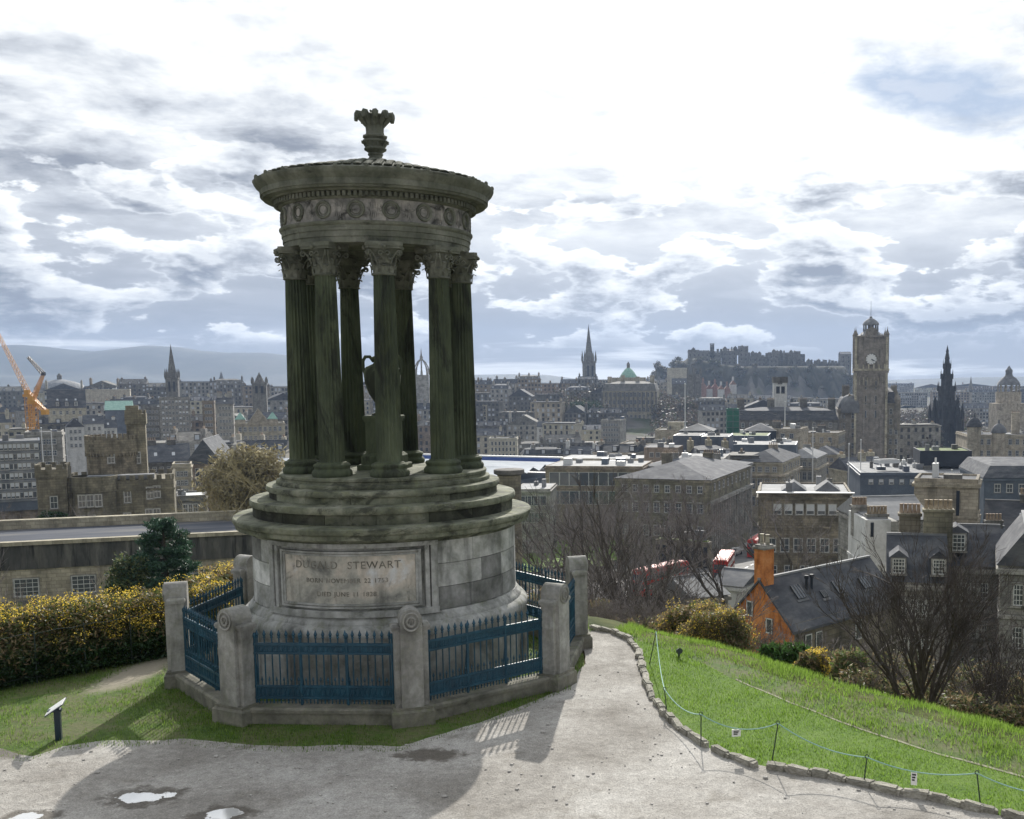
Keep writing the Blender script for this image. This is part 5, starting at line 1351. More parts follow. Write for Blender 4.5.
# castellated house
def crenels(b, x0, x1, y0, y1, z, n=6, h=.7, t_=.35):
    for ax, (a_, b__, c_, cz) in enumerate(((x0, x1, y0, 0), (x0, x1, y1 - t_, 0), (y0 + t_, y1 - t_, x0, 1), (y0 + t_, y1 - t_, x1 - t_, 1))):
        k = max(2, int(abs(b__ - a_) / 1.3))
        for i in range(k):
            u0 = a_ + (b__ - a_) * i / k; u1 = a_ + (b__ - a_) * (i + .6) / k
            if cz == 0: b.box(u0, u1, c_, c_ + t_, z, z + h)
            else: b.box(c_, c_ + t_, u0, u1, z, z + h)
GY = 152
def gpt(px, py, dy=0): p = at(px, py, GY + dy); return p[0], p[2]
gx0, gz0 = gpt(66, 481); gx1, _ = gpt(175, 481)
gh = empty('castellated_house', ((gx0 + gx1) / 2, GY, 0), 0, 'old brown castellated mansion with round and square towers behind the low range', 'mansion')
gh.rotation_euler = (0, 0, .42); gh.scale = (.88, .88, 1)
gw = gx1 - gx0; b = MB()
b.box(-gw / 2, gw / 2, 0, 12, -27, gz0); b.box(-gw / 2 - .15, gw / 2 + .15, -.15, 12.15, gz0 - 1.6, gz0 - 1.3); crenels(b, -gw / 2 - .1, gw / 2 + .1, -.1, 12.1, gz0 - .003)
b.lathe([(3.4, -27), (3.4, gz0 + .3)], 28, (-gw / 2 + 4.0, 1.0)); b.lathe([(3.55, gz0 - 1.4), (3.55, gz0 + .8), (3.2, gz0 + .8)], 28, (-gw / 2 + 4.0, 1.0)); b.build('main_block', M_mossy, gh)
tx0, tz0 = gpt(38, 467); tx1, _ = gpt(67, 467); ox = (gx0 + gx1) / 2
b = MB(); b.box(tx0 - ox, tx1 - ox - .01, -1, 5, -27, tz0); crenels(b, tx0 - ox - .15, tx1 - ox + .14, -1.15, 5.15, tz0 - .003); b.box(tx0 - ox - .15, tx1 - ox + .14, -1.15, 5.15, tz0 - 1.2, tz0 - .002); b.build('corner_tower', M_mossy, gh)
dx0, dz0 = gpt(66, 441, 8); dx1, _ = gpt(122, 441, 8)
b = MB(); c_ = ((dx0 + dx1) / 2 - ox + 6.2, 12); r_ = (dx1 - dx0) / 2; b.lathe([(r_ * .95, -27), (r_ * .95, dz0 - 2.2), (r_, dz0 - 1.7), (r_, dz0 + .2), (r_ - .5, dz0 + .2), (r_ - .5, dz0 - 1), (0, dz0 - 1)], 40, c_)
for k in range(30): a_ = 2 * pi * k / 30; b.arcbox(r_ - .45, r_ + .02, a_, a_ + .13, dz0 + .19, dz0 + .85, 2, c=c_)
for k in range(44): a_ = 2 * pi * k / 44; b.arcbox(r_ * .95, r_ + .02, a_, a_ + .06, dz0 - 2.3, dz0 - 1.7, 1, c=c_)
b.build('round_keep', M_mossy, gh)
sx0, sz0 = gpt(119, 414, 10); sx1, _ = gpt(138, 412, 10); sx0 += 5.6; sx1 += 5.6
b = MB(); b.box(sx0 - ox, sx1 - ox, 10.5, 14.5, -27, sz0); crenels(b, sx0 - ox - .15, sx1 - ox + .15, 10.35, 14.65, sz0 - .003, h=.6); b.box(sx0 - ox - .2, sx1 - ox + .2, 10.3, 14.7, sz0 - 1.6, sz0 - .01); b.box(sx0 - ox - .003, sx0 - ox + 2.0, 10.497, 12, sz0, sz0 + 1.3); b.build('square_tower', M_mossy, gh)
b = MB(); b.box(-gw / 2 + 3, -gw / 2 + 13, .8, 3, gz0 + .1, gz0 + .75); b.build('lead_gutter', M_lead, gh)
wm = window_mesh(1.05, 1.75, 'sash')
for px_, py_ in ((84, 504), (92, 504), (100, 504), (128, 503), (151, 500), (158, 499), (84, 524), (94, 524), (128, 525), (150, 522), (158, 522)):
    p_ = gpt(px_, py_); inst(wm, 'window', gh, (p_[0] - ox, -.03 if px_ > 102 else -2.45, p_[1]))
p_ = gpt(56, 505); inst(wm, 'window', gh, (p_[0] - ox, -1.03, p_[1]))
p_ = gpt(95, 462, 8); inst(wm, 'window', gh, (p_[0] - ox + 6.2, 12 - r_ * .95 - .05, p_[1])); p_ = gpt(131, 463, 10); inst(wm, 'window', gh, (p_[0] - ox + 5.6, 10.47, p_[1]))
# long low range in front
A = at(-60, 549, 97); B_ = at(262, 529, 106); zA = (A[2] + B_[2]) / 2
lr = empty('long_low_range', ((A[0] + B_[0]) / 2, (A[1] + B_[1]) / 2, 0), atan2(B_[1] - A[1], B_[0] - A[0]), 'long low stone range with a flat blue-edged roof and white windows behind the gorse', 'building')
Lr = sqrt((B_[0] - A[0]) ** 2 + (B_[1] - A[1]) ** 2)
b = MB(); b.box(-Lr / 2, Lr / 2, 0, 11, -24, zA); b.build('wall', M_tan, lr)
b = MB(); b.box(-Lr / 2, Lr / 2, -.12, -.002, zA - 2.6, zA - .25)
for k in range(int(Lr / 1.6)): b.box(-Lr / 2 + k * 1.6, -Lr / 2 + k * 1.6 + .12, -.17, -.12, zA - 2.5, zA - .25)
b.build('stained_frieze', mottled('stained_stone', [(0.05, 0.05, 0.045), (0.10, 0.097, 0.085), (0.2, 0.19, 0.16)], 0.8, .95, .4, 8, streak=.9, stretch=(1, 1, .3)), lr)
b = MB(); b.box(-Lr / 2 - .1, Lr / 2 + .1, -.35, .5, zA - .25, zA + .12); b.box(-Lr / 2 - .1, Lr / 2 + .1, 10.2, 11.2, zA - .25, zA + 1.0); b.build('coping', M_tan, lr)
b = MB(); b.box(-Lr / 2, Lr / 2, .55, 10.2, zA - .2, zA + .02); b.build('roof', mottled('bitumen_roof', [(0.05, 0.055, 0.065), (0.085, 0.092, 0.11), (0.2, 0.19, 0.17)], 0.15, 0.9, 0.1, stretch=(0.3, 2, 1), spec=0.1), lr)
b = MB(); b.box(-Lr / 2, Lr / 2, -.3, -.002, zA - 6.0, zA - 5.6); b.build('string_course', M_dark, lr)
for k in range(int(Lr / 4.9)):
    u = -Lr / 2 + 2.0 + k * 4.9
    if k == 6: continue
    inst(window_mesh(2.1, 1.7, 'many' if k % 3 else 'blind'), 'window', lr, (u, -.03, zA - 5.2))
    b = MB()
# small things behind
building('small tan tenement gable among the slate roofs, left of the church', 172, 191, 466, 232, 8, 'flat', 1, M_tan, M_slate, 0, win=[(3, 4, .8, 1.1, 2.0, .8)])
building('long slate roofs with dormers behind the castellated house', 140, 190, 462, 260, 12, 'gable', 4.2, M_dark, M_slate, .05, win=[(6, 2, .8, 1.1, 2.6, .8)], chim=[(-.5, 0, 2, .9, 5, 4), (.3, 0, 2, .9, 5, 4)])
e, w_, z1, zb = building('dark church gable with a tall three-light window', 186, 222, 464, 246, 22, 'gabley', 5.8, M_brown, M_slate, .25, name='church', cat='church')
for x in (-1.5, 0, 1.5): inst(window_mesh(1.0, 4.5, 'plain'), 'window', e, (x, -11.03, z1 - 5.5))
building('dark brick workshop with a white roof strip, above the willow', 174, 206, 498, 205, 10, 'flat', 1, M_dark, M_sash, 0, name='workshop', win=[(3, 1, 1.0, 1.6, 3, 1.6)])
for i, (a_, b__, py_, rf, lab) in enumerate([(66, 84, 427, 'gabley', 'white gabled house, left of the white cluster'), (84, 104, 424, 'gable', 'white house with a dark chimney wall in the middle of the white cluster'), (100, 117, 428, 'gable', 'white house with a grey slate roof, right of the white cluster')]):
    building(lab, a_, b__, py_, 420 + i * 6, 9, rf, 3.5, M_white, M_slate, .1, name='white_house', cat='house', win=[(3, 3, .9, 1.3, 2.8, .8)], cornice=False, chim=[(.7, 0, 1.2, 1, 4, 2)])
e, w_, z1, zb = building('big steep slate roof with three white dormers', 48, 86, 408, 455, 14, 'gable', 8, M_cream, M_slate, .05, name='steep_roofed_house', win=[(5, 1, 1, 1.5, 3, 1)])
for x in (-3.5, 0, 3.5): dormer(e, x, -6.4, z1 + .8, 1.5, 2.0)
building('glass building with a pale green roof', 105, 132, 410, 520, 16, 'gable', 4.5, M_bgrey, M_copper, 0, name='green_roofed_hall', cornice=False)
building('very long pale flat roof on the skyline at the left', 82, 130, 390, 760, 20, 'flat', 1, M_cream, M_sash, 0, name='long_hall')
p_ = at(60, 388, 980); e = empty('domed_hall', (p_[0], 980, 0), 0, 'broad shallow grey domed hall with a lantern on the left skyline', 'domed hall')
b = MB(); b.lathe([(21, -40), (21, p_[2])], 40); b.build('drum', M_grey, e)
b = MB(); b.lathe([(21.5, p_[2]), (19, p_[2] + 3), (12, p_[2] + 6), (3, p_[2] + 8), (2, p_[2] + 8)], 40); b.build('roof', M_lead, e)
b = MB(); b.lathe([(2, p_[2] + 7.8), (2, p_[2] + 11), (2.4, p_[2] + 11.2), (0, p_[2] + 14)], 12); b.build('lantern', M_dark, e)
building('tall brown slab of many small windows beneath the church spire', 159, 190, 398, 520, 12, 'flat', 1, M_grey, M_slate, .04, name='office_block', win=[(8, 7, 1.0, 1.5, 2.75, .8, dict(style=['sash', 'blind']))])
building('dark gable-ended wing left of the tall slab', 143, 160, 408, 530, 14, 'flat', 1, M_dark, M_slate, 0, win=[(4, 5, 1.0, 1.4, 3, .8)])
building('narrow brown slab right of the tall office slab', 202, 214, 402, 500, 12, 'flat', 1, M_brown, M_slate, 0, win=[(3, 6, 1, 1.4, 3, 1)])
building('grey tenement with tall stacks between slab and pediment', 216, 233, 404, 480, 12, 'gable', 3, M_grey, M_slate, 0, win=[(4, 6, 1, 1.4, 3, 1)], chim=[(-.6, 0, 2, 1, 5, 4), (.6, 0, 2, 1, 5, 4)])
e, w_, z1, zb = building('ornate pale building with a central pediment and two green pavilion roofs', 235, 285, 424, 432, 16, 'flat', 1, M_tan, M_slate, .05, name='ornate_building', win=[(9, 2, 1.2, 1.8, 3.6, 1.0), (6, 1, 1.8, 2.8, 3, 1, dict(top=8.5))])
for px_, k in ((-.78, 0), (.52, 1)):
    rb = MB(); x = px_ * w_ / 2; rb.box(x - 1.9, x + 1.9, -8.3, -4, z1, z1 + 2); rb.add([(x - 2.1, -8.5, z1 + 2), (x + 2.1, -8.5, z1 + 2), (x + 2.1, -3.8, z1 + 2), (x - 2.1, -3.8, z1 + 2), (x, -6.2, z1 + 5)], [(0, 1, 4), (1, 2, 4), (2, 3, 4), (3, 0, 4)], mi=1)
    rb.build('pavilion', [M_tan, M_copper], e)
rb = MB(); rb.add([(-5, -8.2, z1), (4, -8.2, z1), (-.5, -8.2, z1 + 6.5), (-5, -4, z1), (4, -4, z1), (-.5, -4, z1 + 6.5)], [(0, 1, 2), (0, 2, 5, 3), (1, 4, 5, 2)]); rb.build('pediment', M_tan, e)

# ------------------------------------------------------------------ spires and landmarks
def spire(label, px, ytop, yb, Y, wpx, name='church_spire', mat=None, pinn=True, tower=0.45, cat='spire', bell=True):
    mat = mat or M_dark
    p = at(px, ytop, Y); q = at(px, yb, Y); w_ = wpx * Y / 1044; H = p[2] - q[2]
    e = empty(name, (p[0], Y, 0), .3, label, cat)
    zt = q[2] + H * tower; r = w_ / 2
    b = MB(); b.box(-r, r, -r, r, hz(p[0], Y) - 2, zt); b.box(-r * 1.1, r * 1.1, -r * 1.1, r * 1.1, zt - H * .03, zt + .002)
    b.build('tower', mat, e)
    b = MB(); b.lathe([(r * .82, zt), (r * .42, zt + (p[2] - zt) * .5), (0.02, p[2])], 8, sm=False); b.build('spire', mat, e)
    if pinn:
        for sx in (-1, 1):
            for sy in (-1, 1):
                b = MB(); b.box(sx * r - r * .16, sx * r + r * .16, sy * r - r * .16, sy * r + r * .16, zt, zt + H * .06); b.lathe([(r * .2, zt + H * .06), (0.01, zt + H * .17)], 6, (sx * r, sy * r), sm=False); b.build('pinnacle', mat, e)
    if bell:
        for sx in (-.4, .4):
            b = MB(); b.box(sx * r - r * .18, sx * r + r * .18, -r * 1.02, -r * .96, zt - H * .25, zt - H * .07); b.build('belfry_opening', M_blackc, e)
    return e
spire('slender dark church spire on the left skyline above the office slab', 170.5, 344, 400, 650, 11, tower=.40)
spire('tall dark needle church spire alone on the middle skyline', 588.5, 324, 388, 1120, 11, tower=.42)
spire('small faint spire far behind, left of the monument', 221, 371, 392, 1500, 10, tower=.3)
spire('faint distant spire between the gothic monument and the domes', 971, 376, 402, 1300, 6, tower=.4)
e = spire('dark gothic tower with a blunt hooded roof near the left columns', 259, 372, 412, 620, 13, 'hooded_tower', tower=.72, cat='tower')
# crown steeple
p_ = at(421, 350, 700); q_ = at(421, 384, 700); e = empty('crown_steeple', (p_[0], 700, 0), .2, 'open stone crown steeple seen between the right hand columns', 'steeple')
b = MB(); b.box(-4.6, 4.6, -4.6, 4.6, -38, q_[2] + 6); b.build('tower', M_grey, e)
zq = q_[2] + 6
for k in range(8):
    a_ = 2 * pi * k / 8; b = MB(); b.path([(5.0 * cos(a_), 5.0 * sin(a_), zq), (4.4 * cos(a_), 4.4 * sin(a_), zq + 5), (2.6 * cos(a_), 2.6 * sin(a_), zq + 8.5), (.5 * cos(a_), .5 * sin(a_), zq + 10.5)], .42, 5); b.build('crown_rib', M_grey, e)
    b = MB(); b.lathe([(.6, zq), (.6, zq + 2), (0, zq + 5)], 6, (5.2 * cos(a_), 5.2 * sin(a_))); b.build('pinnacle', M_grey, e)
b = MB(); b.lathe([(1.0, zq + 10), (1.0, zq + 12), (.5, zq + 13), (0.02, p_[2] + 2)], 8); b.build('lantern', M_grey, e)
# twin gothic towers
for i, (px_, top_) in enumerate(((690.5, 374), (697.5, 374))):
    p_ = at(px_, top_, 900); e = empty('gothic_tower', (p_[0], 900, 0), .1, ('left' if i == 0 else 'right') + ' one of two slim dark gothic towers below the castle', 'tower', 'twin gothic towers')
    b = MB(); b.box(-2.4, 2.4, -2.4, 2.4, -40, p_[2]); b.build('shaft', M_dark, e)
    for sx in (-1, 1):
        for sy in (-1, 1):
            b = MB(); b.lathe([(.6, -40), (.6, p_[2] + 3), (0.02, p_[2] + 7)], 6, (sx * 2.4, sy * 2.4)); b.build('turret', M_dark, e)
building('dark stone hall with a battlement beside the twin gothic towers', 672, 689, 384, 930, 16, 'gable', 5, M_dark, M_slate, 0, name='gothic_hall')
building('pale fretted block on the skyline left of the castle', 667, 688, 369, 1060, 12, 'flat', 1, M_cream, M_slate, 0, name='gothic_hall', parapet=1.2)
# white and red terraces under the castle
rg_ = random.Random(3)
rl = ['leftmost', 'second', 'third', 'fourth', 'fifth', 'rightmost']
for i in range(6):
    a_ = 700 + i * 6; building('white and red gabled mansion flat below the castle, %s of the six' % rl[i], a_, a_ + 6.5, 388 + rg_.uniform(-4, 5), 1080 + 8 * (i % 3), 10, 'gabley', 4.5, M_white if i % 2 else M_red, M_red, 0, name='gabled_flats', win=None, cornice=False, chim=[(0, .3, 2, 1.5, 8, 3)])
# castle ----------------------------------------------------------------------
cs = empty('hilltop_castle', (at(765, 370, 1340)[0], 1340, 0), 0, 'grey hilltop castle of many blocks and battlements on its rock', 'castle')
cx0 = at(765, 370, 1340)[0]
def cblk(nm, p0_, p1_, ytop, d_=26, dy=0, roof=None, rh=0, cren=True, mat=None):
    a_ = at(p0_, ytop, 1340); c_ = at(p1_, ytop, 1340); x0, x1 = a_[0] - cx0, c_[0] - cx0; z = a_[2]
    b = MB(); b.box(x0, x1, dy, dy + d_, -10, z)
    if cren: crenels(b, x0 - .2, x1 + .2, dy - .2, dy + d_ + .2, z - .01, h=2.0, t_=1.0)
    if roof:
        rb = roof_mb(roof, x1 - x0, d_, z + .01, rh); rb.xf(Matrix.Translation(((x0 + x1) / 2, dy + d_ / 2, 0))); b.add(rb.v, rb.f, 1)
    n = max(2, int((x1 - x0) / 5))
    for r in range(3):
        for k in range(n):
            u = x0 + (x1 - x0) * (k + .5) / n; zz = z - 5 - r * 5.5; b.box(u - .6, u + .6, dy - .15, dy + .05, zz, zz + 2, mi=2)
    b.build(nm, [mat or M_dark, M_slate, M_blackc], cs)
cblk('palace_block', 688, 709, 352, 30, -10); cblk('clock_tower', 710, 714, 345, 5, -6, mat=M_dark); cblk('palace_range', 708, 721, 353, 28, -6)
cblk('great_hall', 722.5, 737, 351, 26, 0, 'gable', 3, cren=False); cblk('gate_keep', 739, 748, 347.5, 20, -4, mat=M_dark); cblk('wall_walk', 748, 770, 357, 14, -8)
cblk('round_battery', 768, 777, 354, 16, -14); cblk('barracks', 777, 800, 355.5, 14, 6, 'gable', 4, cren=False); cblk('long_wall', 795, 846, 364, 10, 8); cblk('west_block', 801, 806, 357, 8, 10, 'gable', 4, cren=False)
cblk('hospital', 841, 852, 354, 16, 4, 'gable', 3, cren=False); cblk('lower_wall', 725, 842, 371, 8, -30, mat=M_dark)
for px_ in (689, 694, 699, 704, 725, 729, 733, 779, 784, 789, 794, 812, 818, 824, 830):
    a_ = at(px_, 356, 1340); b = MB(); zt_ = at(px_, (350.5 if px_ < 740 else 353.5) if px_ < 800 else 359.5, 1340)[2]; b.box(-1.1, 1.1, 0, 3, 20, zt_); b.build('chimney_turret', M_dark, cs, (a_[0] - cx0, 2, 0))

rk_ = random.Random(5)
for k in range(46):
    px_ = 690 + k * 3.5; base_ = 353 if px_ < 722 else 350.5 if px_ < 748 else 357 if px_ < 768 else 355 if px_ < 800 else 364
    a_ = at(px_, base_, 1340); ww_ = rk_.uniform(.8, 3.0); hh_ = rk_.uniform(1.5, 5.5)
    b = MB(); b.box(-ww_, ww_, 0, 4, a_[2] - 6, a_[2] + hh_)
    if rk_.random() < .5: b.add([(-ww_, 0, a_[2] + hh_), (ww_, 0, a_[2] + hh_), (0, 0, a_[2] + hh_ + ww_), (-ww_, 4, a_[2] + hh_), (ww_, 4, a_[2] + hh_), (0, 4, a_[2] + hh_ + ww_)], [(0, 1, 2), (0, 2, 5, 3), (1, 4, 5, 2)])
    b.build('roof_turret', M_dark, cs, (a_[0] - cx0, rk_.uniform(0, 8), 0))
M_hotel = wallmat('hotel_stone', (0.10, 0.088, 0.072), (0.165, 0.148, 0.122), (0.23, 0.205, 0.17), g=1.65, blocks=.1)
# clock tower hotel --------------------------------------------------------------
HYD = 425
def hpt(px, py): p = at(px, py, HYD); return p[0], p[2]
hc = hpt(871, 380)[0]; ho = empty('clock_tower_hotel', (hc, HYD, 0), ST * .45, 'grand ornate hotel with a tall clock tower and lead cupola, right of the castle', 'hotel')
tw = 16.5 * HYD / 1044 * .93
zc0 = hpt(871, 337)[1]; zc1 = hpt(871, 372)[1]; zb_ = -42
b = MB()
b.box(-tw, tw, 0, 2 * tw, zb_, zc1 - 1.2); b.box(-tw * 1.06, tw * 1.06, -.4, 2 * tw + .4, zc1 - 1.2, zc1 - .4); b.box(-tw * 1.12, tw * 1.12, -.8, 2 * tw + .8, zc1 - .4, zc1 + .5)
b.box(-tw * .98, tw * .98, .1, 2 * tw - .1, zc1 + .5, zc0); b.box(-tw * 1.08, tw * 1.08, -.55, 2 * tw + .55, zc0, zc0 + .6)
for sx in (-1, 1):
    for k in (0, 3): x = sx * tw * (.93 - .17 * k); b.box(x - .35, x + .35, -.4, 0.0, zb_ + 20, zc1 - 1.2); b.box(x - .35, x + .35, -.3, .1, zc1 + .5, zc0)
for zz in (6, 12.5, 19, 25): b.box(-tw * 1.02, tw * 1.02, -.2, 2 * tw + .2, zc1 - zz, zc1 - zz + .5)
for i in range(7): xx = -tw + 2 * tw * i / 6; b.box(xx - .28, xx + .28, -.6, -.2, zc1 - 1.9, zc1 - 1.2); b.box(xx - .2, xx + .2, -.3, 0, zc0 + .6, zc0 + 1.3)
b.build('tower', M_hotel, ho)
for k in range(3):
    for s in (-.35, .35): inst(window_mesh(1.1, 3.4, 'plain'), 'window', ho, (s * tw, -.04, zc1 - 7 - k * 6))
b = MB()
for x in (-.86, -.5, -.16, .16, .5, .86): b.box(x * tw - .28, x * tw + .28, -.75, -.42, zc1 + .5, zc1 + 3.2)
b.box(-tw * 1.15, tw * 1.15, -1.1, -.81, zc1 + .5, zc1 + 1.3)
for sx in (-1, 1):
    for sy in (-.45, 2 * tw + .45): b.box(sx * tw * .99 - .45, sx * tw * .99 + .45, sy - .3, sy + .3, zb_ + 16, zc0)
for k in range(9): b.box(-tw * .98 + k * tw * .245 - .12, -tw * .98 + k * tw * .245 + .12, -.5, -.3, zc1 - 5.2, zc1 - 2.1)
b.build('carved_stonework', M_tan, ho)
zf = hpt(871, 359)[1]
for fx, fy, rz in ((0, .02, 0), (tw * .98, tw, pi / 2), (-tw * .98, tw, -pi / 2)):
    b = MB(); n = 28; R_ = 2.35
    b.add([(0, -.28, 0)] + [(R_ * cos(2 * pi * i / n), -.28, R_ * sin(2 * pi * i / n)) for i in range(n)], [(0, (i % n) + 1, ((i + 1) % n) + 1) for i in range(n)])
    for i in range(12):
        a_ = 2 * pi * i / 12; b.path([(R_ * .75 * cos(a_), -.31, R_ * .75 * sin(a_)), (R_ * .93 * cos(a_), -.31, R_ * .93 * sin(a_))], .13, 4, mi=1)
    # hands at about twenty past four
    b.path([(0, -.34, 0), (R_ * .5 * sin(radians(130)), -.34, R_ * .5 * cos(radians(130)))], .2, 4, mi=1); b.path([(0, -.36, 0), (R_ * .8 * sin(radians(118)), -.36, R_ * .8 * cos(radians(118)))], .13, 4, mi=1)
    b.path([(R_ * cos(2 * pi * i / 24), -.28, R_ * sin(2 * pi * i / 24)) for i in range(25)], .22, 5, mi=2)
    b.build('clock_face', [plain('opal_dial', (0.75, 0.75, 0.72), 0.5), M_blackc, M_hotel], ho, (fx, fy, zf), rz)
for sx in (-1, 1):
    for sy in (0, 2 * tw):
        b = MB(); x = sx * tw * 1.0; b.lathe([(.75, zc1), (.75, zc0 + .8), (.95, zc0 + 1.0), (.7, zc0 + 1.6), (.35, zc0 + 2.4), (.12, zc0 + 3.2), (0.02, zc0 + 4.4)], 10, (x, sy)); b.build('corner_turret', M_hotel, ho)
zk = zc0 + .6
for s in (-1, 1):
    b = MB(); b.add([(-2.6, s * tw * 1.02 + tw, zk), (2.6, s * tw * 1.02 + tw, zk), (2.2, s * tw * 1.02 + tw, zk + 2.4), (0, s * tw * 1.02 + tw, zk + 3.6), (-2.2, s * tw * 1.02 + tw, zk + 2.4), (-2.6, s * tw * 1.02 + tw - s, zk), (2.6, s * tw * 1.02 + tw - s, zk), (2.2, s * tw * 1.02 + tw - s, zk + 2.4), (0, s * tw * 1.02 + tw - s, zk + 3.6), (-2.2, s * tw * 1.02 + tw - s, zk + 2.4)],
          [(0, 1, 2, 3, 4), (0, 5, 6, 1), (1, 6, 7, 2), (2, 7, 8, 3), (3, 8, 9, 4), (4, 9, 5, 0), (9, 8, 7, 6, 5)]); b.build('dormer_pediment', M_hotel, ho)
zt_ = hpt(871, 315)[1]; h_ = zt_ - zk
b = MB(); b.lathe([(tw * .95, zk), (tw * .70, zk + h_ * .10), (tw * .50, zk + h_ * .22), (tw * .50, zk + h_ * .30), (tw * .58, zk + h_ * .31)], 8, (0, tw), sm=False); b.build('lead_roof', M_lead, ho)
b = MB()
for k in range(8): a_ = 2 * pi * k / 8; b.tube((tw * .45 * cos(a_), tw + tw * .45 * sin(a_), zk + h_ * .3), (tw * .45 * cos(a_), tw + tw * .45 * sin(a_), zk + h_ * .56), .34, .3, 5)
b.lathe([(tw * .54, zk + h_ * .55), (tw * .52, zk + h_ * .62), (tw * .44, zk + h_ * .72), (tw * .27, zk + h_ * .82), (tw * .08, zk + h_ * .9), (tw * .1, zk + h_ * .94), (0.03, zt_)], 12, (0, tw)); b.lathe([(tw * .2, zk + h_ * .3), (tw * .2, zk + h_ * .58)], 8, (0, tw)); b.build('cupola', M_lead, ho)
b = MB(); b.tube((0, tw, zt_ - .5), (0, tw, zt_ + 6), .1, .05, 5); b.build('flag_staff', M_lead, ho)
zw = hpt(871, 408)[1]; L0 = hpt(839, 400)[0] - hc; L1 = hpt(897, 400)[0] - hc
b = MB(); b.box(L0, -tw - .01, 1.0, 34, zb_, zw); b.box(L0 - .4, -tw - .01, .6, 34.4, zw - 1, zw - .4); b.box(L0 - .4, -tw - .01, .6, 34.4, zw - 12.5, zw - 12); 
for z in range(1, 9): b.box(L0 - .15, -tw - .01, .82, 34.1, zw - .9 - z * 4.1, zw - .6 - z * 4.1)
for x in range(5): xx = L0 + (-tw - L0) * x / 4.2; b.box(xx, xx + .5, .62, .98, zb_, zw - .4)
b.build('left_wing', M_hotel, ho)
for x in (L0 + 4.5, L0 + 9.5):
    b = MB(); b.add([(x - 2, .6, zw), (x + 2, .6, zw), (x + 2, .6, zw + 3), (x, .6, zw + 6), (x - 2, .6, zw + 3), (x - 2, 4, zw), (x + 2, 4, zw), (x + 2, 4, zw + 3), (x, 4, zw + 6), (x - 2, 4, zw + 3)], [(0, 1, 2, 3, 4), (1, 6, 7, 2), (2, 7, 8, 3), (3, 8, 9, 4), (4, 9, 5, 0)]); o = b.build('gable_dormer', M_hotel, ho)
    inst(window_mesh(1.2, 2.0, 'sash'), 'window', o, (x, .57, zw + .6))
b = MB(); b.box(tw + .01, L1, 2.0, 40, zb_, zw + 2); b.box(tw + .01, L1 + .4, 1.6, 40.4, zw + 1, zw + 1.6); b.box(tw + .01, L1 + .4, 1.6, 40.4, zw - 12.5, zw - 12); 
for z in range(1, 9): b.box(tw + .01, L1 + .15, 1.82, 40.1, zw + .7 - z * 4.1, zw + 1.0 - z * 4.1)
b.build('right_wing', M_hotel, ho)
rb = roof_mb('mansard', tw + .01 - 0 - (L0 + tw) * 0 - L0 - tw - .02 if False else (-tw - L0), 33, zw + .01, 5); rb.xf(Matrix.Translation(((L0 - tw) / 2, 17.5, 0))); rb.build('wing_roof', [M_slate, M_lead], ho)
rb = roof_mb('mansard', L1 - tw, 38, zw + 2.01, 6); rb.xf(Matrix.Translation(((L1 + tw) / 2, 21, 0))); rb.build('wing_roof', [M_slate, M_lead], ho)
b = MB(); b.lathe([(4.6, zw - 2), (4.6, zw + 1), (4.4, zw + 2.6), (3.4, zw + 4.2), (1.8, zw + 5.2), (0, zw + 5.6)], 20, (L0 + 5, 3)); b.build('corner_dome', M_lead, ho)
for k, x in enumerate((L0 + 2, L0 + 6, L0 + 9.5)):
    for r in range(6): inst(window_mesh(1.3, 2.2, 'sash'), 'window', ho, (x, .97, zw - 4.2 - r * 4.1))
for k, x in enumerate((tw + 2, tw + 4.2)):
    for r in range(6): inst(window_mesh(1.1, 2.2, 'sash'), 'window', ho, (x, 1.97, zw - 2.6 - r * 4.1))
for y in (6, 12, 18, 24, 30, 36):
    for r in range(6): inst(window_mesh(1.3, 2.2, 'sash'), 'window', ho, (L1 + .03, y, zw - 2.6 - r * 4.1), pi / 2)
    b = MB(); b.lathe([(1.5, zw - 9), (1.5, zw + 3), (1.7, zw + 3.2), (0.02, zw + 7)], 8, (L1, y - 3)); b.build('oriel_turret', M_hotel, ho)
for x in (L0 + 3, -tw - 3, tw + 4): inst(chimney_mesh(2.4, 1.4, 8.5, 4, M_hotel), 'chimney', ho, (x, 14, zw))


M_soot = wallmat('soot_black_stone', (0.018, 0.018, 0.018), (0.035, 0.034, 0.032), (0.055, 0.053, 0.05), g=1.0)
# # gothic memorial spire -------------------------------------------------------------
SY = 610
def spt(px, py): p = at(px, py, SY); return p[0], p[2]
sc_, zt_ = spt(947.5, 345); _, z0_ = spt(947.5, 447); sm = empty('gothic_memorial_spire', (sc_, SY, 0), 0.35, 'blackened gothic memorial spire with an arch at its foot and tiers of pinnacles', 'memorial')
H = zt_ - z0_; R_ = 6.9
def fpin(b, x, y, z, r, h): b.box(x - r, x + r, y - r, y + r, z, z + h * .45); b.lathe([(r * 1.15, z + h * .45), (0.02, z + h)], 5, (x, y), sm=False)
b = MB()
for sx in (-1, 1):
    for sy in (-1, 1):
        b.box(sx * R_ * .62 - 2.1, sx * R_ * .62 + 2.1, sy * R_ * .62 - 2.1, sy * R_ * .62 + 2.1, z0_ - 6, z0_ + H * .30)
        for q in ((-1.9, -1.9), (1.9, -1.9), (-1.9, 1.9), (1.9, 1.9)): fpin(b, sx * R_ * .68 + q[0], sy * R_ * .68 + q[1], z0_ + H * .28, .75, H * .17)
        fpin(b, sx * R_ * 1.0, sy * R_ * 1.0, z0_ - 6, .9, H * .36 + 6); fpin(b, sx * R_ * .62, sy * R_ * .62, z0_ + H * .30, 1.3, H * .2)
b.build('corner_piers', M_soot, sm)
b = MB(); r = R_ * .62
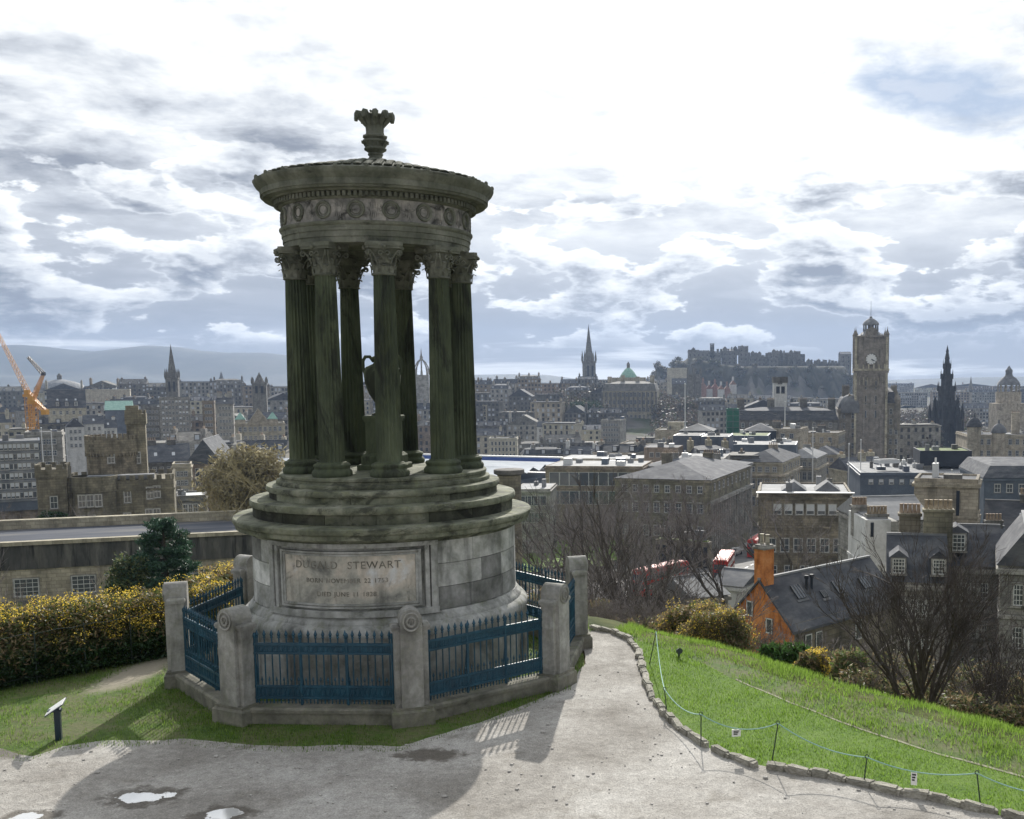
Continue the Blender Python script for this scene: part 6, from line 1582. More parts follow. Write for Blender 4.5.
for k in range(4):
    M_ = Matrix.Rotation(k * pi / 2, 4, 'Z'); o0 = len(b.v); n = 10
    for i in range(n):
        t0, t1 = i / n, (i + 1) / n; xa = -3.1 + 6.2 * t0; xb = -3.1 + 6.2 * t1
        za = z0_ + H * (.13 + .10 * sin(pi * (t0 + t1) / 2)); b.box(xa, xb, -r - 1, -r + 1, za, z0_ + H * .30)
    b.add([(-3.3, -r - 1.1, z0_ + H * .3), (3.3, -r - 1.1, z0_ + H * .3), (0, -r - 1.1, z0_ + H * .40), (0, -r + 1, z0_ + H * .40)], [(0, 1, 2), (0, 2, 3), (1, 3, 2)])
    b.xf(M_, o0)
b.build('arches', M_soot, sm)
b = MB(); tiers = [(4.6, .29, .46), (3.4, .46, .60), (2.3, .60, .72), (1.5, .72, .82)]
for rr, a_, c_ in tiers:
    b.box(-rr, rr, -rr, rr, z0_ + H * a_, z0_ + H * c_)
    for sx in (-1, 0, 1):
        for sy in (-1, 0, 1):
            if sx or sy: fpin(b, sx * rr * 1.02, sy * rr * 1.02, z0_ + H * (c_ - .05), rr * .14, H * .10)
b.lathe([(1.8, z0_ + H * .80), (1.2, z0_ + H * .86), (1.5, z0_ + H * .865), (.7, z0_ + H * .93), (.9, z0_ + H * .935), (0.03, zt_)], 8, sm=False); b.build('spire', M_soot, sm)
b = MB(); b.box(-1.2, 1.2, -1.2, 1.2, z0_ - 6, z0_ + 2.5); b.lathe([(1.0, z0_ + 2.5), (1.2, z0_ + 4), (.6, z0_ + 5.5), (.5, z0_ + 6.2), (0, z0_ + 6.4)], 8); b.build('seated_statue', M_lead, sm)

# domed buildings on the right -----------------------------------------------------
building('sandstone domed corner building with twin turrets at the right edge', 968, 1060, 436, 385, 26, 'flat', 1, M_tan, M_slate, -.1, name='domed_building', win=[(12, 4, 1.2, 2.0, 4.2, 1.0)], chim=[(.2, 0, 3, 1.4, 8, 5)])
e = bpy.data.objects['domed_building']
for i, (px_, pt_) in enumerate(((980, 418), (1004, 424))):
    p_ = at(px_, pt_, 384); x = p_[0] - e.location.x; b = MB(); b.lathe([(2.5, -30), (2.5, p_[2] - 3.4)], 14, (x, -12.5)); b.build('corner_bay', M_tan, e); b = MB(); b.lathe([(2.5, p_[2] - 3.42), (3.0, p_[2] - 3.2), (2.7, p_[2] - 2), (1.7, p_[2] - .6), (.4, p_[2] + .2), (.3, p_[2] + 1.2), (0, p_[2] + 1.6)], 14, (x, -12.5)); b.build('corner_dome', M_lead if i else M_slate, e)
p_ = at(1009, 372, 640); e = empty('domed_tower', (p_[0], 640, 0), 0, 'pale pillared dome with a white lantern on the right skyline', 'tower'); z = p_[2]
b = MB(); b.box(-9, 9, -9, 9, -40, z - 19); b.lathe([(7.5, z - 19), (7.5, z - 12)], 16); b.build('tower', M_tan, e)
b = MB(); 
for k in range(12): a_ = 2 * pi * k / 12; b.tube((6.4 * cos(a_), 6.4 * sin(a_), z - 12), (6.4 * cos(a_), 6.4 * sin(a_), z - 8), .4, .4, 5)
b.build('columns', M_cream, e)
b = MB(); b.lathe([(7, z - 8), (6.4, z - 6.5), (4.6, z - 4), (2.4, z - 2.4), (2, z - 1), (2.2, z + 1), (1.2, z + 2.2), (0.02, z + 4)], 16); b.build('dome', M_lead, e)
# bank with a green dome, large hotel block in the middle
e, w_, z1, zb = building('big soot-streaked ornate block with rows of tall windows under many chimneys', 602, 656, 391, 760, 26, 'mansard', 7, M_tan, M_dark, -.08, name='ornate_block', win=[(12, 5, 1.7, 3.0, 5.4, 1.2)], chim=[(-.8, 0, 3, 2, 10, 4), (-.3, 0, 3, 2, 11, 4), (.25, 0, 3, 2, 10, 4), (.8, 0, 3, 2, 11, 4)])
b = MB()
for i in range(13): x = -w_ / 2 + w_ * i / 12; b.box(x - .6, x + .6, -13.8, -13.0, zb + 8, z1 - .6)
b.build('buttresses', M_dark, e)
p_ = at(628, 370, 850); e = empty('green_domed_bank', (p_[0], 850, 0), 0, 'green copper dome with a lantern rising behind the ornate block', 'bank')
b = MB(); b.box(-14, 14, 0, 26, -38, p_[2] - 6); b.build('wall', M_tan, e)
b = MB(); b.lathe([(8, p_[2] - 8), (7, p_[2] - 5), (5, p_[2] - 2), (3, p_[2] + .5), (1.8, p_[2] + 1.6), (1.2, p_[2] + 1.8)], 20, (0, 8)); b.build('dome', M_copper, e)
b = MB(); b.lathe([(1.3, p_[2] + 1.6), (1.3, p_[2] + 4), (1.6, p_[2] + 4.2), (0.9, p_[2] + 5.6), (0.02, p_[2] + 7)], 10, (0, 8)); b.build('lantern', M_dark, e)
e, w_, z1, zb = building('cream modern flats split in two towers with tall slot windows', 489, 517, 439, 505, 12, 'flat', 1, M_cream, M_slate, .1, name='modern_flats', win=[(7, 6, .9, 1.9, 2.9, .6, dict(style='plain'))])
building('white gabled house with six windows among the tenements', 537, 553, 427, 590, 10, 'gable', 3, M_white, M_slate, 0, name='white_house', cat='house', win=[(4, 3, 1, 1.6, 3.4, .8)])
building('pale gable beside the white gabled house, to its right', 555, 567, 430, 596, 10, 'gabley', 4, M_cream, M_slate, 0, name='white_house', cat='house', win=[(3, 2, 1, 1.6, 3.4, .8)])
building('smooth pale grey square block right of the spiky gables', 601, 620, 421, 540, 16, 'flat', 1, M_grey, M_slate, -.15, name='office_block', win=[(6, 5, 1.0, 1.5, 2.6, .8)], parapet=.6)
building('tan temple-like gallery with sooty upper block, nearer of two', 620, 664, 445, 400, 20, 'flat', 1, M_tan, M_dark, ST * .4, name='classical_gallery', parapet=.6, chim=[(0, 0, 7, 4, 2.2, 1, M_dark)])
building('tan temple-like gallery below the gothic towers, farther of two', 655, 692, 431, 460, 20, 'flat', 1, M_tan, M_dark, ST * .4, name='classical_gallery', parapet=.6, chim=[(0, 0, 7, 4, 3.4, 1, M_tan)])
# yellow cranes -----------------------------------------------------------------
M_cr = plain('crane_yellow', (0.62, 0.30, 0.035), 0.5); M_crd = plain('crane_dark', (0.07, 0.07, 0.08), 0.5)
def lattice(b, p, q, w0, w1, n, mi=0, r=.16):
    P = Vector(p); Q = Vector(q); d = (Q - P).normalized(); u = Vector((0, 1, 0)); v = d.cross(u).normalized()
    rows = []
    for i in range(n + 1):
        c = P.lerp(Q, i / n); w_ = w0 + (w1 - w0) * i / n; rows.append([c + u * (a_ * w_) + v * (c_ * w_) for a_, c_ in ((-1, -1), (1, -1), (1, 1), (-1, 1))])
    for i in range(n):
        for k in range(4): b.tube(rows[i][k], rows[i + 1][k], r, r, 4, mi=mi); b.tube(rows[i][k], rows[i + 1][(k + 1) % 4], r * .7, r * .7, 3, mi=mi); b.tube(rows[i][k], rows[i][(k + 1) % 4], r * .7, r * .7, 3, mi=mi)
def crane(lab, pxm, pyt, Yc, tip, dark_tip, cj):
    p_ = at(pxm, pyt, Yc); e = empty('tower_crane', (p_[0], Yc, 0), 0, lab, 'crane'); z = p_[2]
    b = MB(); lattice(b, (0, 0, -38), (0, 0, z), .95, .95, 22, r=.10); b.build('mast', M_cr, e)
    b = MB(); b.box(-1.3, 1.3, -1.3, 1.3, z, z + 1.0); b.box(-.6, .9, -1.6, -.3, z + 1.0, z + 2.6); b.build('slewing_cab', M_cr, e)
    t_ = at(tip[0], tip[1], Yc); T = Vector((t_[0] - p_[0], 0, t_[2]))
    b = MB(); lattice(b, (0, 0, z + 1.5), tuple(T), .65, .35, 18, r=.075); b.build('jib', M_cr, e)
    c_ = at(cj[0], cj[1], Yc); b = MB(); lattice(b, (0, 0, z + 1.2), (c_[0] - p_[0], 0, c_[2]), .7, .6, 5, r=.11); b.box(c_[0] - p_[0] - .9, c_[0] - p_[0] + .9, -.9, .9, c_[2] - 1.2, c_[2] + .5); b.build('counter_jib', M_cr, e)
    if dark_tip:
        d_ = at(dark_tip[0], dark_tip[1], Yc); b = MB(); b.box(T.x - .5, T.x + .5, -.5, .5, T.z - .5, T.z + .6); lattice(b, tuple(T), (d_[0] - p_[0], 0, d_[2]), .5, .3, 8, r=.13); b.build('folded_jib_tip', M_crd, e)
crane('orange tower crane with its long jib raised towards the upper left', 28.5, 397, 372, (-8, 322), None, (38, 404))
crane('orange tower crane with a short jib and a dark folded tip', 33, 404, 350, (43.5, 374), (28, 357), (45, 411))
# ------------------------------------------------------------------ the tiers of tenements (one object each, windows too small to be parts)
M_wdark = plain('dark_pane', (0.035, 0.04, 0.05), 0.25); M_wpale = plain('pale_pane', (0.45, 0.47, 0.5), 0.4)  # paler pane colour for some of the windows and for the dormers
ra = random.Random(21)
FARW = [M_grey, M_dark, M_tan, M_brown, M_grey, M_cream]
FN = {M_grey.name: 'grey stone', M_dark.name: 'sooty dark', M_tan.name: 'tan sandstone', M_brown.name: 'brown stone', M_cream.name: 'cream', M_white.name: 'white', M_red.name: 'reddish'}
ORD = ['first', 'second', 'third', 'fourth', 'fifth', 'sixth', 'seventh', 'eighth', 'ninth', 'tenth', 'eleventh', 'twelfth', 'thirteenth', 'fourteenth', 'fifteenth', 'sixteenth',
       'seventeenth', 'eighteenth', 'nineteenth', 'twentieth', 'twenty-first', 'twenty-second', 'twenty-third', 'twenty-fourth', 'twenty-fifth', 'twenty-sixth', 'twenty-seventh', 'twenty-eighth', 'twenty-ninth', 'thirtieth']
def tenement(px0, px1, py, Y, rowname, idx, wset):
    a_ = at(px0, py, Y); c_ = at(px1, py, Y); w_ = (c_[0] - a_[0]); d = ra.uniform(10, 15); z1 = a_[2]; zb = hz((a_[0] + c_[0]) / 2, Y) - 3
    mat = ra.choice(wset); rk = ra.choice(['gable', 'gable', 'gable', 'gabley', 'flat', 'flat', 'mansard']); rh = {'gable': 4.5, 'gabley': min(7, w_ * .5), 'hip': 3.5, 'flat': 0, 'mansard': 5}[rk] * ra.uniform(.5, .9)
    rm = ra.choice([M_slate, M_slate, M_slate, M_slate, M_dark, M_dark])
    b = MB(); b.box(-w_ / 2, w_ / 2, -d / 2, d / 2, zb, z1); b.box(-w_ / 2 - .3, w_ / 2 + .3, -d / 2 - .3, d / 2 + .3, z1 - .5, z1 - .01)
    rb = roof_mb(rk, w_, d, z1 + (.01 if rk != 'flat' else .7), rh); b.add(rb.v, rb.f, 1)
    nc = max(2, int(w_ / ra.uniform(2.4, 3.4))); ph = ra.uniform(2.9, 3.5); nr = min(9, int((z1 - zb) / ph))
    ww = ra.uniform(.55, .8); wh = ra.uniform(1.5, 2.1)
    for r in range(nr):
        for c in range(nc):
            if ra.random() < .08: continue
            u = -w_ / 2 + w_ * (c + .5) / nc; z = z1 - 1 - wh - r * ph
            k = 3 if ra.random() < .22 else 2
            b.box(u - ww - .2, u + ww + .2, -d / 2 - .10, -d / 2, z - .25, z + wh + .2); b.box(u - ww, u + ww, -d / 2 - .16, -d / 2 - .10, z, z + wh, mi=k)
    if rk in ('gabley',):
        b.box(-.5, .5, -d / 2 - .35, -d / 2 - .25, z1 + .2, z1 + 1.6, mi=2)
    elif rk in ('gable', 'mansard') and nc > 2:
        for c in range(0, nc, 2):
            u = -w_ / 2 + w_ * (c + .5) / nc; b.box(u - .9, u + .9, -d / 2 + .2, -d / 2 + 3, z1 + .2, z1 + 2.2, mi=1); b.box(u - .6, u + .6, -d / 2 + .12, -d / 2 + .2, z1 + .5, z1 + 1.9, mi=3)
    nchm = ra.choice([1, 2, 2, 3])
    for c in range(nchm):
        u = (-.85 + 1.7 * c / max(1, nchm - 1)) * w_ / 2 if nchm > 1 else ra.uniform(-.6, .6) * w_ / 2
        y0 = ra.uniform(-d * .2, d * .2); hh = z1 + rh + ra.uniform(.8, 2.4); b.box(u - .7, u + .7, y0 - 1.3, y0 + 1.3, z1 - .5, hh)
        for q in (-.8, 0, .8): b.box(u - .18, u + .18, y0 + q - .18, y0 + q + .18, hh, hh + .8, mi=4)
    yaw = ra.uniform(-.35, .35) - (atan2(a_[0], Y) * .8 if px0 < 300 else 0)
    o = b.build('tenement', [mat, rm, M_wdark, M_wpale, M_pot], None, ((a_[0] + c_[0]) / 2, Y + d / 2, 0), yaw)
    rn_ = {'gable': 'long ridged', 'gabley': 'gable-fronted', 'hip': 'hip-roofed', 'flat': 'flat-roofed', 'mansard': 'mansard-roofed'}[rk]
    tag(o, '%s %s tenement, %s in the %s' % (rn_, FN[mat.name], ORD[min(idx, 29)], rowname), 'building', rowname)
def row(name, px0, px1, py, Y, wmin, wmax, jit, wset=FARW, yj=20, slope=0.0):
    x = px0; i = 0
    while x < px1:
        w_ = ra.uniform(wmin, wmax) * 1.3 * 1044 / Y
        tenement(x, x + w_, py + slope * (x - px0) + ra.uniform(-jit, jit), Y + ra.uniform(-yj, yj), name, i, wset); x += w_ * ra.uniform(.95, 1.12); i += 1
row('old town foot row right of the columns', 516, 604, 447, 520, 9, 15, 5)
row('second old town tier right of columns', 472, 604, 428, 600, 10, 18, 6)
row('third old town tier right of columns', 472, 604, 408, 690, 10, 18, 6, [M_grey, M_dark, M_tan])
row('fourth old town tier right of columns', 472, 604, 393, 790, 10, 18, 5, [M_grey, M_dark, M_tan, M_dark])
row('skyline tier right of the columns', 470, 604, 381.5, 930, 10, 18, 3.0, [M_grey, M_dark, M_brown], yj=40)
row('skyline tier beside the twin gothic towers', 596, 690, 381.5, 1100, 12, 22, 2, yj=40)
row('middle tier below the gothic towers', 655, 702, 398, 860, 11, 18, 5)
row('lower tier seen between the columns', 296, 472, 430, 560, 10, 18, 7)
row('upper tier seen between the columns', 296, 472, 404, 700, 10, 18, 6)
row('skyline tier seen between the columns', 296, 472, 386, 900, 12, 22, 3, yj=40)
row('nearer tier left of the columns', 118, 300, 421, 560, 10, 18, 7)
row('middle tier left of the columns', 118, 300, 403, 680, 10, 20, 5)
row('skyline tier left of the columns', 86, 300, 384.5, 860, 12, 22, 3.5, [M_grey, M_dark, M_brown], yj=40)
row('low tier at the left edge', -30, 66, 428, 470, 10, 16, 6)
row('middle tier at the left edge', -40, 120, 408, 620, 10, 20, 5)
row('far tier at the left edge', -40, 110, 393, 850, 14, 26, 3, yj=40)
row('roofs behind the castellated house', 120, 240, 446, 330, 7, 12, 6)
row('roofs right of the columns near the station', 520, 600, 458, 400, 9, 14, 4, [M_grey, M_tan, M_white])
row('terraces before the castle', 700, 850, 409, 640, 12, 22, 5)
row('farther terraces before the castle', 696, 860, 401, 820, 14, 24, 3)
row('roofs right of the clock tower', 895, 922, 430, 470, 10, 16, 5)
row('middle terraces beyond the memorial spire', 962, 1040, 408, 900, 14, 26, 3)
row('long far terraces by the memorial spire', 880, 1040, 393, 1250, 24, 44, 1.5, [M_grey, M_brown, M_dark])
row('distant roofs on the right horizon', 880, 1040, 386.5, 1800, 30, 60, 1.5, [M_grey, M_brown, M_cream], yj=80)
row('small roofs among the modern offices', 596, 690, 455, 340, 7, 12, 4)
row('small roofs before the grey plant boxes', 690, 736, 456, 272, 6, 9, 3)
row('low roofs beyond the square hall', 842, 900, 470, 300, 7, 12, 4, [M_dark, M_tan])
# ------------------------------------------------------------------ trees and shrubs
M_bark = mottled('bark', [(0.035, 0.028, 0.022), (0.07, 0.058, 0.045), (0.11, 0.10, 0.075)], 6, 0.95, 0.5, stretch=(1, 1, .3))
M_twig = mottled('twig', [(0.10, 0.088, 0.082), (0.18, 0.158, 0.148), (0.28, 0.25, 0.235)], 3, 0.9, 0)
M_twigy = mottled('willow_twig', [(0.22, 0.18, 0.09), (0.34, 0.29, 0.16), (0.46, 0.40, 0.24)], 3, 0.9, 0)
def bare_tree(seed, H=8.0, stems=1, spread=.5, levels=6, r0=.16, lean=0.0, twigs=1.0, up=.25, mt=None, crown_start=.3, maxseg=9000):
    rg = random.Random(seed); T = MB(); C = MB(); cnt = [0]
    def grow(p, d, L, r, lev):
        if cnt[0] > maxseg: return
        n = 3 if lev > 1 else 4; pts = [p]; rad = [r]; q = p.copy(); dd = d.copy()
        for i in range(n):
            dd = (dd + Vector((rg.gauss(0, .12), rg.gauss(0, .12), rg.gauss(0, .08) + up * .12))).normalized()
            q = q + dd * (L / n); pts.append(q.copy()); rad.append(r * (1 - .45 * (i + 1) / n))
        tgt = T if lev <= 1 else C
        tgt.path([tuple(v) for v in pts], rad, 6 if lev <= 1 else (4 if lev == 2 else 3), cap=False); cnt[0] += 1
        if lev >= levels: return
        nb = rg.choice([2, 3, 3]) if lev < levels - 1 else int(round(rg.choice([3, 4, 4]) * twigs))
        for k in range(nb + (1 if lev <= 1 else 0)):
            t_ = rg.uniform(.35, 1.0) if k else 1.0
            if lev == 0: t_ = rg.uniform(crown_start, 1.0) if k else 1.0
            i = min(n - 1, int(t_ * n)); pp = pts[i].lerp(pts[i + 1], t_ * n - i) if i < n else pts[-1]
            ax = dd.orthogonal().normalized(); ax.rotate(Matrix.Rotation(rg.uniform(0, 2 * pi), 3, dd)); nd = dd.copy(); nd.rotate(Matrix.Rotation(rg.uniform(.25, .85) * (spread * 1.6 if k else .5), 3, ax))
            grow(pp, nd, L * rg.uniform(.55, .78), max(.009, r * (.62 if k == 0 else rg.uniform(.35, .55))), lev + 1)
    for s in range(stems):
        a_ = 2 * pi * s / stems + rg.uniform(-.3, .3); tl = (0 if stems == 1 else rg.uniform(.2, .62)) + lean
        d = Vector((cos(a_) * sin(tl), sin(a_) * sin(tl), cos(tl))); grow(Vector((cos(a_) * .12 * (stems > 1), sin(a_) * .12 * (stems > 1), -.4)), d, H * .42, r0 * rg.uniform(.8, 1.1), 0)
    return T.mesh('trunk', M_bark), C.mesh('crown', mt or M_twig)
def plant(name, meshes, x, y, rz, s, lab, cat, group=None, z=None, parts=('trunk', 'crown')):
    e = empty(name, (x, y, (hz(x, y) if z is None else z)), rz, lab, cat, group); e.scale = (s, s, s)
    for nm, me in zip(parts, meshes):
        o = bpy.data.objects.new(nm, me); COL.objects.link(o); o.parent = e
    return e
protos = [bare_tree(11 + k, 9, 1, .60, 6, .19, twigs=1.0) for k in range(4)]
M_twigd = mottled('dark_twig', [(0.05, 0.043, 0.038), (0.085, 0.073, 0.066), (0.14, 0.12, 0.105)], 3, .9, 0)
thin = [bare_tree(31 + k, 9, 1, .36, 5, .15, mt=M_twigd, twigs=1.4, crown_start=.4) for k in range(3)]
bushp = [bare_tree(51 + k, 5, 5, .5, 5, .07, twigs=1.0) for k in range(3)]
big = bare_tree(79, 7.4, 6, .42, 6, .155, twigs=.8, up=.35, mt=M_twigd, maxseg=16000)
wil = bare_tree(91, 14, 2, .6, 6, .3, twigs=1.5, mt=M_twigy, maxseg=12000)

def ttop(px, py, Y): return at(px, py, Y)
def place_px(name, meshes, px, pytop, Y, H, lab, cat, group=None, rz=None):
    """stand on the ground at depth Y, scaled so the top reaches pytop"""
    x, _, zt_ = at(px, pytop, Y); zb = hz(x, Y); s = (zt_ - zb) / H
    return plant(name, meshes, x, Y, rnd.uniform(0, 6.28) if rz is None else rz, s, lab, cat, group)
def mheight(meshes): return max(max(v.co.z for v in me.vertices) for me in meshes)
PH_ = [mheight(m_) for m_ in protos]; TH_ = [mheight(m_) for m_ in thin]; BH_ = [mheight(m_) for m_ in bushp]
place_px('bare_tree', big, 925, 520, 22.5, mheight(big), 'large many-stemmed bare tree spreading in front of the terrace on the right', 'tree', None, 0.4)
place_px('bare_tree', big, 1030, 590, 27, mheight(big), 'many-stemmed bare tree at the right edge, partly out of frame', 'tree', None, 2.4)
place_px('bare_tree', protos[1], 870, 590, 37, PH_[1], 'thin bare tree leaning before the cottage roof, left of the large bare tree', 'tree')
place_px('willow_tree', wil, 243, 446, 118, mheight(wil), 'pale straw-coloured budding tree left of the monument steps', 'tree')
mid = [(560, 486, 150), (538, 505, 120), (583, 492, 170), (600, 482, 140), (622, 476, 120), (645, 470, 150), (668, 482, 165), (690, 470, 150), (612, 490, 88), (640, 500, 95), (590, 505, 96), (570, 520, 88),
       (655, 500, 110), (676, 505, 118), (548, 520, 105), (700, 490, 190), (630, 520, 70), (602, 530, 66)]
pos_w = ['behind the right pier', 'against the green slope', 'before the brown office', 'in the middle of the grove', 'tall in the middle of the grove', 'before the slate hipped roof', 'beside the colonnade wall',
         'before the classical block corner', 'low in front of the grove', 'above the red bus', 'left part of the grove, nearer', 'low left of the grove', 'right part of the grove', 'beside the parked bus', 'near the lower railings', 'at the corner of the street block',
         'nearest the path bend', 'just right of the far pier']
mid += [(575, 484, 200), (598, 478, 185), (618, 474, 175), (640, 476, 180), (548, 490, 190), (530, 494, 170)]
pos_w += ['far back before the brown office', 'far back in the grove', 'at the crown of the grove', 'behind the grove crown', 'against the slate roof', 'on the green slope, upper', 'on the green slope, left', 'dense, at the heart of the grove', 'dense, left heart of the grove', 'before the block corner windows',
          'low right part of the grove', 'between bus and colonnade', 'left, before the green slope', 'nearest, at the left foot of the grove']
for i, (px_, py_, Y_) in enumerate(mid):
    k = i % 4; place_px('bare_tree', protos[k], px_, py_, Y_, PH_[k], 'twiggy bare brown tree ' + pos_w[i], 'tree', 'bare trees below the monument')
near = [(632, 470, 44, 0), (606, 505, 40, 1), (652, 520, 42, 2), (596, 560, 36, 0), (620, 540, 34, 1), (640, 560, 35, 2), (668, 560, 46, 0), (716, 520, 62, 1), (742, 498, 90, 2), (582, 575, 34, 2)]
nw = ['tall and slim rising from the bend of the path', 'slim, left of the bend of the path', 'slim, right of the bend of the path', 'thin, close behind the right pier', 'thin, before the red bus roofs', 'thin, above the farthest rope stake',
      'slim, above the gorse', 'tall, left of the orange chimney', 'dark, behind the orange chimney', 'thin, in the gap behind the railings']
for i, (px_, py_, Y_, k) in enumerate(near):
    place_px('slim_bare_tree', thin[k], px_, py_, Y_, TH_[k], 'bare dark sapling ' + nw[i], 'tree', 'slim saplings beyond the path')
place_px('bare_tree', protos[2], 768, 488, 135, PH_[2], 'big dark bare tree before the square stone hall', 'tree')
place_px('bare_tree', protos[0], 790, 492, 128, PH_[0], 'bare tree right of the orange chimney, before the hall windows', 'tree')
for i, (px_, py_, Y_, w_) in enumerate([(12, 500, 180, 'below the pale office slab, left'), (34, 508, 175, 'below the pale office slab, right'), (96, 500, 140, 'before the round bay of the castellated house'), (110, 508, 138, 'low before the castellated house door'), (5, 545, 70, 'at the left edge before the long range'), (60, 508, 140, 'beside the corner tower of the castellated house')]):
    place_px('bare_tree', (protos[i % 4][0], wil[1]) if i in () else protos[i % 4], px_, py_, Y_, PH_[i % 4], 'small bare tree ' + w_, 'tree', 'small bare trees on the left')
gi = 0
for (px_, py_, Y_) in [(905, 418, 560), (915, 425, 520), (925, 415, 640), (899, 432, 500), (912, 405, 800), (930, 405, 900), (965, 418, 640), (975, 410, 720), (955, 402, 900), (990, 404, 950), (893, 408, 820), (943, 400, 1000), (910, 440, 440), (925, 436, 470), (968, 432, 520), (566, 408, 800), (578, 404, 820), (590, 408, 810), (598, 414, 780), (984, 420, 600), (1015, 404, 1000)]:
    place_px('bare_tree', protos[gi % 4], px_, py_, Y_, PH_[gi % 4], 'distant bare park tree, %s of those beyond the clock tower and ornate block' % ORD[gi], 'tree', 'distant park trees'); gi += 1

# leaf clouds
def leafcloud(blobs, n, size, seed, aspect=1.6, shell=.35, hang=0.0):
    rg = np.random.default_rng(seed); V = []; tot = sum(b_[3] * b_[4] * b_[5] for b_ in blobs)
    cs_ = []
    for (x, y, z, rx, ry, rz_) in blobs:
        k = max(20, int(n * rx * ry * rz_ / tot)); d = rg.normal(size=(k, 3)); d /= np.linalg.norm(d, axis=1)[:, None]
        r = shell + (1 - shell) * rg.uniform(0, 1, k) ** .5
        r *= 1 + .22 * np.sin(d[:, 0] * 5 + seed) * np.sin(d[:, 1] * 6 + z) + .15 * np.sin(d[:, 2] * 9 + x * 3)
        cs_.append(np.stack([x + d[:, 0] * rx * r, y + d[:, 1] * ry * r, z + d[:, 2] * rz_ * r], 1))
    c = np.concatenate(cs_); k = len(c)
    a = rg.normal(size=(k, 3)); a[:, 2] -= hang; a /= np.linalg.norm(a, axis=1)[:, None]
    b_ = np.cross(a, rg.normal(size=(k, 3))); b_ /= np.linalg.norm(b_, axis=1)[:, None]
    s = size * rg.uniform(.5, 1.3, k)[:, None]
    V = np.stack([c - a * s * aspect, c + b_ * s * .5, c + a * s * aspect, c - b_ * s * .5], 1).reshape(-1, 3)
    return V, np.arange(4 * k).reshape(-1, 4), c
def shrub(name, lab, cat, x, y, blobs, n, size, mats, seed, flowers=None, group=None, aspect=1.6, z=None, stemr=.03, nst=9, hang=0.0, shell=.35, wts=None):
    z = hz(x, y) if z is None else z
    e = empty(name, (x, y, z), 0, lab, cat, group)
    V, F, c = leafcloud(blobs, n, size, seed, aspect, shell, hang); rg = np.random.default_rng(seed + 5)
    mi = rg.choice(len(mats), len(F), p=wts)
    o = bpy.data.objects.new('foliage', npmesh('foliage', V, F, mats, mi)); COL.objects.link(o); o.parent = e
    b = MB(); r_ = random.Random(seed)
    for i in range(nst):
        bl = r_.choice(blobs); b.path([(bl[0] * .3 + r_.uniform(-.2, .2), bl[1] * .3, -.3), (bl[0] * .7, bl[1] * .7, bl[2] * .5), (bl[0] + r_.uniform(-.5, .5) * bl[3], bl[1] + r_.uniform(-.5, .5) * bl[4], bl[2] + bl[5] * .3)], [stemr, stemr * .7, stemr * .3], 5)
    b.build('stems', M_bark, e)
    if flowers:
        nf, fs, fm, zmin = flowers
        V, F, c = leafcloud([(bx, by, bz + .06, rx * 1.05, ry * 1.05, rz_ * 1.08) for bx, by, bz, rx, ry, rz_ in blobs], nf, fs, seed + 9, 1.0, .8)
        cz = c[:, 2] + .12 * np.sin(c[:, 0] * 7 + c[:, 1] * 5); nz = np.sin(c[:, 0] * 3.1 + seed) * np.sin(c[:, 1] * 2.7 + c[:, 0]) + .35 * np.sin(c[:, 0] * 9) ; kp = (cz > zmin) & (nz > -.1); F = F[kp]
        if len(F):
            idx = F.ravel(); o = bpy.data.objects.new('flowers', npmesh('flowers', V[idx], np.arange(len(idx)).reshape(-1, 4), fm, rg.integers(0, len(fm), len(F)))); COL.objects.link(o); o.parent = e; o['kind'] = 'stuff'
    return e
L_gor = leafmat('gorse_green', (0.085, 0.105, 0.035), .35); L_gor2 = leafmat('gorse_brown', (0.19, 0.145, 0.08), .3); L_gor3 = leafmat('gorse_dark', (0.04, 0.055, 0.02), .25)
L_yel = leafmat('gorse_yellow', (0.66, 0.48, 0.05), .4, .2); L_yel2 = leafmat('gorse_pale_yellow', (0.75, 0.58, 0.12), .4, .2)
L_ivy = leafmat('ivy', (0.018, 0.045, 0.014), .15, rough=.35); L_ivy2 = leafmat('ivy_light', (0.04, 0.085, 0.025), .25, rough=.35)
L_brm = leafmat('broom_green', (0.055, 0.12, 0.03), .3); L_brm2 = leafmat('broom_light', (0.11, 0.17, 0.05), .35)
L_pin = leafmat('pine_needle', (0.022, 0.062, 0.034), .15); L_pin2 = leafmat('pine_needle_light', (0.05, 0.10, 0.06), .2)
L_oli = leafmat('olive_leaf', (0.15, 0.17, 0.07), .4); L_strw = leafmat('dead_grass', (0.26, 0.20, 0.11), .3)
# gorse hedge on the left: line from the left edge to the far left pier
hA = Vector(gnd(-70, 704)); hB = Vector(gnd(176, 655))
gp = ['leftmost', 'second from the left', 'third from the left', 'fourth from the left', 'fifth from the left', 'sixth from the left', 'nearest the far left pier']
for i in range(7):
    p_ = hA.lerp(hB, (i + .35) / 7); x, y = p_.x, p_.y + 1.35; k = rnd.uniform(.92, 1.08)
    shrub('gorse_bush', 'yellow-flowered gorse bush of the hedge, ' + gp[i], 'bush', x, y, [(0, 0, .5 * k, .85, .8, .5), (.35, .2, .82 * k, .5, .5, .34), (-.4, .1, .78 * k, .5, .5, .32), (0, -.3, .4, .85, .6, .4)], 15000, .028,
          [L_gor, L_gor2, L_gor3], 100 + i, (9000, .017, [L_yel, L_yel2, L_yel], .66), 'gorse bushes of the left hedge', z=0.0, wts=[.4, .35, .25])
b = None
ivb = []
for i in range(22):
    p_ = hA.lerp(hB, (i + .5) / 22); ivb.append((p_.x - hA.x, p_.y - hA.y + .5, .24, .42, .32, .34))
V, F, c = leafcloud(ivb, 30000, .04, 7, 1.0, .55)
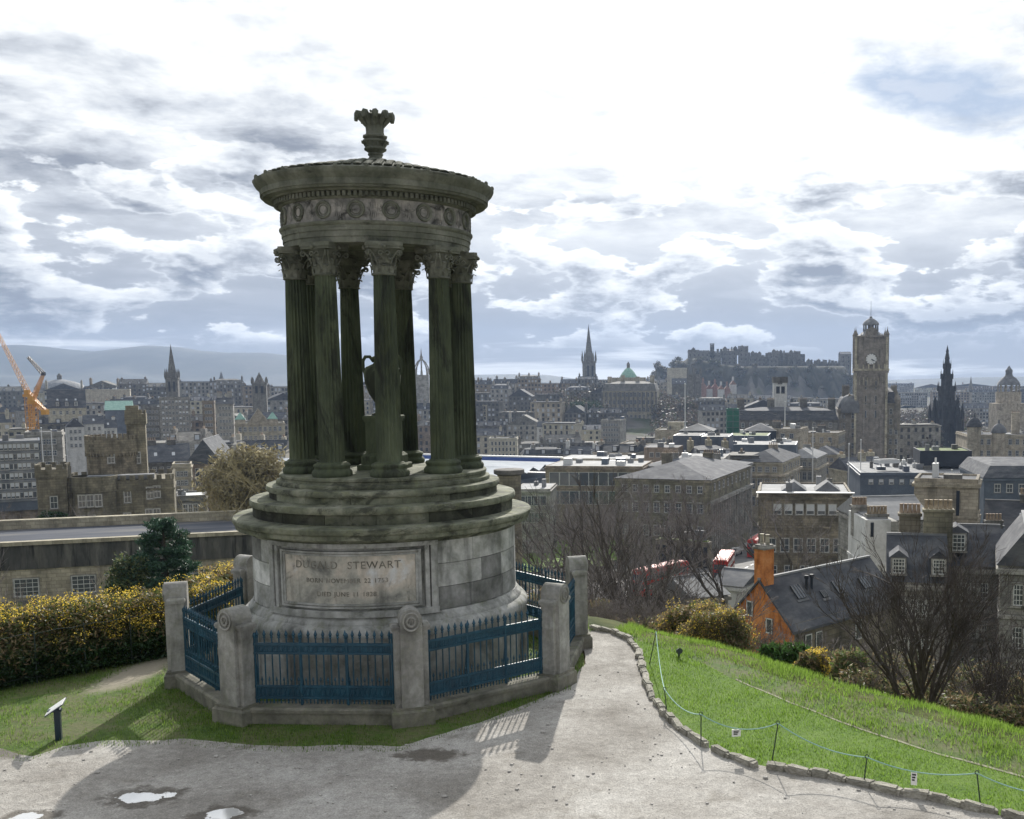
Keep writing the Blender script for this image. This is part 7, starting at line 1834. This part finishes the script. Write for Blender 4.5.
o = bpy.data.objects.new('ivy_cover', npmesh('ivy_cover', V, F, [L_ivy, L_ivy2, L_gor3], np.random.default_rng(3).choice(3, len(F), p=[.6, .2, .2]))); COL.objects.link(o); o.location = (hA.x, hA.y, 0)
tag(o, 'dark green ivy and bramble covering the foot of the gorse hedge', 'ivy', kind='stuff')
# wire fence in front of it
e = empty('wire_fence', (hA.x, hA.y - .02, 0), atan2(hB.y - hA.y, hB.x - hA.x), 'thin wire fence before the dark ivy of the left hedge', 'fence'); LL = (hB - hA).length
for k in range(6):
    b = MB(); b.tube((LL * k / 5, 0, -.1), (LL * k / 5, 0, .92), .011, .011, 6, cap=True); b.build('post', M_stake, e)
for z in (.12, .88):
    b = MB(); b.path([(LL * q / 20, 0, z + .015 * sin(q * 2.1)) for q in range(21)], .006, 4); b.build('wire', M_stake, e)
# gorse beyond the left railings
for i, (px_, Y_) in enumerate(((196, 25.5), (222, 26.5))):
    x = at(px_, 600, Y_)[0]; shrub('gorse_bush', 'gorse bush beyond the left railings, ' + ('nearer the far left pier' if i == 0 else 'nearer the half hidden pier'), 'bush', x, Y_, [(0, 0, .8, .9, .8, .6), (.3, .2, 1.1, .6, .6, .4)], 5000, .05,
          [L_gor, L_gor2, L_strw], 140 + i, (5000, .018, [L_yel, L_yel2], .8), 'gorse bushes beyond the railings', z=-1.15 + i * .1)
# bushes beyond the lawn, right
def px_shrub(name, lab, cat, px, pytop, pybot, Y, wpx, **k):
    a_ = at(px, pytop, Y); b_ = at(px, pybot, Y); h = a_[2] - b_[2]; r = wpx * Y / 1044 / 2
    bl = [(0, 0, h * .45, r, r * .8, h * .5), (r * .45, .1, h * .68, r * .55, r * .5, h * .34), (-r * .45, 0, h * .62, r * .55, r * .5, h * .34), (0, -.2, h * .8, r * .4, r * .4, h * .22)]
    return shrub(name, lab, cat, a_[0], Y, bl, z=b_[2], **k)
px_shrub('gorse_bush', 'big olive gorse bush thick with dull yellow flowers, in front of the orange gable', 'bush', 716, 613, 672, 24, 70, n=24000, size=.03, mats=[L_gor, L_gor2, L_gor2, L_oli], seed=201, flowers=(11000, .019, [L_yel, L_gor2, L_yel2, L_gor2], .7))
px_shrub('gorse_bush', 'gorse bush of brown stems and sparse flowers, right of the path bend', 'bush', 693, 606, 655, 26, 70, n=9000, size=.045, mats=[L_gor2, L_gor, L_strw], seed=202, flowers=(3000, .018, [L_yel, L_yel2], .5))
px_shrub('gorse_bush', 'small bright yellow gorse bush right of the green broom', 'bush', 812, 654, 690, 21, 36, n=4000, size=.04, mats=[L_gor, L_gor2], seed=203, flowers=(4500, .018, [L_yel, L_yel2], .2))
px_shrub('broom_bush', 'dense dark green broom bush at the edge of the lawn', 'bush', 782, 648, 692, 22, 60, n=15000, size=.05, mats=[L_brm, L_brm, L_gor3], seed=204, aspect=2.6, hang=-.8)
px_shrub('broom_bush', 'light green feathery shrub against the cottage wall', 'bush', 850, 652, 700, 30, 40, n=5000, size=.05, mats=[L_brm2, L_oli, L_strw], seed=205, aspect=2)
for i, (px_, pt_, Y_, w_, lab) in enumerate([(865, 655, 24, 70, 'left of the large bare tree'), (905, 668, 23, 70, 'at the foot of the large bare tree'), (955, 680, 22, 80, 'right of the large bare tree'), (1005, 690, 22, 80, 'at the right edge above the bank'),
                                             (838, 672, 25, 46, 'right of the small gorse'), (980, 650, 30, 90, 'behind, near the right edge'), (900, 640, 31, 80, 'behind the large bare tree'), (1035, 660, 28, 80, 'out at the right edge')]):
    px_shrub('scrub_bush', 'brownish green scrub bush ' + lab, 'bush', px_, pt_ + 14, pt_ + 66, Y_ + 3, w_, n=3000, size=.05, mats=[L_oli, L_gor2, L_gor3, L_strw], seed=210 + i, group='scrub bushes beyond the bank', wts=[.3, .3, .25, .15])
    if i in (0, 3, 5, 7): place_px('bare_bush', bushp[i % 3], px_ + 8, pt_ - 8, Y_ + 3, BH_[i % 3], 'bare many-stemmed bush ' + lab, 'bush', 'bare bushes beyond the bank')
for i, (px_, pt_, Y_, lab) in enumerate([(610, 590, 27, 'just beyond the end of the path'), (640, 590, 27, 'above the farthest stake'), (665, 585, 30, 'left of the gorse'), (705, 570, 34, 'behind the gorse'), (575, 585, 30, 'seen right of the far pier'), (590, 570, 34, 'behind the far pier'), (540, 560, 36, 'behind the back railing'), (820, 620, 33, 'before the cottage wall')]):
    place_px('bare_bush', bushp[i % 3], px_, pt_, Y_, BH_[i % 3], 'tangled bare bush ' + lab, 'bush', 'tangled bushes past the path')
    px_shrub('bramble_bush', 'low olive bramble ' + lab, 'bush', px_, pt_ + 30, pt_ + 75, Y_ + .5, 50, n=2600, size=.045, mats=[L_gor2, L_oli, L_strw], seed=240 + i, group='low brambles past the path')
# pine on the left
def conifer(lab, px, pytop, Y, H, R_, seed, mats):
    x, _, zt_ = at(px, pytop, Y); zb = zt_ - H; r_ = random.Random(seed)
    e = empty('pine_tree', (x, Y, zb), 0, lab, 'tree'); b = MB(); b.path([(0, 0, -6), (0.1, 0, H * .5), (0, 0, H)], [.25, .15, .02], 8); tips = []
    for i in range(70):
        t_ = r_.uniform(.12, .97); a_ = r_.uniform(0, 6.28); L_ = R_ * (1 - t_) ** .7 * r_.uniform(.6, 1.1) + .15; z = H * t_
        p1 = (cos(a_) * L_ * .6, sin(a_) * L_ * .6, z + L_ * .10); p2 = (cos(a_) * L_, sin(a_) * L_, z + L_ * .28); b.path([(0, 0, z), p1, p2], [.05, .03, .012], 4)
        tips.append((p2[0], p2[1], p2[2], .3 + L_ * .16, .3 + L_ * .16, .22)); tips.append((p1[0], p1[1], p1[2], .3 + L_ * .14, .3 + L_ * .14, .18))
    b.build('trunk', M_bark, e); V, F, c = leafcloud(tips, 30000, .06, seed, 2.4, .1)
    o = bpy.data.objects.new('crown', npmesh('crown', V, F, mats, np.random.default_rng(seed).integers(0, len(mats), len(F)))); COL.objects.link(o); o.parent = e
conifer('dark green pine standing before the long low range', 162, 517, 56, 8.0, 2.9, 5, [L_pin, L_pin2, L_pin2])
px_shrub('grey_green_shrub', 'rounded grey green shrub left of the pine', 'bush', 127, 556, 620, 54, 42, n=6000, size=.07, mats=[L_pin2, L_oli, L_gor3], seed=260)
px_shrub('ivy_clad_bush', 'dark ivy mound at the foot of the castellated corner tower', 'bush', 52, 512, 532, 146, 30, n=4000, size=.16, mats=[L_ivy, L_ivy2], seed=261)
px_shrub('park_evergreens', 'dark evergreen clump below the old town skyline', 'bush', 584, 402, 426, 720, 40, n=9000, size=.5, mats=[L_gor3, L_pin], seed=262)
# soft straw-coloured bud haze of the willow
px_shrub('budding_tree', 'rounded straw-coloured budding tree beside the willow stems, left of the monument steps', 'tree', 246, 449, 520, 121, 84, n=15000, size=.17, mats=[leafmat('willow_bud', (0.36, 0.32, 0.19), .3), leafmat('willow_bud_grey', (0.24, 0.215, 0.15), .3), M_twigy], seed=263, aspect=2.4, shell=.1, stemr=.2)
# far woods and gardens that read as one brown mass
M_wood1 = leafmat('far_wood_brown', (0.12, 0.095, 0.075), .2); M_wood2 = leafmat('far_wood_grey', (0.07, 0.065, 0.055), .2); M_wood3 = leafmat('far_wood_green', (0.055, 0.075, 0.03), .2)
def woods(name, lab, spots, n, size, seed, mats=None, wts=None):
    V, F, c = leafcloud(spots, n, size, seed, 1.5, .2); rg = np.random.default_rng(seed); mats = mats or [M_wood1, M_wood2, M_wood3]
    o = bpy.data.objects.new(name, npmesh(name, V, F, mats, rg.choice(len(mats), len(F), p=wts or [.5, .35, .15]))); COL.objects.link(o); tag(o, lab, 'woodland', kind='stuff')
def wspots(lst, seed):
    r_ = random.Random(seed); out = []
    for (p0_, p1_, Y0, Y1, n, h) in lst:
        for i in range(n):
            Y_ = r_.uniform(Y0, Y1); x = at(r_.uniform(p0_, p1_), 400, Y_)[0]; k = h * r_.uniform(.7, 1.2); out.append((x, Y_, hz(x, Y_) + k * .5, k * .55, k * .55, k * .55))
    return out
woods('garden_woodland', 'brown winter trees of the valley gardens massed between the buildings', wspots([(893, 935, 470, 900, 70, 13), (925, 975, 640, 1000, 50, 13), (655, 702, 640, 860, 40, 14), (556, 606, 690, 860, 22, 14), (700, 760, 850, 1100, 40, 14)], 4), 60000, .8, 31)
# castle rock: craggy sheet over the mound, with scrub on it
Xr = np.linspace(-40, 290, 150); Yr = np.linspace(1215, 1500, 120)
def rockf(x, y):
    h = height(x, y); sl_ = (h + 38) / 48; n_ = 0
    for f_, a_ in ((.045, 5), (.11, 3), (.27, 1.6)): n_ = n_ + a_ * np.sin(x * f_ + 2 * np.sin(y * f_ * .7 + 1)) * np.sin(y * f_ * 1.2 + 1.5 * np.sin(x * f_ * .8))
    return h + n_ * np.clip(4 * sl_ * (1 - sl_), 0, 1) * 1.2 + np.where(sl_ > .03, .6, -1)
M_rock = mottled('castle_rock', [(0.03, 0.032, 0.024), (0.065, 0.063, 0.045), (0.13, 0.12, 0.10)], .05, .95, .3, 1, stretch=(1, 1, .4), spec=.05)
o = grid_mesh('castle_rock', Xr, Yr, M_rock, rockf); tag(o, kind='structure')
r_ = random.Random(8); sp_ = []
for i in range(150):
    a_ = r_.uniform(pi * .95, pi * 2.05); q = r_.uniform(.82, 1.18); x = 125 + 130 * q * cos(a_); y = 1360 + 110 * q * sin(a_); k = r_.uniform(4, 9); sp_.append((x, y, hz(x, y) + k * .3, k * .7, k * .7, k * .5))
woods('rock_scrub', 'dark scrub and trees clinging to the castle rock', sp_, 26000, .9, 37, None, [.3, .4, .3])
# green slope (burial ground) and streets
b = MB()
def strip(pts, w_, z):
    vs = []; fs = []
    for i, (x, y) in enumerate(pts):
        x0, y0 = pts[max(0, i - 1)]; x1, y1 = pts[min(len(pts) - 1, i + 1)]; l = sqrt((x1 - x0) ** 2 + (y1 - y0) ** 2); nx, ny = -(y1 - y0) / l, (x1 - x0) / l
        vs += [(x + nx * w_ / 2, y + ny * w_ / 2, hz(x, y) + z), (x - nx * w_ / 2, y - ny * w_ / 2, hz(x, y) + z)]
        if i: fs.append((2 * i - 2, 2 * i - 1, 2 * i + 1, 2 * i))
    return vs, fs
M_asph = mottled('asphalt', [(0.05, 0.05, 0.05), (0.09, 0.088, 0.085), (0.16, 0.155, 0.15)], .3, .85, .2, rand=0)
M_pave = mottled('paving', [(0.18, 0.175, 0.165), (0.28, 0.27, 0.255), (0.36, 0.35, 0.33)], .6, .9, .2)
road = [(-24, 112), (-12, 126), (-1, 140), (7, 154), (13, 172), (19, 200), (33, 245), (55, 316), (95, 440), (200, 760)]
fine = []
for i in range(len(road) - 1):
    for k in range(8): t_ = k / 8; fine.append((road[i][0] + (road[i + 1][0] - road[i][0]) * t_, road[i][1] + (road[i + 1][1] - road[i][1]) * t_))
v_, f_ = strip(fine, 22, .28); b = MB(); b.add(v_, [f[::-1] for f in f_]); tag(b.build('pavement', M_pave), kind='structure')
v_, f_ = strip(fine, 14, .34); b = MB(); b.add(v_, [f[::-1] for f in f_]); tag(b.build('street', M_asph), kind='structure')
b = MB()
for i in range(0, len(fine) - 1, 2):
    v_, f_ = strip(fine[i:i + 2], .25, .40); b.add(v_, [f[::-1] for f in f_])
tag(b.build('road_marking', M_sash), kind='structure')
o = grid_mesh('green_slope', np.linspace(-72, -8, 40), np.linspace(165, 262, 40), turf('distant_grass', [(0.07, 0.13, 0.02), (0.12, 0.2, 0.03), (0.14, 0.2, 0.05)], .1, .1), lambda x, y: height(x, y), .3,
              keep=lambda x, y: ((x + 40) / 34) ** 2 + ((y - 214) / 50) ** 2 < 1 + .15 * np.sin(x * .3 + y * .2)); tag(o, kind='structure')
# buses ----------------------------------------------------------------------------
M_bus = mottled('bus_red', [(0.38, 0.03, 0.02), (0.50, 0.035, 0.025), (0.58, 0.05, 0.035)], .8, .55, 0, spec=.25); M_busd = plain('bus_maroon', (0.20, 0.012, 0.015), .35)
def bus():
    e = empty('double_decker_bus'); L_, W_, H_ = 11, 2.5, 4.3
    b = MB(); bm_ = bmesh.new(); b.box(-L_ / 2, L_ / 2, -W_ / 2, W_ / 2, .35, H_ - .15); b.box(-L_ / 2 + .2, L_ / 2 - .2, -W_ / 2 + .15, W_ / 2 - .15, H_ - .15, H_); b.build('body', M_bus, e)
    for z0, z1 in ((1.25, 2.05), (2.65, 3.5)):
        for s in (-1, 1):
            b = MB(); y0, y1 = sorted((s * W_ / 2, s * (W_ / 2 + .03)))
            for k in range(7): b.box(-L_ / 2 + .5 + k * 1.45, -L_ / 2 + 1.8 + k * 1.45, y0, y1, z0, z1)
            b.build('side_windows', M_glass, e)
    for s in (-1, 1):
        x0, x1 = sorted((s * L_ / 2, s * (L_ / 2 + .03)))
        b = MB(); b.box(x0, x1, -1.05, 1.05, 1.2, 2.2); b.build('windscreen', M_glass, e)
        b = MB(); b.box(x0, x1, -1.05, 1.05, 2.65, 3.55); b.build('windscreen', M_glass, e)
        b = MB(); b.box(x0, x1, -.7, .7, 2.28, 2.55); b.build('destination_blind', M_blackc, e)
    b = MB(); b.box(-L_ / 2 + 1, L_ / 2 - 1, -W_ / 2 + .3, W_ / 2 - .3, H_, H_ + .06); b.build('roof_panel', M_bus, e)
    for x in (-3.4, 3.2):
        for s in (-1, 1):
            b = MB(); b.tube((x, s * (W_ / 2 - .25), .5), (x, s * (W_ / 2 + .04), .5), .5, .5, 16, cap=True); b.build('wheel', M_blackc, e)
    return e
bs0 = bus()
bl_ = [((661, 574), 137, 'nearest, half behind the saplings'), ((724, 569), 153, 'standing at the stop in the middle of the road, seen end on'), ((758, 549), 205, 'farther up the street behind the orange chimney')]
for i, (pp, Y_, w_) in enumerate(bl_):
    x = at(pp[0], pp[1], Y_)[0]; o = bs0 if i == 0 else copy_tree(bs0)
    o.location = (x, Y_, hz(x, Y_) + .35); o.scale = (.86, .86, .86); o.rotation_euler = (0, 0, [radians(52), radians(80), radians(72), radians(48)][i]); tag(o, 'red double-decker bus ' + w_, 'bus', 'red double-decker buses')
# parked cars near the buses
def car():
    e = empty('parked_car'); b = MB()
    prof = [(-2.1, .3), (-2.15, .75), (-1.3, .9), (-.7, 1.42), (.9, 1.42), (1.6, .95), (2.1, .85), (2.15, .3)]
    n = len(prof); vs = [(x, -.85 if z < 1.2 else -.68, z) for x, z in prof] + [(x, .85 if z < 1.2 else .68, z) for x, z in prof]
    b.add(vs, [(i, (i + 1) % n, n + (i + 1) % n, n + i)[::-1] for i in range(n)] + [tuple(range(n)), tuple(range(2 * n - 1, n - 1, -1))]); b.build('body', M_sash, e)
    b = MB(); b.add([(-1.22, -.72, .98), (-.72, -.66, 1.38), (-.72, .66, 1.38), (-1.22, .72, .98)], [(0, 3, 2, 1)]); b.xf(Matrix.Translation((-.03, 0, .02))); b.build('windscreen', M_glass, e)
    b = MB(); b.add([(.95, -.66, 1.38), (1.5, -.72, 1.0), (1.5, .72, 1.0), (.95, .66, 1.38)], [(0, 1, 2, 3)]); b.xf(Matrix.Translation((.03, 0, .02))); b.build('rear_window', M_glass, e)
    for x in (-1.35, 1.35):
        for s in (-1, 1): b = MB(); b.tube((x, s * .7, .32), (x, s * .88, .32), .32, .32, 14, cap=True); b.build('wheel', M_blackc, e)
    return e
c0 = car()
for i, (px_, py_, Y_, w_) in enumerate([(683, 583, 158, 'on the near kerb between two buses'), (700, 576, 176, 'on the far kerb beside the colonnade wall'), (735, 560, 205, 'farther up the street')]):
    x = at(px_, py_, Y_)[0]; o = c0 if i == 0 else copy_tree(c0); o.location = (x, Y_, hz(x, Y_) + .35); o.rotation_euler = (0, 0, radians(65)); tag(o, 'small white parked car ' + w_, 'car', 'cars parked by the street')
